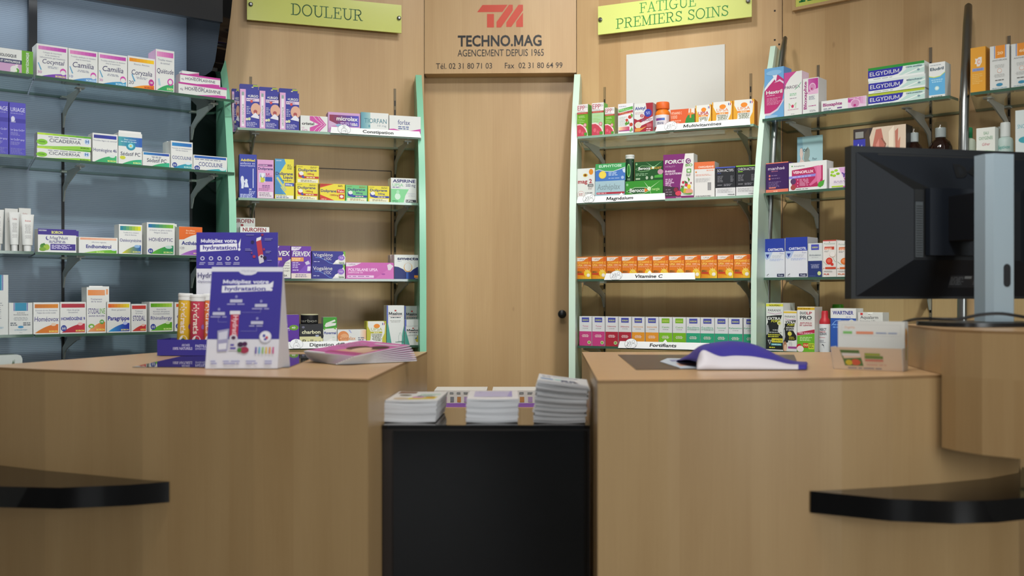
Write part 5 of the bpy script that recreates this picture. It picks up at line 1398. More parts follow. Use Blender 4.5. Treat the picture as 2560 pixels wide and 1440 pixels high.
zz = carton(F4, Zb, 1487.5, 1561.5, 452, 'pale blue energy carton with a crimson stripe, under the green and blue sun carton',
            [('t', 'Asthéplax', .07, .85, .58, .28, '#7f9298', 0, .1), ('r', .05, .36, 1, .46, '#b03a4a'), ('l', .07, .5, .385, .05, 1, '#e0a0a8'), ('l', .08, .65, .22, .05, 1, '#3a4a80'), ('e', .82, .16, .10, .16, '#b8a8a0')], base='#a5c2cc', d=.045, group=G3)
carton(F4, zz, 1488.5, 1563.5, 408.5, 'green and blue sleep carton with a yellow sun, on top of the pale blue one',
       [('p', [(0, .60), (.12, .66), (.3, .55), (.6, .52), (1, .72), (1, 0), (0, 0)], '#4a78c0'), ('p', [(0, .63), (.12, .69), (.3, .58), (.6, .55), (1, .76), (1, .72), (.6, .52), (.3, .55), (.12, .66), (0, .60)], '#dfe6e4'), ('t', 'EUPHYTOSE', .12, .88, .78, .15, '#c8e8d0', 1), ('e', .24, .36, .125, .22, '#e8c848'), ('e', .24, .36, .10, .18, '#ecd458'), ('l', .44, .76, .45, .045, 3, '#b0c8e8', 1.7), ('e', .91, .16, .05, .09, '#a8c0e0'), ('l', .44, .84, .12, .035, 1, '#b0c8e8'), ('p', [(.9, .62), (1, .70), (1, .42), (.94, .45)], '#cfdcec')], base='#46a05e', d=.045, group=G3)
zz = carton(F4, Zb, 1563.5, 1657, 451.5, 'long green effervescent carton with a white flash, lower of the two green ones',
            [('p', [(.02, .48), (.25, .68), (.55, .66), (.70, .50), (.50, .34), (.22, .30)], '#a8c8a0'), ('p', [(.04, .48), (.26, .65), (.54, .63), (.66, .50), (.50, .37), (.22, .33)], '#2f5a34'), ('t', 'Berocca', .11, .54, .42, .20, 'W', 1, .08), ('p', [(.52, .62), (.62, .5), (.52, .40)], '#dc7a2c'), ('e', .64, .58, .05, .10, '#dcecd0'), ('p', [(.64, .60), (.95, .98), (.66, .57)], '#b0d8a0'), ('p', [(.63, .58), (.50, .95), (.65, .6)], '#c8e4c0'), ('p', [(.64, .56), (.72, .1), (.66, .56)], '#b0d8a0'), ('t', 'nergie', .72, .92, .48, .14, '#a0d080', 1), ('e', .05, .82, .03, .07, '#8ac08a'), ('e', .92, .18, .07, .12, '#d8b848')], base='#3a8f33', d=.045, group='green effervescent cartons')
carton(F4, zz, 1586.5, 1657, 403.5, 'dark green effervescent carton with a white flash, on top of the brighter green one',
       [('p', [(.02, .62), (.25, .80), (.52, .76), (.64, .64), (.50, .50), (.22, .46)], '#7fae78'), ('p', [(.04, .62), (.26, .77), (.50, .73), (.60, .64), (.50, .53), (.22, .49)], '#1f4a24'), ('t', 'Berocca', .13, .56, .57, .15, 'W', 1, .08), ('t', 'BOOST', .58, .96, .58, .11, '#c8963a', 1, .1), ('p', [(.66, .68), (.98, .98), (.68, .64)], '#8ac08a'), ('p', [(.64, .68), (.4, .98), (.66, .7)], '#9ac89a'), ('e', .66, .66, .04, .07, '#d8ecd0'), ('e', .92, .42, .10, .14, '#b890a0'), ('p', [(.72, .25), (1, .30), (1, .12), (.70, .12)], '#4aa040'), ('l', .04, .5, .34, .04, 2, '#8ab088'), ('e', .44, .14, .045, .09, '#a8b8a0'), ('e', .62, .14, .045, .09, '#a8b8a0'), ('e', .07, .88, .03, .06, '#8ac08a'), ('r', .04, .06, .2, .14, '#a8c0a0')], base='#23532a', d=.045, group='green effervescent cartons')


def etube(col, capcol, H, art=None):
    def f(e, r):
        mb = MB(); mb.lathe([(r * .96, 0), (r, .001), (r, H * .84)], col, n=28)
        if art:
            Art(mb, 2 * r, H * .84, cylF(r)).draw(art)
        mb.build('body', e, smooth=40)
        mb = MB(); mb.lathe([(r * 1.0, H * .84), (r * 1.08, H * .85), (r * 1.08, H * .93), (r * 1.12, H * .935), (r * 1.12, H * .985), (r * 1.05, H)], capcol, n=28)
        mb.build('cap', e, smooth=35)
    return f


Ht = F4.z(1575, 388, .235) - zz
rot_bottle(F4, zz, 1565, 1585, .235, 'dark green effervescent tube with white cap standing on the brighter green carton',
           etube('#1f3f2a', '#c8ccc8', Ht, [('e', .5, .48, .22, .30, '#8fd080'), ('e', .5, .48, .16, .25, '#2f7a34'), ('r', 0, .86, 1, .90, '#8ac08a'), ('l', .3, .7, .10, .03, 2, '#8ab088', 1.6, 'c')]), 'effervescent_tube', 'tube')
carton(F4, Zb, 1658, 1734.5, 385, 'large purple and white energy carton with fruit picture, right of the door',
       [('p', [(.72, 1), (1, 1), (1, .06), (.58, .06), (.56, .32)], '#dcdad6'), ('t', 'FORCE', .06, .70, .79, .085, 'W', 1, .08), ('e', .82, .83, .085, .06, '#6a2a64'), ('t', 'G', .775, .87, .795, .075, '#e4dce4', 1), ('t', 'BIO', .73, .96, .71, .06, '#5a9a3a', 1, .05), ('t', 'VITALITY', .06, .40, .71, .035, '#b890b4', 0), ('t', 'ÉNERGIE', .06, .40, .60, .04, '#e4d0e0', 1, .06), ('t', 'AU QUOTIDIEN', .06, .60, .545, .04, '#e4d0e0', 1, .06), ('l', .07, .36, .43, .024, 3, '#d0b0cc', 1.6), ('l', .07, .32, .33, .018, 3, '#d0b0cc', 1.7), ('p', [(0, .0), (.55, .0), (.50, .25), (0, .3)], '#40323c'), ('l', .08, .3, .2, .018, 3, '#8a7a88', 3), ('r', .77, .57, .92, .66, '#5a9a4a'), ('r', .80, .59, .89, .64, '#d0e0c8'), ('l', .76, .94, .53, .018, 2, '#8a8a88', 1.7),
        ('p', [(.70, .40), (.80, .36), (.82, .28), (.72, .32)], '#3a6a2a'), ('p', [(.80, .48), (.88, .42), (.84, .36)], '#4a7a30'), ('e', .76, .30, .05, .035, '#c83a50'), ('e', .85, .26, .06, .05, '#e0c030'), ('e', .66, .36, .04, .03, '#b83048'), ('e', .50, .12, .10, .055, '#d04458'), ('e', .42, .20, .07, .05, '#8a2a44'), ('e', .72, .17, .12, .05, '#c8a83a'), ('e', .86, .15, .12, .06, '#d89a80'), ('p', [(.55, .20), (.70, .30), (.66, .12)], '#5a9a3a'), ('p', [(.6, .1), (.98, .12), (.9, .08)], '#5a9a3a'), ('e', .92, .34, .02, .02, '#8a3a4a'), ('e', .62, .27, .03, .02, '#8a2a44'), ('r', 0, 0, 1, .055, '#7c2a68'), ('t', 'Vitavea', .42, .6, .012, .03, '#d8b8d0', 0)], base='#7c2f70', side='#c4c2be', d=.05, group=G3)
carton(F4, Zb, 1735.5, 1787, 404.5, 'white omega supplement carton with coral top and a barcode',
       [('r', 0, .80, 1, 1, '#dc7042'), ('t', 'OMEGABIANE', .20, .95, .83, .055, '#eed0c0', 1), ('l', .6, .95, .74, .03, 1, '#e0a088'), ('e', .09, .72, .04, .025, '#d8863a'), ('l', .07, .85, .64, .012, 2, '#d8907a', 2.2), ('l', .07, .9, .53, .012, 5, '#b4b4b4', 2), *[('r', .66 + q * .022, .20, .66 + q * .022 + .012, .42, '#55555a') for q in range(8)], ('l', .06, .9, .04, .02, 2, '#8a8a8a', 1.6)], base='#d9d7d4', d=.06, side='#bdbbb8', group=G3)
SA = lambda nm, ac: [('r', 0, .30, 1, .96, '#26272c'), ('r', 0, .96, 1, 1, ac), ('r', 0, 0, 1, .30, '#d9d9da'), ('t', nm, .09, .90, .835, .085, '#d4d4d8', 0), ('l', .1, .35, .78, .015, 1, ac), ('l', .1, .4, .68, .014, 6, '#8a8a92', 2.6), ('l', .75, .92, .68, .014, 6, '#8a8a92', 2.6), ('t', 'SYNPHONAT', .1, .34, .38, .025, '#b0b0b4', 1), ('l', .42, .9, .41, .014, 3, '#8a8a92'), ('l', .1, .9, .24, .016, 4, '#a8a8aa', 2.1), ('t', 'SYNActifs', .62, .96, .05, .035, '#3a3a44', 1)]
carton(F4, Zb, 1788.5, 1839, 417, 'black and white supplement carton with a blue top edge', SA('SOM-ACTIFS', '#4a5ab0'), base='#26272c', d=.05, group='black and white supplement cartons')
carton(F4, Zb, 1840, 1891.5, 413, 'black and white supplement carton with a lime green top, right end of the second shelf', SA('CHROM-ACTIFS', '#8ac83a') + [('r', .1, .785, .33, .81, '#8ac83a')], base='#26272c', top='#8ac83a', d=.055, group='black and white supplement cartons')

# third shelf: eleven orange vitamin cartons
L11 = [1441.8, 1479.4, 1516.8, 1554.9, 1593.6, 1631.8, 1672.2, 1711.9, 1752.2, 1793.7, 1834.9, 1876.6]
VC = [('g', 0, .0, 1, .42, '#d8861e', '#e8c030'), ('p', [(0, .42), (1, .42), (1, .3), (.55, .12), (0, .2)], '#dc7a1c'), ('e', .72, .26, .22, .16, '#ecc83a'), ('p', [(0, .96), (.82, .96), (.60, .90), (.50, .83), (.35, .80), (0, .80)], '#e8dcd4'), ('t', 'UPSA', .16, .52, .85, .06, '#8a7060', 0), ('r', .80, .80, 1, .97, '#d8602a'), ('t', 'VITAMINE C', .05, .96, .685, .085, '#f0c050', 1), ('t', 'UPSA', .05, .40, .575, .085, '#f0d070', 1), ('t', '1000 mg', .48, .97, .58, .07, '#f0c0a0', 1), ('t', 'EFFERVESCENTE', .05, .80, .50, .05, '#f0a880', 1), ('r', .04, .26, .40, .36, '#b8702c'), ('l', .05, .38, .32, .03, 2, '#6a4a20', 1.5), ('r', .04, .20, .48, .255, '#c83a2a'), ('e', .80, .17, .12, .08, '#e4dccc'), ('e', .80, .19, .10, .06, '#efe9dc'), ('s', [(.55, .45), (.74, .3)], .001, '#f0e0a0'), ('s', [(.7, .48), (.77, .3)], .001, '#f0e0a0'), ('s', [(.9, .46), (.82, .3)], .001, '#f0e0a0')]
ORD = ['first', 'second', 'third', 'fourth', 'fifth', 'sixth', 'seventh', 'eighth', 'ninth', 'tenth', 'eleventh', 'twelfth', 'thirteenth']
for i in range(11):
    yt = 642 - 6.2 * i / 10
    carton(F4, Z2[2], L11[i], L11[i + 1] - .8, yt, '%s from the left of eleven orange vitamin cartons on the third shelf' % ORD[i], VC, base='#dd7a24', d=.05, group='row of orange vitamin cartons', off=.25 + (.003 if i in (4, 6) else 0))

# bottom shelf: thirteen slim two-tone cartons
L13 = [1448.2, 1480.4, 1513.4, 1546.4, 1579.7, 1613.5, 1647.5, 1681.5, 1716, 1751.1, 1786.7, 1821.2, 1858.9]
W13 = [31, 31.5, 32, 32, 32, 33, 33, 33.5, 34.5, 34.8, 33.8, 35, 34]
K13 = [('Tonus', '#c0407e', 'pink'), ('Tonus', '#c0407e', 'pink'), ('Mémoire', '#a82a3c', 'dark red'), ('Mémoire', '#a82a3c', 'dark red'), ('Immunité', '#dc9430', 'orange'), ('Immunité', '#dc9430', 'orange'), ('Cassis', '#7ab82a', 'lime green'), ('Cassis', '#74b024', 'lime green'), ('Équilibre', '#2f9f78', 'teal green'), ('Équilibre', '#2f9f78', 'teal green'), ('Sommeil', '#2f9f78', 'teal green'), ('Relaxation', '#2f9f78', 'teal green'), ('Relaxation', '#2f9f78', 'teal green')]
for i, (nm, cc, cn) in enumerate(K13):
    lab = '#4a9a3a' if nm == 'Cassis' else '#3f479e'
    it = [('r', 0, 0, 1, .485, cc), ('r', .20, .80, .80, .96, '#7ab030' if nm == 'Cassis' else '#454ca4'), ('t', 'BOIRON', .27, .73, .845, .05, '#c8d070', 1), ('t', nm, .5 - .075 * len(nm) * .62, .5 + .075 * len(nm) * .62, .64, .055, cc if nm != 'Cassis' else '#6aa84a', 0), ('l', .25, .75, .58, .02, 1, '#9a9aa0', 1.5, 'c'), ('l', .15, .85, .36, .018, 3, '#e8d8d8', 1.9, 'c'), ('e', .80, .11, .14, .06, '#c8d8a8'), ('e', .80, .11, .09, .04, '#7aa850')]
    if nm == 'Équilibre':
        it.insert(4, ('t', 'émotionnel', .06, .94, .585, .05, cc, 0))
    carton(F4, Z2[3], L13[i], L13[i] + W13[i], 790.7 + 4.3 * i / 12, '%s from the left of thirteen slim cartons, %s below and white above' % (ORD[i], cn), it, base='#d6d8da', d=.034, group='row of slim two tone cartons')


# ------------------------------------------------------------------ category strips clipped to the shelf fronts
def strip_sign(F, z, px0, px1, txt, label, ix, tx0, tx1, col='#e6e9ea', icon='couple', hgt=.0225, peak=None, bad=False):
    off = .279
    u0, u1 = F.at(px0, off), F.at(px1, off)
    w = u1 - u0
    c = F.w((u0 + u1) / 2, off)
    e = empty('category_strip', (c.x, c.y, z - .004), label, 'shelf label', F.a, 'white category strips on the shelves')
    tilt = .42
    def fr(x, y, k):
        return (-w / 2 + x, y * tilt - EPS * k - .0005, y)
    mb = MB()
    P_ = [(0, 0), (w, 0), (w - .004, hgt), (.004, hgt)]
    mb.prism([fr(x, y, 0) for x, y in P_], (0, .0012, 0), col)
    ar = Art(mb, w, hgt, fr)
    ar.text(txt, tx0, tx1, .27, .50, '#1c1e22', 1, .08)
    mb.build('strip', e)
    # oval tab with the line drawing
    cx = (F.at(ix, off) - u0); cy = hgt * .68; rx, ry = .0215, .0165
    mb = MB()
    n = 28
    oval = [(cx + rx * math.cos(2 * math.pi * i / n), cy + ry * math.sin(2 * math.pi * i / n)) for i in range(n)]
    oval = [(x, max(y, .0005)) for x, y in oval]
    f2 = lambda x, y, k: (-w / 2 + x, y * tilt - .0016 - EPS * k, y)
    mb.prism([f2(x, y, 0) for x, y in oval], (0, .0008, 0), '#e3e6e8')
    ar = Art(mb, 1, 1, f2)
    ink = '#33373c'
    ar.strip(oval + oval[:1], .0007, ink)
    if icon == 'couple':
        hd = [(cx + .008 + .0042 * math.cos(a * math.pi / 6), cy + .0065 + .0052 * math.sin(a * math.pi / 6)) for a in range(13)]
        ar.strip(hd, .0007, ink)
        ar.strip([(cx + .001, .002), (cx + .002, cy - .003), (cx + .006, cy + .001), (cx + .012, cy + .001), (cx + .016, cy - .003), (cx + .018, .004)], .0007, ink)
        ar.strip([(cx - .014, cy + .006), (cx - .010, cy + .002), (cx - .012, cy - .006), (cx - .008, cy + .001), (cx - .006, cy + .008)], .0009, ink)
        ar.strip([(cx - .004, cy - .008), (cx - .003, cy + .006), (cx + .000, cy + .005), (cx - .001, cy - .004)], .0009, ink)
        ar.strip([(cx - .016, cy - .006), (cx - .010, cy - .008), (cx - .004, cy - .010)], .0008, ink)
    else:
        hd = [(cx + .000 + .0036 * math.cos(a * math.pi / 6), cy + .0095 + .0042 * math.sin(a * math.pi / 6)) for a in range(13)]
        ar.poly(hd[:-1], '#cfd4d8'); ar.strip(hd, .0007, ink)
        ar.strip([(cx - .010, .002), (cx - .009, cy - .002), (cx - .005, cy + .004), (cx + .005, cy + .004), (cx + .010, cy - .003), (cx + .011, .002)], .0007, ink)
        ar.strip([(cx - .005, cy - .007), (cx + .001, cy - .004), (cx + .004, cy - .009)], .0007, ink)
        ar.strip([(cx + .005, cy - .001), (cx + .005, cy - .010)], .0007, ink)
    mb.build('oval_tab', e)['label'] = 'oval tab with a line drawing'
    if peak is not None:
        pu = F.at(peak, off) - u0
        mb = MB()
        mb.prism([f2(x, y, 0) for x, y in ((pu - .009, hgt - .002), (pu + .009, hgt - .002), (pu + .004, hgt + .004), (pu, hgt + .0085), (pu - .004, hgt + .004))], (0, .0008, 0), col)
        mb.build('peak', e)
    return e


strip_sign(F2, Z2[0], 826, 1053, 'Constipation', 'white category strip reading Constipation, top shelf left of the door', 861, .35, .69, icon='belly')
strip_sign(F2, Z2[3], 700, 942, 'Digestion difficile', 'white category strip reading Digestion difficile, bottom shelf left of the door', 741.5, .30, .755, icon='belly')
strip_sign(F4, ZA, 1638, 1876, 'Multivitamines', 'white category strip reading Multivitamines, top shelf right of the door', 1676, .30, .70, peak=1756)
strip_sign(F4, Z2[1], 1440, 1663, 'Magnésium', 'white category strip reading Magnésium, second shelf right of the door', 1471, .345, .645, peak=1551)
strip_sign(F4, Z2[2], 1510, 1738, 'Vitamine C', 'white category strip reading Vitamine C, in front of the orange vitamin row', 1539, .34, .645, peak=1622)
strip_sign(F4, Z2[3], 1545, 1775, 'Fortifiants', 'white category strip reading Fortifiants, in front of the slim two tone cartons', 1576, .35, .64, peak=1661)

# ------------------------------------------------------------------ right wall
G5 = 'cartons on the right wall'
carton(F5, Z5[0], 1911, 1959.5, 169, 'tall blue and pink mouthwash carton with a white arrow, left end of the right wall',
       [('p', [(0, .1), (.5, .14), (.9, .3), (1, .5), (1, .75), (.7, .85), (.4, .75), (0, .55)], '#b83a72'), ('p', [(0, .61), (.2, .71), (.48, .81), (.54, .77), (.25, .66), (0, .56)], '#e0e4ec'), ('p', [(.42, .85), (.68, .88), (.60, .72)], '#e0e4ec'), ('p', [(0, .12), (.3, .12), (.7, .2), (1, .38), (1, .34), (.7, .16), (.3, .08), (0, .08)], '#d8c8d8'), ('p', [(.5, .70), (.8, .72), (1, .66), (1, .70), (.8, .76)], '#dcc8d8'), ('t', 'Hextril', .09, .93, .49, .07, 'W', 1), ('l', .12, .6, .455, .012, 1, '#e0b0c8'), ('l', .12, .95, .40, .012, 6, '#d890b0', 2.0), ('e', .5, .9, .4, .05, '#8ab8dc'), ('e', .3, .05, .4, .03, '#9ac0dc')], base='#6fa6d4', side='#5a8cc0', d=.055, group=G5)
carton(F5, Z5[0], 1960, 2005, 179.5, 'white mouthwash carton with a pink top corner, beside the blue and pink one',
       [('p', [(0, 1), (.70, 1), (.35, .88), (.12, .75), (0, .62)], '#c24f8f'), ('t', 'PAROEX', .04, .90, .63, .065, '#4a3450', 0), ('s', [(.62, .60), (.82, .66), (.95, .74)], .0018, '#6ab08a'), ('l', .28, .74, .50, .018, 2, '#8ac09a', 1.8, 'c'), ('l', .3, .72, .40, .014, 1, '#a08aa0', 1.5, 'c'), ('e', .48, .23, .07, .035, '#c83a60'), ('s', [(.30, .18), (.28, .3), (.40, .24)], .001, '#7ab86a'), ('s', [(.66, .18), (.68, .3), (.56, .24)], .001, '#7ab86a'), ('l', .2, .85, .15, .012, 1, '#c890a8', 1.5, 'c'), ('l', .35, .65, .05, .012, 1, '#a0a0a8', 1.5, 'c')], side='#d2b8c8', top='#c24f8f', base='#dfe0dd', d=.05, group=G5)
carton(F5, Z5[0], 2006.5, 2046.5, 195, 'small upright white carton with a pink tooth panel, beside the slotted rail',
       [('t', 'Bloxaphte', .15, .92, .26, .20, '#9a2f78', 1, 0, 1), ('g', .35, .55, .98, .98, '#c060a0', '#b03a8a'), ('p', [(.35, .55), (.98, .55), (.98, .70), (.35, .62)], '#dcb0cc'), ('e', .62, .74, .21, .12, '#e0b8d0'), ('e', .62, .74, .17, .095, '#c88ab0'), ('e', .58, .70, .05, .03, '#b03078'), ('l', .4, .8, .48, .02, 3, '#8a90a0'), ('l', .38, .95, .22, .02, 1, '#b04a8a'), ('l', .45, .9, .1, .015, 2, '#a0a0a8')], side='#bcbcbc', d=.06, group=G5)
carton(F5, Z5[0], 2053, 2166, 246, 'long low white gel carton with a pink tooth panel at its right end',
       [('g', .60, .02, .99, .98, '#b8408e', '#d8b0cc'), ('p', [(.60, .02), (.99, .02), (.99, .3), (.60, .6)], '#dcc0d4'), ('e', .76, .44, .11, .40, '#e0bcd4'), ('e', .76, .44, .09, .33, '#c88ab0'), ('e', .75, .30, .03, .1, '#b03078'), ('t', 'Bloxaphte', .04, .47, .50, .28, '#9a2f78', 1), ('l', .05, .3, .25, .08, 2, '#8a90a0'), ('l', .36, .48, .2, .12, 1, '#7a5a90'), ('l', .62, .95, .86, .06, 1, '#e8c8e0')], d=.045, group=G5)
EL = lambda top, tail: [('r', 0, .80, 1, 1, top), ('p', [(.72, .8), (1, .8), (1, .15), (.55, .15), (.68, .5)], '#b9d4cc'), ('p', [(.62, .15), (1, .62), (1, .55), (.68, .15)], '#e8ebe8'), ('p', [(0, .80), (.63, .80), (.61, .5), (.54, .28), (.45, .22), (0, .22)], '#34339a'), ('t', 'ELGYDIUM', .03, .56, .36, .30, 'W', 0), ('t', tail, .68, .96, .62, .12, '#3f5a70', 1, .1), ('l', .1, .5, .08, .05, 1, '#a0a8a8'), ('e', .90, .38, .025, .08, '#7a98a0')]
zz = carton(F5, Z5[0], 2170.5, 2312, 226.5, 'long toothpaste carton with a yellow green stripe, bottom of the stack of three', EL('#a8b838', 'Dents protection'), base='#dde2df', d=.042, group='stack of toothpaste cartons')
zz = carton(F5, zz, 2171, 2313, 193.5, 'long toothpaste carton with a pale stripe, middle of the stack of three', EL('#cfd8d4', 'Blancheur'), base='#dde2df', d=.042, group='stack of toothpaste cartons', off=.252)
carton(F5, zz, 2170, 2311, 161, 'long toothpaste carton with a green stripe, top of the stack of three', EL('#2f8a3a', 'Dents sensibles'), base='#dde2df', d=.042, group='stack of toothpaste cartons')
carton(F5, Z5[0], 2322, 2363, 156, 'white and blue mouthwash carton at the right end of the shelf, before the tall tube',
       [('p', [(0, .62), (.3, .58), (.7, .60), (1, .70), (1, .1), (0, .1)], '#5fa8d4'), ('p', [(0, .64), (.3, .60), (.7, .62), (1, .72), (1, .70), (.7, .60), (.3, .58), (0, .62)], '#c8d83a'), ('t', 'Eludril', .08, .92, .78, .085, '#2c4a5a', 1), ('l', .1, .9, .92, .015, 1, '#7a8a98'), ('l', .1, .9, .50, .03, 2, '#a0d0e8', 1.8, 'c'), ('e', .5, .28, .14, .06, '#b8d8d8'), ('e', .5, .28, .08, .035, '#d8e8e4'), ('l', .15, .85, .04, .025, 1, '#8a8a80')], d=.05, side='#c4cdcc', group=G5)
carton(F5, Z5[0], 2426, 2464, 118, 'orange sun cream carton just right of the tall steel tube',
       [('p', [(.28, .64), (.40, .64), (.42, .58), (.60, .58), (.75, .66), (.75, .78), (.55, .78), (.45, .75), (.30, .76), (.34, .70)], '#dcd6cc'), ('e', .56, .68, .12, .055, '#dca08a'), ('e', .58, .68, .07, .03, '#dcd6cc'), ('r', .12, .48, .9, .545, '#8f97b8'), ('t', 'KLORANE', .2, .82, .495, .035, '#5a78b8', 1), ('l', .12, .85, .40, .016, 6, '#e0b868', 2.4)], base='#d9992f', side='#c98a28', d=.055, group=G5)
AN = lambda n: [('r', .28, .72, .78, 1, '#dd8a2a'), ('r', .22, .72, .255, 1, '#5a74b0'), ('r', .80, .72, .835, 1, '#5a74b0'), ('t', n, .38, .68, .80, .06, '#f0d0a0', 1), ('t', 'ANTHELIOS', .12, .88, .66, .03, '#5a5a58', 0), ('l', .2, .8, .56, .012, 3, '#b0b0ac', 2.2, 'c'), ('e', .5, .44, .12, .05, '#d89a7a'), ('e', .5, .44, .10, .042, '#d9dad6'), ('l', .15, .85, .35, .012, 3, '#b0b0ac', 2.2, 'c'), ('l', .25, .75, .22, .02, 1, '#5a5a58', 1.5, 'c'), ('e', .5, .13, .17, .035, '#3a86a8'), ('l', .1, .9, .05, .012, 1, '#6a98a8', 1.5, 'c')]
carton(F5, Z5[0], 2474.5, 2523.5, 113.5, 'white sun cream carton with orange flag and number 20, far right of the top shelf', AN('20'), base='#d3d5d1', d=.05, group='white sun cream cartons')
carton(F5, Z5[0], 2527.5, 2582, 107, 'white sun cream carton with orange flag and number 60, at the right edge', AN('60'), base='#d3d5d1', d=.05, group='white sun cream cartons')

# second shelf
carton(F5, Z5[1], 1914.5, 1971, 406, 'dark violet carton with a salmon foot, left of the raspberry leg carton',
       [('r', 0, 0, 1, .12, '#dc7860'), ('r', 0, .97, 1, 1, '#dc7860'), ('t', 'manhaé', .10, .84, .76, .10, '#d8c8d8', 0), ('l', .25, .65, .70, .025, 1, '#b06a80'), ('e', .17, .57, .04, .035, '#d87a70'), ('e', .17, .47, .04, .035, '#d87a70'), ('l', .25, .65, .565, .02, 1, '#8a7098'), ('l', .25, .65, .465, .02, 1, '#8a7098'), ('l', .13, .7, .35, .02, 5, '#7a6490', 2.0), ('r', .14, .15, .45, .19, '#dc7860'), ('l', .35, .6, .04, .03, 1, '#f0c0a8')], base='#3d2358', d=.05, group=G5)
carton(F5, Z5[1], 1972, 2067, 404, 'white and raspberry leg circulation carton with a green leaf, second shelf on the right wall',
       [('p', [(.08, .74), (.9, .84), (.9, .12), (.08, .12)], '#b0305e'), ('l', .07, .12, .86, .04, 1, '#4a9a3a'), ('t', 'Arkopharma', .13, .42, .85, .05, '#6a6a70', 0), ('t', 'VEINOFLUX', .11, .66, .61, .095, '#ecd8e0', 1), ('p', [(0, .44), (.72, .48), (.72, .57), (0, .53)], '#8f82cc'), ('l', .1, .68, .49, .025, 1, '#c8c0e8'), ('p', [(.66, .82), (.80, .84), (.82, .55), (.76, .3), (.58, .16), (.54, .2), (.70, .42), (.72, .6)], '#cf6a94'), ('p', [(.74, .82), (.86, .84), (.86, .4), (.80, .2), (.76, .22)], '#d87aa0'), ('e', .12, .35, .075, .10, '#5a3a60'), ('e', .12, .14, .07, .09, '#a04a48'), ('e', .24, .40, .015, .02, '#e0a8c0'), ('e', .24, .28, .015, .02, '#e0a8c0'), ('e', .24, .18, .015, .02, '#e0a8c0'), ('l', .29, .55, .39, .025, 6, '#d890b0', 1.7), ('p', [(.76, .13), (.80, .26), (.95, .33), (.92, .16), (.84, .08)], '#4f9f3a'), ('l', .2, .6, .06, .02, 1, '#7a7a80')], d=.05, top='#e4e4e2', side='#c6c6c4', group=G5)
carton(F5, Z5[1], 2073, 2152, 417, 'pink and white intimate care carton with lime leaves, cut off by the monitor',
       [('p', [(0, .98), (.35, .98), (.3, .5), (.5, .2), (1, .15), (1, .02), (0, .02)], '#dfd8dc'), ('p', [(.3, .98), (1, .98), (1, .3), (.5, .35)], '#d0a0cc'), ('e', .1, .80, .06, .06, '#9ac83a'), ('e', .22, .86, .06, .06, '#9ac83a'), ('e', .28, .70, .06, .06, '#8ab830'), ('e', .16, .62, .06, .06, '#9ac83a'), ('e', .07, .66, .04, .06, '#8ab830'), ('e', .19, .74, .03, .04, '#dfe8c8'), ('t', 'Ymea', .38, .98, .52, .22, '#4a3a8e', 1, .08), ('r', .48, .36, 1, .46, '#b84a9e'), ('r', .12, .22, .62, .40, '#dfd4dc'), ('l', .15, .7, .33, .03, 2, '#9a8aa8'), ('r', .08, .06, .45, .13, '#a8c83a'), ('r', .45, .04, 1, .1, '#c85aa8')], base='#dcd6da', d=.05, group=G5)
# leaflet standing behind
off = .15
u0, u1 = F5.at(1993, off), F5.at(2056.5, off); w = u1 - u0; c = F5.w((u0 + u1) / 2, off)
h = F5.z(2025, 340, off) - Z5[1]
mb = MB(); mb.box(-w / 2, w / 2, 0, .002, 0, h, '#a9cbd0')
Art(mb, w, h, flatF(-w / 2, 0)).draw([('p', [(0, 1), (.2, 1), (.25, .7), (.1, .4), (0, .4)], '#8fb6c4'), ('p', [(.12, .80), (.20, .80), (.24, .70), (.20, .62), (.38, .52), (.38, .0), (.02, .0), (.05, .52), (.14, .62), (.10, .70)], '#d9c4ba'), ('p', [(.30, .74), (.42, .82), (.5, .76), (.5, .66), (.45, .60), (.62, .52), (.68, .40), (.70, .0), (.36, .0), (.36, .5), (.26, .62)], '#8f9a92'), ('s', [(.12, .80), (.20, .81), (.25, .70), (.20, .62), (.34, .54)], .0006, '#5a4a48'), ('t', 'or', .24, .42, .74, .07, '#2c3438', 0), ('t', 'Pour', .60, .78, .58, .045, '#4a6470', 0, .1), ('t', 'enrichir', .62, .95, .46, .045, '#4a6470', 0, .1), ('t', 'chaque', .66, .97, .34, .045, '#4a6470', 0, .1), ('t', 'jour', .72, .90, .22, .045, '#4a6470', 0, .1)])
tag(mb.build('leaflet', loc=(c.x, c.y, Z5[1]), rz=F5.a), 'pale blue leaflet showing two bare backed figures, standing behind the raspberry leg carton', 'leaflet')
carton(F5, Z5[1], 2133, 2265, 317, 'wide dark carton with a blue label and a warm photo print, above the monitor',
       [('p', [(.26, 0), (.30, .8), (.38, 1), (1, 1), (1, 0)], '#cbb9a4'), ('p', [(.20, 0), (.22, .9), (.30, 1), (.34, .6), (.29, 0)], '#4a3f36'), ('r', 0, 0, .235, .82, '#3a3c9e'), ('r', .04, .84, .2, .95, '#8a8a86'), ('s', [(.06, .62), (.10, .74), (.12, .60), (.17, .72), (.15, .56), (.10, .52), (.16, .46), (.08, .44)], .0015, '#c8d0ec'), ('t', 'DUOLANE', .03, .21, .20, .09, '#e0e4f0', 1), ('p', [(.40, 0), (.38, .7), (.44, .96), (.54, .97), (.60, .7), (.58, 0)], '#b06a5c'), ('p', [(.44, .1), (.44, .7), (.5, .8), (.5, .1)], '#c88478'), ('e', .66, .55, .035, .12, '#a8a49c'), ('s', [(.55, .8), (.62, .7), (.60, .6)], .004, '#8a5a4c'), ('p', [(.70, 0), (.68, .9), (.78, 1), (.76, 0)], '#dccfba'), ('p', [(.80, .9), (.86, .95), (.84, .3), (.82, .3)], '#b0705e'), ('p', [(.84, .7), (.9, .8), (.87, .2)], '#b87a66')], base='#3a3230', side='#1c1a1a', d=.055, group=G5)


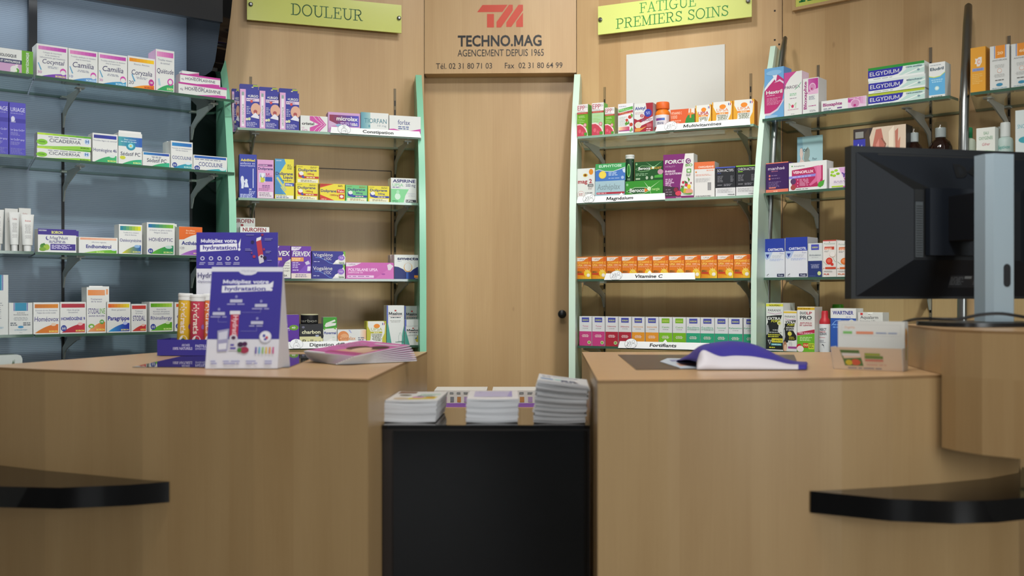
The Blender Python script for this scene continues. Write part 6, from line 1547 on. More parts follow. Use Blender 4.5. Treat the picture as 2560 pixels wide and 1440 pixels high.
def syrup(H, capfrac=.28):
    def f(e, r):
        mb = MB()
        mb.lathe([(r * .93, 0), (r, .006), (r, H * .50), (r * .97, H * .58), (r * .78, H * .67), (r * .46, H * .72), (r * .42, H * .75)], gloss_mat('dark_brown_bottle', '#1f100c', .06, 0, .6), n=32)
        mb.build('body', e, smooth=50)
        mb = MB(); mb.lathe([(r * .44, H * .745), (r * .45, H * .76), (r * .45, H * .90), (r * .42, H * .905)], '#a7acae', n=24); mb.build('cap', e, smooth=40)
        mb = MB(); mb.lathe([(r * .62, H * .72), (r * .60, H * .80), (r * .56, H * .985), (r * .50, H), (r * .0, H)], 'clear', n=28, cap=False); mb.build('dosing_cup', e, smooth=40)['label'] = 'clear dosing cup'
    return f


Hb = F5.z(2285, 319, .2) - Z5[1]
rot_bottle(F5, Z5[1], 2262, 2309, .2, 'small dark syrup bottle with a clear dosing cup, above the monitor', syrup(Hb), 'syrup_bottle', 'bottle', 'dark syrup bottles with clear cups')
Hb = F5.z(2350, 306, .22) - Z5[1]
rot_bottle(F5, Z5[1], 2322, 2381, .22, 'larger dark syrup bottle with a clear dosing cup, above the monitor', syrup(Hb), 'syrup_bottle', 'bottle', 'dark syrup bottles with clear cups')


def plastic(H, body, cap, capr, neck, art=None, belt=None):
    def f(e, r):
        mb = MB()
        mb.lathe([(r * .94, 0), (r, .005), (r, H * .55), (r * .97, H * (neck - .08)), (r * .85, H * (neck - .03)), (r * capr * .9, H * neck)], body, n=28)
        if art:
            Art(mb, 2 * r, H * (neck - .1), cylF(r)).draw(art)
        mb.build('body', e, smooth=50)
        mb = MB(); mb.lathe([(r * capr, H * neck), (r * capr, H * .96), (r * capr * .92, H)], cap, n=28); mb.build('cap', e, smooth=40)
    return f


Hb = F5.z(2420, 320, .2) - Z5[1]
rot_bottle(F5, Z5[1], 2399, 2440, .2, 'pale green bottle with a dark green cap, seen above the monitor', plastic(Hb, '#c7d2c0', '#1f7a4a', .58, .80, [('r', -.3, .1, 1.3, .85, '#d6dc9a'), ('t', 'Cooper', .2, .8, .74, .07, '#3a5a30', 0, .1)]), 'lotion_bottle', 'bottle')
carton(F5, Z5[1], 2440.5, 2488, 319, 'white and pale green antiseptic carton between the green and white capped bottles',
       [('t', 'EAU', .40, .66, .86, .06, '#4a8a5a', 0), ('t', 'OXYGÉNÉE', .14, .88, .76, .06, '#4a8a5a', 0), ('t', 'Gifrer', .3, .72, .64, .055, '#b04a5a', 0, .15), ('r', 0, .0, 1, .48, '#a9c9a8'), ('p', [(0, .48), (.5, .55), (1, .52), (1, .45), (0, .4)], '#b8d0b4')], base='#d7dad2', side='#c0c4bc', d=.05, group=G5)
Hb = F5.z(2512, 307, .21) - Z5[1]
rot_bottle(F5, Z5[1], 2493, 2534, .21, 'white capped bottle with teal script at far right above the monitor', plastic(Hb, '#b4c6c0', '#d6dbd8', .62, .74, [('t', 'Septivon', .12, .88, .80, .10, '#2f9a8e', 0, .15), ('p', [(.1, .62), (.9, .74), (.92, .70), (.15, .57)], '#3aa096')]), 'lotion_bottle', 'bottle')
Hb = F5.z(2494, 318, .1) - Z5[1]
rot_bottle(F5, Z5[1], 2486, 2516, .1, 'pale bottle half hidden behind the bottle with teal script', plastic(Hb, '#bcc9c4', '#d2d6d4', .62, .80), 'lotion_bottle', 'bottle')
carton(F5, Z5[1], 2538, 2592, 274, 'tall white carton with teal print cut by the right edge, above the monitor', [('t', 'SNOREEZE', .1, .95, .72, .06, '#5aa0b0', 0), ('e', .45, .54, .3, .05, '#3f9aa8'), ('l', .2, .8, .3, .02, 3, '#a0a8a8')], base='#cdd6d4', d=.05, group=G5)

# third shelf
CM = [('r', 0, .66, 1, 1, '#2b3f9e'), ('t', 'CARTIMOTIL', .16, .95, .685, .065, '#dfe3ee', 1), ('t', 'Fort', .76, .95, .595, .04, '#7a7ea8', 0), ('l', .38, .96, .555, .012, 3, '#b8bcc8', 1.8), ('l', .25, .96, .47, .012, 3, '#a8b4d8', 1.8), ('p', [(0, .66), (.40, .66), (.26, .50), (.10, .46), (.0, .52)], '#a8b8d8'), ('p', [(.06, .60), (.24, .60), (.15, .50)], '#2f3f90'), ('r', .62, .02, .98, .095, '#25294e'), ('t', 'PiLeJe', .68, .92, .04, .035, '#c8ccd8', 1), ('p', [(.10, .06), (.2, .10), (.22, .085), (.12, .045)], '#6a6a70'), ('l', .08, .25, .02, .01, 1, '#a8a8b0')]
carton(F5, Z5[2], 1911.5, 1962, 596.7, 'white joint supplement carton with royal blue top, left of two alike', CM, base='#d5d7de', d=.05, group='blue topped joint cartons')
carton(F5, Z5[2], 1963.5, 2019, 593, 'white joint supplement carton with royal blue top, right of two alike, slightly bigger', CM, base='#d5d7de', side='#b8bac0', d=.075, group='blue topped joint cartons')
carton(F5, Z5[2], 2020, 2055.5, 608, 'slim white and navy joint carton with violet square, third shelf on the right wall',
       [('r', 0, 0, 1, .48, '#2c3a72'), ('r', .22, .80, .78, .965, '#4a4fb0'), ('t', 'BOIRON', .3, .7, .85, .05, '#c8d060', 1), ('t', 'Articulation', .08, .92, .62, .06, '#4a5a68', 0), ('l', .2, .8, .57, .012, 1, '#9aa0a8', 1.5, 'c'), ('l', .15, .85, .36, .016, 4, '#a8b0d0', 2.0, 'c'), ('e', .80, .11, .13, .06, '#c8d890'), ('l', .1, .7, .03, .01, 1, '#7a88b0')], base='#ccd2d2', d=.05, off=.258, group=G5)
PU = lambda c1, c2, top: [('r', 0, .97, 1, 1, top), ('t', 'Puressentiel', .1, .9, .88, .045, '#7aa090', 0), ('e', .5, .94, .04, .012, '#5a8a6a'), ('r', .12, .74, .85, .82, c1), ('l', .17, .8, .77, .018, 2, '#f0d0b8', 1.6), ('l', .12, .5, .70, .014, 2, '#8a8a88'), ('e', .72, .60, .22, .075, '#b8a090'), ('e', .72, .61, .20, .065, '#e0dcd8'), ('e', .48, .43, .25, .095, c2), ('e', .46, .44, .15, .055, mixhex(c2, '#e8a080', .5)), ('e', .70, .34, .11, .04, c2), ('s', [(.05, .42), (.2, .36), (.3, .33)], .001, '#6a9a70'), ('s', [(.75, .52), (.9, .42), (.98, .40)], .001, '#6a9a70'), ('r', .18, .215, .98, .27, c1), ('r', .04, .23, .12, .245, c1), ('l', .1, .9, .16, .012, 2, '#a8a8a4'), ('t', 'PUR', .08, .5, .055, .04, c1, 1)]
carton(F5, Z5[2], 2057, 2091, 600, 'slim white massage oil carton with red panel and red disc', PU('#c04a34', '#c8382c', '#c04a44'), base='#d8d5d0', top='#c04a44', d=.045, group='white massage oil cartons')
carton(F5, Z5[2], 2092, 2134, 601.6, 'slim white massage oil carton with orange panel and disc, cut off by the monitor', PU('#cc6a34', '#d0702e', '#d8d5d0'), base='#d8d5d0', d=.045, group='white massage oil cartons')

# bottom shelf
PX = [('r', 0, .93, 1, .985, '#d8d440'), ('t', 'NOUVEAU', .18, .82, .935, .035, '#3a3a20', 1), ('t', 'PARANIX', .12, .88, .825, .045, '#3a3f44', 0), ('s', [(.1, .80), (.55, .765), (.92, .80)], .0012, '#b05aa0'), ('p', [(.02, .72), (.6, .745), (.94, .75), (.9, .70), (.75, .55), (.7, .40), (.98, .30), (1, .02), (0, .02), (0, .50), (.12, .60), (.06, .68)], '#222324'), ('p', [(0, .52), (.12, .54), (.2, .42), (.12, .34), (0, .32)], '#9a9ca0'), ('t', 'EXTRA', .10, .85, .645, .06, 'W', 1, .06), ('t', 'FORT', .30, .82, .595, .05, '#c8c83a', 1, .15), ('e', .78, .58, .12, .045, '#d8d8a0'), ('e', .78, .58, .07, .025, '#b0b040'), ('l', .40, .92, .42, .022, 1, '#a8aaa8'), ('l', .06, .92, .37, .022, 1, '#a8aaa8'), ('l', .12, .95, .32, .024, 2, '#c0c040', 1.6), ('r', .34, .17, .98, .255, '#d8d040'), ('t', '5 MINUTES', .40, .94, .19, .04, '#3a3a20', 1), ('p', [(.10, .22), (.34, .22), (.22, .12)], '#b8bcbc'), ('p', [(.16, .21), (.28, .21), (.22, .14)], '#2a2a2c'), ('r', .30, .105, .92, .15, '#3f9aa8'), ('t', 'SHAMPOOING', .36, .88, .113, .03, '#d0e8ec', 1), ('l', .2, .7, .05, .025, 1, '#c8c83a')]
carton(F5, Z5[3], 1925, 1972, 757, 'anti lice carton with yellow stripe peeping out behind the tall black and white one', PX, base='#d8dad6', off=.18, d=.045, group='black and white anti lice cartons')
carton(F5, Z5[3], 1915, 1958, 757.8, 'tall black and white anti lice carton with yellow stripes, left end of the bottom shelf', PX, base='#d8dad6', d=.05, group='black and white anti lice cartons')
P2 = [('r', 0, .94, 1, .985, '#d8b840'), ('t', 'PARANIX', .1, .92, .83, .05, '#3a3f44', 0), ('s', [(.1, .80), (.55, .77), (.92, .80)], .0012, '#b05aa0'), ('p', [(.1, .75), (.95, .77), (.85, .66), (.75, .5), (.98, .38), (.98, .28), (.2, .2), (0, .05), (0, .5), (.1, .6)], '#222324'), ('p', [(0, .56), (.1, .52), (.14, .35), (.05, .25), (0, .28)], '#b0b2b4'), ('t', 'EXTRA', .10, .88, .68, .065, 'W', 1, .06), ('t', 'FORT', .3, .85, .625, .05, '#c8c83a', 1, .15), ('t', 'ANTI-POUX', .18, .82, .56, .04, '#d0d2d0', 1), ('t', 'ET LENTES', .22, .80, .505, .04, '#d0d2d0', 1), ('e', .48, .43, .16, .055, '#d0c850'), ('r', .40, .28, .98, .36, '#2a2a1c'), ('l', .42, .95, .33, .025, 2, '#a8a030', 1.6), ('r', .36, .03, 1, .26, '#dcdcd8'), ('l', .42, .7, .22, .014, 4, '#a8a8a8', 2), ('r', .36, .06, 1, .115, '#9a4a90'), ('e', .12, .10, .15, .14, '#a8795a'), ('e', .15, .07, .11, .09, '#d8b49a')]
carton(F5, Z5[3], 1958.5, 1992, 777, 'shorter black and white anti lice carton with a child photo and magenta stripe', P2, base='#dadbd8', d=.05, group='black and white anti lice cartons')
carton(F5, Z5[3], 1993, 2037, 767, 'white anti lice carton with red stripe and green base, orange yellow top',
       [('r', 0, .93, 1, .985, '#d8b030'), ('l', .05, .95, .945, .02, 1, '#8a6a20'), ('t', 'DUO', .15, .52, .83, .06, '#3a3f44', 1), ('t', 'LP', .54, .84, .83, .06, '#a83a4a', 1), ('t', 'PRO', .15, .84, .715, .085, '#3a3f44', 1), ('r', .15, .69, .84, .694, '#8a8a8a'), ('t', 'ANTI-POUX', .15, .85, .62, .035, '#b04a58', 1), ('t', 'ET LENTES', .15, .85, .57, .035, '#b04a58', 1), ('p', [(0, .36), (1, .42), (1, .50), (0, .42)], '#b02a48'), ('t', '100% RADICAL', .08, .92, .395, .035, '#e8c8d0', 1, .04), ('p', [(0, .35), (1, .41), (1, 0), (0, 0)], '#6aae2e'), ('l', .15, .85, .31, .018, 3, '#c8e0b0', 1.9), ('e', .12, .10, .16, .07, '#c02a34'), ('e', .18, .06, .2, .07, '#e4d8d4'), ('r', .34, .09, .64, .19, '#c83a2a'), ('t', 'OUI', .37, .61, .12, .05, '#e8e0a0', 1), ('r', .66, .06, .98, .19, '#c8d040'), ('l', .7, .95, .15, .02, 3, '#5a6a20', 1.5)], base='#dcdcd8', side='#c8c8c2', top='#d8b030', d=.055, group=G5)


def spray(e, r):
    H = F5.z(2062, 777, .22) - Z5[3]
    mb = MB(); mb.lathe([(r * .95, 0), (r, .004), (r, H * .66), (r * .96, H * .685)], '#d6d9da', n=28)
    Art(mb, 2 * r, H * .66, cylF(r)).draw([('t', 'INSECT', .18, .84, .78, .10, '#3a4a58', 1), ('t', 'ECRAN', .18, .84, .62, .10, '#3a4a58', 1), ('l', .15, .85, .73, .025, 1, '#c05058'), ('l', .1, .9, .52, .03, 1, '#c88a90'), ('l', .15, .8, .42, .02, 3, '#7a8088'), ('p', [(.4, .25), (.5, .3), (.62, .26), (.66, .1), (.6, .22), (.5, .26)], '#3a4048')])
    mb.build('body', e, smooth=40)
    mb = MB(); mb.lathe([(r * .97, H * .68), (r * .97, H * .74), (r * .80, H * .80), (r * .62, H * .83), (r * .60, H * .96), (r * .5, H)], '#b52a34', n=28); mb.build('cap', e, smooth=40)


rot_bottle(F5, Z5[3], 2049, 2075, .22, 'white insect spray bottle with red cap, left of the blue wart carton', spray, 'spray_bottle', 'bottle')
carton(F5, Z5[3], 2076, 2140.5, 771, 'white and blue wart treatment carton behind the white dispenser box',
       [('p', [(0, .78), (1, .78), (1, .0), (0, .0)], '#2f57a8'), ('t', 'WARTNER', .08, .90, .86, .085, '#2f3a8e', 1, .03), ('l', .6, .9, .80, .015, 1, '#8a90b0'), ('s', [(.05, .62), (.2, .72), (.4, .74)], .002, '#8ab0e0'), ('e', .82, .66, .13, .10, '#b8c8d8'), ('e', .83, .66, .09, .075, '#d8d040'), ('t', '1', .80, .86, .63, .06, '#2c3a70', 1), ('l', .1, .6, .62, .03, 2, '#6a98d8')], d=.055, group=G5)
off = .11
u0, u1 = F5.at(2081, off), F5.at(2109, off); r = (u1 - u0) / 2; c = F5.w((u0 + u1) / 2, off)
H = F5.z(2095, 761, off) - Z5[3]
e = empty('lotion_bottle', (c.x, c.y, Z5[3]), 'bottle with a green cap peeping over the blue wart carton', 'bottle', F5.a)
plastic(H, '#c8d0b8', '#4a9a1c', .95, .82)(e, r)
carton(F5, Z5[3], 2144.5, 2207, 781, 'white eye drop carton with red square and lid tongue, behind the white dispenser box',
       [('r', .10, .935, .2, .985, '#c83a3a'), ('p', [(.38, 1), (.62, 1), (.58, .965), (.42, .965)], '#eceeea'), ('t', 'Aqualarm', .10, .82, .845, .075, '#3a4044', 0), ('t', 'Intensive UD', .10, .70, .775, .04, '#5a6064', 0), ('l', .42, .58, .945, .012, 1, '#6a6a6a')], base='#d2d4cf', d=.05, group=G5)
carton(F5, Z5[3], 2236, 2262, 812, 'white carton with green swirl, squeezed between the dispenser box and the raised desk',
       [('e', 1.0, .45, .75, .38, '#5aa04a'), ('e', 1.05, .45, .70, .33, '#d6d8d2'), ('t', ')', .55, .75, .40, .2, '#4a4a4a', 0)], base='#d6d8d2', d=.05, group=G5)
# ------------------------------------------------------------------ things on the left counter
def at_counter(px, py, z=CT + .0015):
    D = (CAM_Z - z) * FPX / (py - HORIZ)
    return Vector(((px - 1280) / FPX * D, D, z))


PUR = '#3a3390'
# tent card in front
a = at_counter(513, 921.5); b = at_counter(689, 921.5)
w = .1525
ca = Vector((a.x, a.y))
ang = math.radians(2.0)
D0 = a.y
hC = (921.5 - 668) / FPX * D0 * 1.005
dep = .075
e = empty('tent_card', (a.x, a.y, CT + .0016), 'purple and white hydration tent card at the front of the left counter', 'counter card', ang)
ux0, ux1 = .0075, w - .0035           # the top edge is a little narrower
apex = dep * .42
def cf(x, y, k):
    t = y / hC
    s_ = 1.0
    return (x + .006 * t, apex * t - EPS * k - .0006, y)
mb = MB()
mb.prism([cf(0, 0, 0), cf(w, 0, 0), cf(w, hC, 0), cf(0, hC, 0)], (0, .0006, 0), '#d3d3dc')
ar = Art(mb, w, hC, cf)
ar.draw([('p', [(0, .285), (1, .285), (1, .955), (.64, .955), (.62, .935), (.56, .92), (.47, .92), (.41, .935), (.38, .955), (0, .955)], PUR),
         ('t', 'Hydratis', .42, .62, .952, .022, '#a8a8bc', 0)])
def tilted(x0, y0, x1, y1, hgt, col):
    ar.poly([(x0, y0), (x1, y1), (x1, y1 + hgt), (x0, y0 + hgt)], col)
ar.text('Multipliez votre', .17, .81, .835, .038, '#e2e2ee', 1)
tilted(.16, .745, .84, .765, .068, '#dedee6')
ar.text('hydratation', .20, .77, .765, .042, PUR, 1)
ar.draw([('p', [(.825, .835), (.875, .86), (.87, .80), (.83, .79)], '#dedee6'), ('e', .845, .775, .022, .014, '#dedee6')])
for cx, cy, t_ in ((.37, .66, 'rapidement'), (.72, .615, 'prolongée'), (.14, .535, 'naturelle'), (.68, .445, 'immunitaire')):
    ar.draw([('r', cx - .085, cy - .012, cx + .085, cy + .018, '#b9b9d0'), ('l', cx - .14, cx + .14, cy - .035, .012, 1, '#9a98c8', 1.5, 'c'), ('e', cx, cy + .045, .018, .014, '#8a88c0')])
ar.draw([('s', [(.14, .50), (.14, .455), (.26, .455)], .0006, '#8a88c0'), ('s', [(.72, .58), (.72, .55), (.46, .55)], .0006, '#8a88c0'), ('s', [(.68, .40), (.68, .365), (.46, .365)], .0006, '#8a88c0'),
         ('r', .31, .30, .425, .535, '#b03048'), ('r', .31, .175, .425, .30, '#c8c4d0'), ('r', .295, .53, .44, .565, '#d8d6dc'), ('t', 'Hydratis', .30, .52, .345, .07, '#e0b8c0', 1, 0, -1), ('e', .367, .30, .055, .03, '#c8c4d0'), ('e', .367, .30, .03, .018, '#4a2a48'), ('l', .33, .41, .22, .02, 2, '#5a50a0', 1.6),
         ('p', [(.14, .37), (.30, .39), (.29, .17), (.155, .165)], '#9a98b8'), ('p', [(.16, .35), (.28, .37), (.275, .29), (.165, .28)], '#c8c8d8'), ('p', [(.165, .24), (.28, .25), (.275, .19), (.17, .185)], '#d6d6e0'),
         ('e', .47, .235, .04, .024, '#3a2440'), ('e', .53, .24, .035, .022, '#4a2448'), ('e', .53, .18, .06, .032, '#98304a'), ('e', .46, .18, .03, .022, '#4a7a3a'),
         ('e', .81, .31, .085, .058, '#c8c8d8'), ('e', .81, .31, .07, .047, '#e0e0e8'), ('e', .79, .32, .02, .016, '#4a50a0'), ('e', .83, .30, .02, .016, '#c04a58'), ('e', .81, .285, .02, .012, '#5a5aa8'),
         *[('r', .68 + q * .048, .145, .70 + q * .048, .21, ['#5a4aa0', '#5aa8c8', '#8ab85a', '#d8b84a', '#d88a4a', '#c0508a'][q]) for q in range(6)],
         ('l', .06, .18, .065, .013, 2, '#9a9ac0', 1.6, 'c'), ('l', .24, .48, .065, .013, 2, '#9a9ac0', 1.6, 'c'), ('l', .55, .74, .065, .013, 2, '#9a9ac0', 1.6, 'c'), ('l', .80, .94, .065, .013, 2, '#9a9ac0', 1.6, 'c')])
mb.build('front_leaf', e)
mb = MB()
mb.prism([(.002, dep, 0), (w + .012, dep, 0), (w + .006, apex + .0008, hC - .0005), (.006, apex + .0008, hC - .0005)], (0, .0006, 0), '#d0d0d8')
mb.build('back_leaf', e)
mb = MB(); mb.prism([(w, -.0004, 0), (w + .012, dep, 0), (w + .006, apex, hC)], (-.0006, 0, 0), '#c9c9d2'); mb.build('side_flap', e)

# counter display with effervescent tubes
t0 = at_counter(393, 889)
tD = t0.y
px_m = FPX / tD
tw = .262
e = empty('counter_display', (t0.x, tD, CT + .0016), 'purple cardboard display tray with a tall header card, behind the tent card', 'counter display', 0)
th = .041
mb = MB()
mb.box(0, tw, 0, .0012, 0, th, PUR)
mb.box(0, tw, .095, .0962, 0, th, PUR)
mb.box(0, .0012, .0012, .095, 0, th, PUR)
mb.box(tw - .0012, tw, .0012, .095, 0, th, PUR)
mb.box(.0012, tw - .0012, .0012, .095, 0, .0012, PUR)
mb.box(.0012, tw - .0012, .03, .095, .004, .006, PUR)
Art(mb, tw, th, flatF(0, 0)).draw([('t', 'ARÔMES'.replace('Ô', 'O'), .24, .32, .58, .15, '#b8b4d8', 1), ('t', '100% NATURELS', .155, .345, .36, .17, '#c4c0e0', 1), ('t', 'PASTILLES', .375, .515, .52, .17, '#c4c0e0', 1), ('t', 'EFFERVESCENTES', .375, .56, .36, .12, '#a8a4d0', 1)])
mb.build('tray', e)
# header card
hd = tD + .10
hx0 = (491 - 1280) / FPX * hd - t0.x; hx1 = (695 - 1280) / FPX * hd - t0.x
hz = CAM_Z + (HORIZ - 581) / FPX * hd - CT - .0016
hw = hx1 - hx0
mb = MB()
mb.box(hx0, hx1, .10, .1015, 0, hz, '#d4d4dc')
ar = Art(mb, hw, hz, lambda x, y, k: (hx0 + x, .10 - EPS * k, y))
ar.draw([('r', 0, .70, 1, 1, '#3a338e'), ('t', 'Multipliez votre', .055, .495, .915, .032, '#e0e0ec', 1)])
ar.poly([(.045, .84), (.50, .855), (.50, .91), (.045, .895)], '#dcdce4')
ar.text('hydratation', .08, .485, .858, .034, PUR, 1)
ar.draw([('p', [(.515, .905), (.545, .95), (.535, .875), (.52, .875)], '#dcdce4'), ('e', .525, .86, .016, .012, '#dcdce4')])
for q in range(5):
    cx = .075 + q * .105
    ar.draw([('e', cx, .785, .026, .017, '#c8c8dc'), ('e', cx, .785, .015, .010, '#3a338e'), ('l', cx - .045, cx + .045, .745, .008, 2, '#9a98c4', 1.6, 'c')])
cap = [(.735, .925), (.79, .938), (.797, .965), (.74, .952)]
ar.draw([('p', [(.735, .925), (.795, .938), (.82, .815), (.76, .80)], '#b03a48'), ('p', [(.76, .80), (.82, .815), (.83, .755), (.775, .74)], '#c4c0cc'), ('p', cap, '#d8d8de'), ('e', .80, .80, .026, .016, '#d0ccd4'), ('e', .80, .80, .014, .010, '#3a2a40'), ('e', .81, .98, .016, .010, '#8a2a50'), ('e', .69, .92, .02, .014, '#2a2450'), ('e', .71, .80, .018, .012, '#a83048'), ('e', .84, .79, .022, .015, '#2a2448'), ('e', .68, .83, .012, .010, '#7a3a70'), ('e', .83, .86, .012, .010, '#a03050'),
         ('l', .61, .72, .975, .006, 1, '#7a78b0'), ('l', .84, .94, .945, .006, 2, '#7a78b0'), ('l', .60, .7, .86, .006, 2, '#7a78b0'), ('l', .85, .94, .84, .006, 2, '#7a78b0'), ('l', .87, .93, .765, .006, 1, '#7a78b0'),
         ('t', 'Hydratis', .02, .30, .625, .042, '#4a4a78', 0), ('t', 'Optimise l\'hydratation', .02, .46, .585, .018, '#7a7a98', 0)])
mb.build('header_card', e)['label'] = 'purple topped header card'


def pill_tube(px, ptop, D, r, col, lean, label, bob='#d8d0d4'):
    z0 = CT + .0080
    x = (px - 1280) / FPX * D
    H = CAM_Z + (HORIZ - ptop) / FPX * D - z0
    e = empty('effervescent_tube', (x, D, z0), label, 'tube', 0, 'effervescent tubes in the purple display')
    e.rotation_euler = (0, lean, 0)
    mb = MB(); mb.lathe([(r * .97, 0), (r, .001), (r, H * .88)], col, n=28)
    Art(mb, 2 * r, H * .88, cylF(r)).draw([('t', 'Hydratis', .36, .96, .36, .40, '#e4d4c8', 1, 0, -1), ('e', .62, .20, .34, .13, '#dcd8d4'), ('e', .60, .20, .20, .075, '#3a5a3a'), ('e', .66, .18, .10, .04, '#5a2038'), ('e', 1.1, .5, .15, .05, '#8a5aa0')])
    mb.build('body', e, smooth=40)
    mb = MB(); mb.lathe([(r * 1.0, H * .88), (r * 1.06, H * .885), (r * 1.06, H * .945), (r * 1.1, H * .95), (r * 1.1, H * .985), (r, H)], '#dcdcda', n=28); mb.build('cap', e, smooth=35)


D1 = tD + .042
pill_tube(458, 733, D1, .0172, '#dcb030', .045, 'yellow effervescent tube with white cap, leftmost in the purple display tray')
pill_tube(491.5, 736, D1 - .004, .0178, '#c03a52', .02, 'raspberry red effervescent tube with white cap, middle of the display tray')
pill_tube(524, 734, D1 + .018, .0172, '#d87a40', .0, 'orange effervescent tube in the display tray, mostly hidden by the tent card')

# fanned pink brochures
G6 = 'fanned pink brochures on the left counter'
c0 = at_counter(890, 905)
NB = 8


def brochure(w_, d_, th_, cover, art, bend=.0, sag=0.0):
    """stapled booklet: white page block, cover on top; slight bulge along its width"""
    def hz(x):
        t = x / w_
        return bend * math.sin(math.pi * t) + sag * (1 - t) ** 2
    n = 10
    mb = MB()
    for i in range(n):
        xa, xb = -w_ / 2 + w_ * i / n, -w_ / 2 + w_ * (i + 1) / n
        za, zb_ = hz(w_ * i / n), hz(w_ * (i + 1) / n)
        mb.raw([(xa, -d_ / 2, za), (xb, -d_ / 2, zb_), (xb, d_ / 2, zb_), (xa, d_ / 2, za), (xa, -d_ / 2, za + th_), (xb, -d_ / 2, zb_ + th_), (xb, d_ / 2, zb_ + th_), (xa, d_ / 2, za + th_)],
               [(0, 1, 5, 4), (2, 3, 7, 6), (3, 2, 1, 0)], '#cfd0d4')
        mb.raw([(xa, -d_ / 2, za + th_), (xb, -d_ / 2, zb_ + th_), (xb, d_ / 2, zb_ + th_), (xa, d_ / 2, za + th_)], [(0, 1, 2, 3)], cover)
        if i == 0:
            mb.raw([(xa, -d_ / 2, za), (xa, d_ / 2, za), (xa, d_ / 2, za + th_), (xa, -d_ / 2, za + th_)], [(3, 2, 1, 0)], '#cfd0d4')
        if i == n - 1:
            mb.raw([(xb, -d_ / 2, zb_), (xb, d_ / 2, zb_), (xb, d_ / 2, zb_ + th_), (xb, -d_ / 2, zb_ + th_)], [(0, 1, 2, 3)], '#cfd0d4')
    if art:
        fr = lambda x, y, k: (-w_ / 2 + x, -d_ / 2 + y, hz(min(max(x, 0), w_)) + th_ + EPS * k + .0001)
        Art(mb, w_, d_, fr).draw(art)
    return mb


PK = [('p', [(0, 0), (.42, 0), (.36, .06), (.0, .06)], '#dcd4dc'), ('r', 0, .06, 1, .12, '#b84a90'), ('p', [(.34, .12), (.98, .12), (.92, .5), (.7, .62), (.5, .6)], '#cfa088'), ('e', .5, .5, .16, .16, '#5a3a34'), ('e', .78, .62, .16, .14, '#4a2f2a'), ('e', .66, .42, .13, .16, '#d8b49a'), ('e', .84, .34, .1, .14, '#d0a890'), ('p', [(.45, .82), (.95, .82), (.95, .88), (.45, .88)], '#e0d0dc'), ('l', .08, .4, .8, .02, 6, '#dcb0cc', 3), ('r', .3, .13, .95, .2, '#b83a84')]
for i in range(NB):
    t = i / (NB - 1)
    th_ = .0023
    mb = brochure(.150, .205, th_, '#c96aa8' if i == NB - 1 else '#c884b2', PK if i == NB - 1 else None, 0.0, 0.0)
    x = c0.x + .012 - .012 * t; y = c0.y + .035 - .005 * t
    tl = math.radians(.75 * i)
    o = mb.build('brochure', loc=(x, y, CT + .0018 + i * (th_ + .0003) + .115 * math.sin(tl)))
    o.rotation_euler = (Matrix.Rotation(tl, 3, 'X') @ Matrix.Rotation(math.radians(-56 + 3.5 * i), 3, 'Z')).to_euler()
    lab = ['lowest pink brochure of the fan on the left counter', 'second pink brochure from the bottom of the fan', 'third pink brochure from the bottom of the fan', 'fourth pink brochure from the bottom of the fan', 'fourth pink brochure from the top of the fan', 'third pink brochure from the top of the fan', 'second pink brochure from the top of the fan', 'topmost pink brochure of the fan, showing a portrait photo'][i]
    tag(o, lab, 'brochure', G6)

# ------------------------------------------------------------------ magazine stacks on the black cabinet
def stack(px0, px1, yfront, n, th_, depth, rz0, label_top, label_in, art, cover, group, jit, lean=(0, 0), tiltlast=0):
    D = (CAM_Z - BZ) * FPX / (yfront - HORIZ)
    xa, xb = (px0 - 1280) / FPX * D, (px1 - 1280) / FPX * D
    w_ = xb - xa
    r = random.Random(int(px0))
    for i in range(n):
        t = i / (n - 1)
        top = i == n - 1
        mb = brochure(w_, depth, th_, cover if top else '#d0d4d4', art if top else None, -.002 if not top else -.0008, 0)
        z = BZ + .0025 + i * (th_ + .00015)
        o = mb.build('magazine', loc=((xa + xb) / 2 + r.uniform(-jit, jit) + lean[0] * t, D + depth / 2 + .006 + r.uniform(-jit, jit) + lean[1] * t, z), rz=math.radians(rz0 + r.uniform(-1, 1) * jit * 300))
        if tiltlast:
            o.rotation_euler[1] = tiltlast * t
        tag(o, label_top if top else (label_in[0] % ORD2[i] if i < len(ORD2) else label_in[1] % ORD[i]), 'magazine', group)


ORD2 = ['lowest', 'second lowest', 'third lowest', 'fourth lowest', 'fifth lowest', 'sixth lowest', 'seventh lowest', 'eighth lowest', 'ninth lowest', 'tenth lowest', 'eleventh lowest', 'twelfth lowest', 'thirteenth lowest', 'fourteenth lowest', 'fifteenth lowest', 'second topmost']
A1_ = [('r', .52, .62, .92, .72, '#a8ccb8'), ('p', [(.35, .12), (.9, .16), (.92, .42), (.6, .3), (.4, .3)], '#d8c43a'), ('e', .78, .3, .1, .14, '#c89a2a'), ('e', .55, .35, .12, .12, '#c88ab0'), ('e', .25, .2, .14, .12, '#c8b8a0'), ('p', [(.05, .72), (.4, .78), (.4, .95), (.05, .95)], '#8a6a5a'), ('e', .25, .55, .12, .08, '#7a7468'), ('l', .5, .9, .52, .03, 3, '#8ab0a8')]
stack(960, 1093, 1058, 10, .0042, .185, -2.5, 'topmost magazine of the left stack, with yellow and pink fruit on its cover', ['%s white magazine in the left stack on the black cabinet'] * 2, A1_, '#dcdcdc', 'left magazine stack', .0012, (.004, .004))
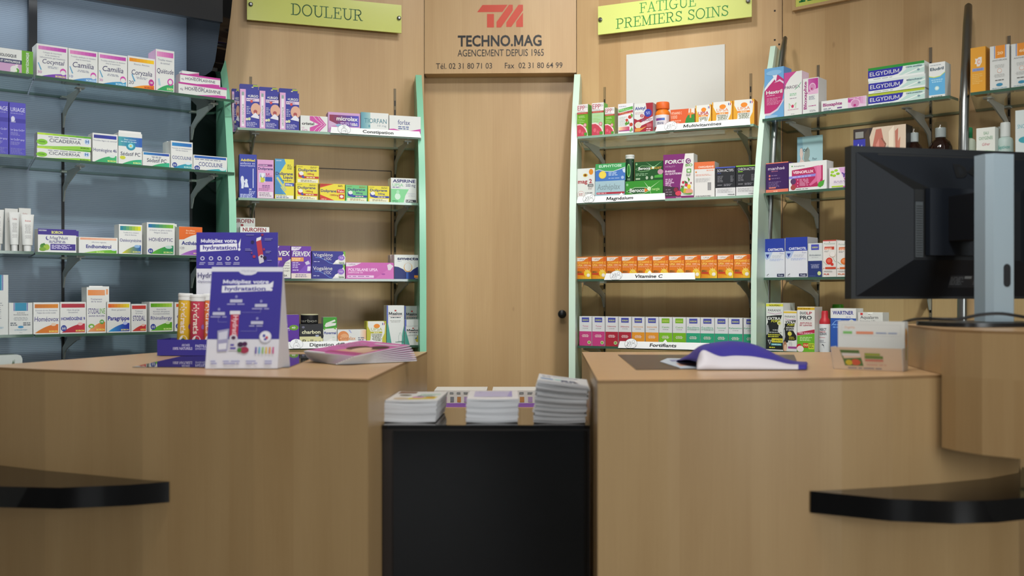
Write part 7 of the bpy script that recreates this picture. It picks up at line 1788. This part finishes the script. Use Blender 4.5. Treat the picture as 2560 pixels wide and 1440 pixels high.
A2_ = [('p', [(.12, .25), (.88, .25), (.88, .9), (.12, .9)], '#b8b4d4'), ('p', [(.16, .28), (.84, .28), (.8, .6), (.2, .5)], '#cdcadc'), ('e', .3, .42, .08, .08, '#7a74a8'), ('e', .68, .45, .09, .07, '#5a5a80'), ('l', .2, .8, .8, .03, 2, '#9a96c0'), ('p', [(.78, .25), (.88, .25), (.88, .9), (.84, .9)], '#9a94cc')]
stack(1164, 1294, 1059, 12, .0038, .175, 0.5, 'topmost magazine of the middle stack, with a pale lilac picture', ['%s white magazine in the middle stack on the black cabinet'] * 2, A2_, '#dedde0', 'middle magazine stack', .0010, (.001, .002))
A3_ = [('r', .02, .06, .98, .10, '#3a4a78'), ('l', .06, .4, .82, .04, 1, '#9a8ab0'), ('t', 'N°118', .08, .24, .62, .10, '#4a5068', 1), ('t', 'MAGAZINE', .30, .8, .78, .08, '#5a6a8a', 1), ('r', .05, .35, .3, .48, '#6a90c0'), ('e', .4, .45, .08, .1, '#a8d0d0'), ('l', .46, .9, .42, .05, 3, '#5a6488', 1.8), ('e', .75, .3, .04, .06, '#3a3a48')]
stack(1338, 1468, 1060, 17, .0045, .175, -3.0, 'topmost magazine of the right stack, with blue headings on white', ['%s white magazine in the right stack on the black cabinet'] * 2, A3_, '#d6d8da', 'right magazine stack', .0020, (.008, .003), .12)

# ------------------------------------------------------------------ right counter: curled leaflet, second leaflet, dispenser, monitor
zc = CT + .0018
Df = (CAM_Z - zc) * FPX / (924 - HORIZ)


def sheet_row(pts, D):
    return [Vector(((px - 1280) / FPX * D, D, CAM_Z + (HORIZ - py) / FPX * D)) for px, py in pts]


def resample(P_, n):
    L = [0]
    for p, q in zip(P_, P_[1:]):
        L.append(L[-1] + (q - p).length)
    out = []
    for i in range(n + 1):
        s_ = L[-1] * i / n
        j = min(max(k for k in range(len(L)) if L[k] <= s_ + 1e-9), len(P_) - 2)
        t = (s_ - L[j]) / (L[j + 1] - L[j])
        out.append(P_[j].lerp(P_[j + 1], t))
    return out


def smoothrow(P_, n, it=3):
    P_ = resample(P_, n)
    for _ in range(it):
        P_ = [P_[0]] + [(P_[i - 1] + P_[i] * 2 + P_[i + 1]) / 4 for i in range(1, n)] + [P_[-1]]
    return P_


NS = 40
r_front = smoothrow(sheet_row([(1742, 921), (1760, 923), (1850, 923), (1950, 923), (1992, 922), (2016, 920)], Df), NS)
r_fold = smoothrow(sheet_row([(1742, 905), (1752, 874), (1758, 872.5), (1780, 884), (1802, 893), (1835, 889), (1880, 891), (1930, 900), (1975, 912), (2019, 911)], Df + .03), NS, 2)
r_crest = smoothrow(sheet_row([(1700, 901), (1730, 882), (1765, 862), (1800, 854), (1830, 853), (1865, 857), (1905, 872), (1950, 893), (1990, 906), (2019, 908)], Df + .125), NS)
r_back = smoothrow(sheet_row([(1690, 897), (1740, 896), (1800, 895.5), (1850, 895), (1900, 895), (1950, 895.5), (1990, 896), (2015, 896)], Df + .225), NS)
for rr in (r_front, r_back):
    for p in rr:
        p.z = max(zc, zc + .0006)
rows = [r_front]
for k in range(1, 5):
    t = k / 5
    rows.append([a.lerp(b, t) + Vector((0, 0, .004 * math.sin(math.pi * t))) for a, b in zip(r_front, r_fold)])
nf = len(rows)
rows.append(r_fold)
for k in range(1, 7):
    t = k / 7
    rows.append([a.lerp(b, t) + Vector((0, 0, max(0, .012 * math.sin(math.pi * t) * min(1, (b.z - zc) / .04)))) for a, b in zip(r_fold, r_crest)])
rows.append(r_crest)
for k in range(1, 7):
    t = k / 6
    rows.append([Vector((a.x + (b.x - a.x) * t, a.y + (b.y - a.y) * t, b.z + (a.z - b.z) * math.cos(t * math.pi / 2) ** .8)) for a, b in zip(r_crest, r_back)])
mb = MB()
mb.grid(rows, lambda i, j: '#cfcad0' if i < nf and j < NS - 3 else PUR)
o = mb.build('curled_leaflet', smooth=70)
so = o.modifiers.new('paper', 'SOLIDIFY'); so.thickness = .0004; so.offset = 0
tag(o, 'purple leaflet curled into an arch on the right counter, its pale underside facing front', 'leaflet')
# flat leaflet under its left end
pts = [at_counter(1650, 905), at_counter(1668, 897), at_counter(1735, 898), at_counter(1800, 912), at_counter(1790, 921), at_counter(1700, 921)]
mb = MB(); mb.prism([(p.x, p.y, CT + .0018) for p in pts], (0, 0, .0012), '#c9d4e0')
q = [at_counter(1672, 901), at_counter(1722, 900), at_counter(1728, 905), at_counter(1680, 906)]
mb.face([(p.x, p.y, CT + .0032) for p in q], '#8f94b8')
q = [at_counter(1690, 910), at_counter(1760, 908), at_counter(1775, 914), at_counter(1700, 917)]
mb.face([(p.x, p.y, CT + .0032) for p in q], '#d8a890')
tag(mb.build('leaflet'), 'pale blue flat leaflet under the left end of the curled purple one', 'leaflet')

# white cardboard dispenser box
f0 = at_counter(2079, 921.5); DD = f0.y
sc = DD / FPX
bw = .140; bd = .060
e = empty('dispenser_box', ((2080 - 1280) * sc, DD, CT + .0005), 'white cardboard dispenser box with a tilted tray front on the right counter', 'dispenser box', math.radians(-34))
H = (922 - 806) * sc * 1.03
WB = '#d3d4d0'
mb = MB()
mb.box(.004, bw, .030, .0312, 0, H, WB)                       # front of the upper magazine
mb.box(.004, bw, bd, bd + .0012, 0, H, WB)
mb.box(bw - .0012, bw, .0312, bd, 0, H, WB)
mb.box(.004, .0052, .0312, bd, 0, H, WB)
mb.box(.0052, bw - .0012, .0312, bd, H - .0012, H, WB)
ar = Art(mb, bw - .004, H, lambda x, y, k: (.004 + x, .030 - EPS * k, y))
ar.draw([('s', [(.06, .70), (.94, .70), (.94, .93), (.06, .93), (.06, .70)], .0005, '#b8bab8'), ('t', 'OrgaVits', .10, .26, .85, .045, '#d8a080', 0, .1), ('r', .08, .735, .22, .79, '#7ab86a'), ('r', .28, .735, .54, .79, '#d88a6a'), ('l', .58, .9, .75, .025, 1, '#8a98b8')])
a2 = Art(mb, bd - .03, H, lambda x, y, k: (bw + EPS * k, .03 + x, y))
a2.draw([('p', [(.25, .85), (.5, .88), (.7, .80), (.75, .65), (.62, .5), (.55, .3), (.35, .3), (.35, .5), (.2, .65)], '#dda030'), ('p', [(.35, .45), (.6, .48), (.62, .22), (.38, .2)], '#a8b040'), ('e', .45, .68, .12, .06, '#d8c8c0')])
mb.build('magazine', e)
ht = (922 - 866) * sc
mb = MB()
mb.prism([(0, .012, 0), (bw, .012, 0), (bw + .001, -.004, ht), (-.003, -.004, ht)], (0, .001, 0), '#d6c4b0')
mb.prism([(bw, .012, 0), (bw, .030, 0), (bw, .030, ht * 1.0), (bw + .001, -.004, ht)], (.001, 0, 0), '#d2d0cc')
mb.prism([(0, .012, 0), (0, .030, 0), (0, .030, ht), (-.003, -.004, ht)], (.001, 0, 0), '#d2d0cc')
mb.box(0, bw, .012, .03, 0, .001, '#d2d0cc')
ar = Art(mb, bw, ht, lambda x, y, k: (x, .012 - .016 * y / ht - .0003 - EPS * k, y))
ar.draw([('p', [(.18, .18), (.45, .18), (.40, .88), (.12, .88)], '#5a7a4a'), ('p', [(.15, .62), (.42, .62), (.41, .74), (.14, .74)], '#d8d8dc'), ('e', .34, .34, .07, .14, '#c8604a'), ('e', .24, .32, .05, .12, '#c8b840'), ('p', [(.17, .50), (.42, .55), (.42, .62), (.16, .62)], '#dcc8b8'), ('r', .48, .66, .70, .76, '#98a84a'), ('r', .48, .52, .74, .64, '#6a8a48'), ('r', .48, .40, .74, .48, '#c87a70'), ('l', .50, .85, .22, .05, 1, '#d0a898'), ('l', .22, .78, .06, .04, 1, '#7a7a8a')])
mb.build('tray', e)

# ------------------------------------------------------------------ monitor, seen from behind
Mx, My = (2128 - 1280) / FPX * 2.20, 2.20
ma = math.radians(13)
mz0 = CAM_Z + (HORIZ - 747.5) / FPX * 2.20
mh = (747.5 - 364) / FPX * 2.20
mw = .55
e = empty('computer_monitor', (Mx + .275 * math.cos(ma), My + .275 * math.sin(ma), ZB + .0005), 'black computer monitor on a silver stand, seen from behind on the raised desk', 'monitor', ma)
b0 = mz0 - ZB - .0005
sh = M('#10141a', .5, 0, .22)
sh2 = M('#0e1116', .5, 0, .22)
mb = MB()
X0 = -.275; X1 = X0 + mw; Z0, Z1m = b0, b0 + mh
mb.box(X0, X1, .0, .026, Z0, Z1m, M('#15171a', .35))
# sloping back shell
xi0, xi1, zi0, zi1 = X0 + .135, X1 - .135, Z0 + .088, Z1m - .098
yo, yi = -.001, -.034
o4 = [(X0 + .012, yo, Z0 + .006), (X1 - .012, yo, Z0 + .006), (X1 - .012, yo, Z1m - .014), (X0 + .012, yo, Z1m - .014)]
i4 = [(xi0, yi, zi0), (xi1, yi, zi0), (xi1, yi, zi1), (xi0, yi, zi1)]
for k in range(4):
    q = (k + 1) % 4
    mb.face([o4[k], o4[q], i4[q], i4[k]], sh)
mb.face(i4, sh2)
tz_ = lambda z: yo + (Z1m - .014 - z) * (yi - yo) / (Z1m - .014 - zi1) - .0006
mb.face([(X0 + .014, yo - .0006, Z1m - .0145), (xi0 + .001, yi - .0006, zi1 - .001), (xi0 + .042, tz_(zi1 + .002), zi1 + .002)], '#060708')
mb.face([(xi0 + .023, yi - .0006, zi0 + .004), (xi0 + .030, yi - .0006, zi0 + .004), (xi0 + .040, yi - .0006, zi1), (xi0 + .002, yi - .0006, zi1), (xi0 + .002, yi - .0006, zi1 - .026), (xi0 + .023, yi - .0006, zi1 - .026)], '#060708')
mb.build('back_shell', e)
mb = MB()
mb.box(X0 + .065, X1 - .065, -.0035, -.0005, Z1m - .020, Z1m - .0155, '#0c0d0f')      # top vent slot
mb.box(xi0 + .003, xi0 + .022, -.0365, -.0342, zi0 + .006, zi1 - .028, M('#3a3f42', .5))
for q in range(26):
    zq = zi0 + .010 + q * .0055
    if zq < zi1 - .034:
        mb.box(xi0 + .005, xi0 + .020, -.0372, -.0366, zq, zq + .0016, '#1a1c1e')
mb.build('vents', e)['label'] = 'dark vent slots'
mb = MB()
mb.prism([(xi0 + .03, -.0345, zi0 + .010), (xi1 - .03, -.0345, zi0 + .010), (xi1 - .03, -.0345, zi1 + .002), (xi0 + .03, -.0345, zi1 + .002)], (0, -.016, 0), M('#12171f', .5, 0, .25))
mb.build('arm_recess', e)['label'] = 'raised block around the stand arm'
mb = MB()
# embossed maker name on the upper slope
sl = (yi - yo) / (Z1m - .014 - zi1)
def slope(x, y, k):
    z = zi1 + .030 + y
    return (-.022 + x, yo + (Z1m - .014 - z) * sl * 1.0 - .0012 - EPS * k, z)
ar = Art(mb, .115, .033, slope)
ar.draw([('p', [(0, 0), (0, 1), (.16, 1), (.27, .75), (.27, .25), (.16, 0)], '#0b0c0e'), ('p', [(.08, .22), (.08, .78), (.15, .78), (.19, .65), (.19, .35), (.15, .22)], '#0f1216')])
ar.draw([('p', [(.28, .42), (.50, .98), (.57, .82), (.40, .40)], '#0b0c0e'), ('p', [(.36, .28), (.57, .68), (.62, .55), (.46, .22)], '#0b0c0e'), ('p', [(.42, .12), (.62, .42), (.66, .28), (.50, .02)], '#0b0c0e'), ('p', [(.28, .42), (.40, .40), (.52, .05), (.46, .0)], '#0b0c0e')])
ar.text('LL', .66, 1.0, .0, 1.0, '#0b0c0e', 1)
mb.build('maker_lettering', e)['label'] = 'embossed maker name'
mb = MB()
lf = lambda x, y, k: (.0 + x, yo - .012 - EPS * k - y * .25, Z0 + .022 + y)
slz = (yi - yo) / (zi0 - Z0 - .006)
lf = lambda x, y, k: (-.035 + x, yo + (Z0 + .026 + y - Z0 - .006) * slz - .0008 - EPS * k, Z0 + .026 + y)
ar = Art(mb, .09, .028, lf); ar.draw([('r', 0, 0, 1, 1, '#20242a'), ('l', .02, .5, .8, .06, 6, '#5a5e62', 1.9), ('r', .42, .72, .62, .92, '#7a7e80'), ('l', .7, .98, .5, .07, 3, '#5a5e62', 1.9)])
mb.build('rating_label', e)
# stand: silver column, base plate, cable
cx0 = (2466 - 1280) / FPX * 2.06; cx1 = (2556 - 1280) / FPX * 2.06
R_ = e.matrix_basis.inverted()
est = e
loc_c = Vector(((cx0 + cx1) / 2, 2.09, 0)) - Vector((e.location.x, e.location.y, 0))
lx = loc_c.x * math.cos(ma) + loc_c.y * math.sin(ma); ly = -loc_c.x * math.sin(ma) + loc_c.y * math.cos(ma)
ztop = CAM_Z + (HORIZ - 384) / FPX * 2.07 - ZB
cw = .066
mb = MB()
hole_z0, hole_z1 = CAM_Z + (HORIZ - 718) / FPX * 2.07 - ZB, CAM_Z + (HORIZ - 660) / FPX * 2.07 - ZB
col_m = gloss_mat('silver_stand', '#9fb0ba', .4, .2)
sec = [(-cw / 2, .030), (-cw / 2, -.004), (-cw / 2 + .012, -.016), (cw / 2 - .006, -.016), (cw / 2, -.010), (cw / 2, .030)]
mb.prism([(lx + x, ly + y, .010) for x, y in sec], (0, 0, ztop - .010), col_m)
mb.build('stand_column', e, smooth=25)
mb = MB()
hx = lx + cw * .16
n = 10
ov = [(hx + .0085 * math.cos(math.pi * i / n), hole_z1 - .0085 + .0085 * math.sin(math.pi * i / n)) for i in range(n + 1)] + [(hx - .0085 * math.cos(math.pi * i / n), hole_z0 + .0085 - .0085 * math.sin(math.pi * i / n)) for i in range(n + 1)]
mb.prism([(x, ly - .0168, z) for x, z in ov], (0, .0016, 0), '#15161a')
mb.build('cable_hole', e)
mb = MB()
mb.box(lx - .03, lx + .03, ly + .03, -.048, Z0 + .13, Z0 + .23, M('#101114', .4))
mb.build('stand_arm', e)
mb = MB()
bp = []
for i in range(40):
    a_ = 2 * math.pi * i / 40
    ca_, sa_ = math.cos(a_), math.sin(a_)
    bp.append((lx - .012 + .125 * math.copysign(abs(ca_) ** .6, ca_), ly + .035 + .095 * math.copysign(abs(sa_) ** .6, sa_), .0))
mb.prism(bp, (0, 0, .0085), M('#1a1b1d', .25), cap=M('#2f3436', .3))
mb.build('base_plate', e, smooth=25)
# cable
pth = [at_counter(2247, 872), P(2238, 845, 2.26), P(2247, 813, 2.2), P(2275, 801, 2.12), P(2310, 797, 2.03), P(2360, 798, 1.99), P(2400, 797, 1.985), P(2450, 787, 1.98), P(2500, 784, 1.98), P(2545, 790, 1.985), P(2600, 800, 2.0), P(2660, 806, 2.02)]
pth = [Vector(p) for p in pth]
pth[0] = Vector(pth[1]) + Vector((.012, .03, -.02))
sm = []
for i in range(len(pth) - 1):
    p0, p1, p2, p3 = pth[max(i - 1, 0)], pth[i], pth[i + 1], pth[min(i + 2, len(pth) - 1)]
    for k in range(6):
        t = k / 6
        sm.append(.5 * ((2 * p1) + (p2 - p0) * t + (2 * p0 - 5 * p1 + 4 * p2 - p3) * t * t + (3 * p1 - p0 - 3 * p2 + p3) * t ** 3))
sm.append(pth[-1])
mb = MB(); mb.tube(sm, .0032, M('#17181b', .4), 10)
tag(mb.build('monitor_cable', smooth=60), 'black monitor cable looping over the edge of the raised desk', 'cable')
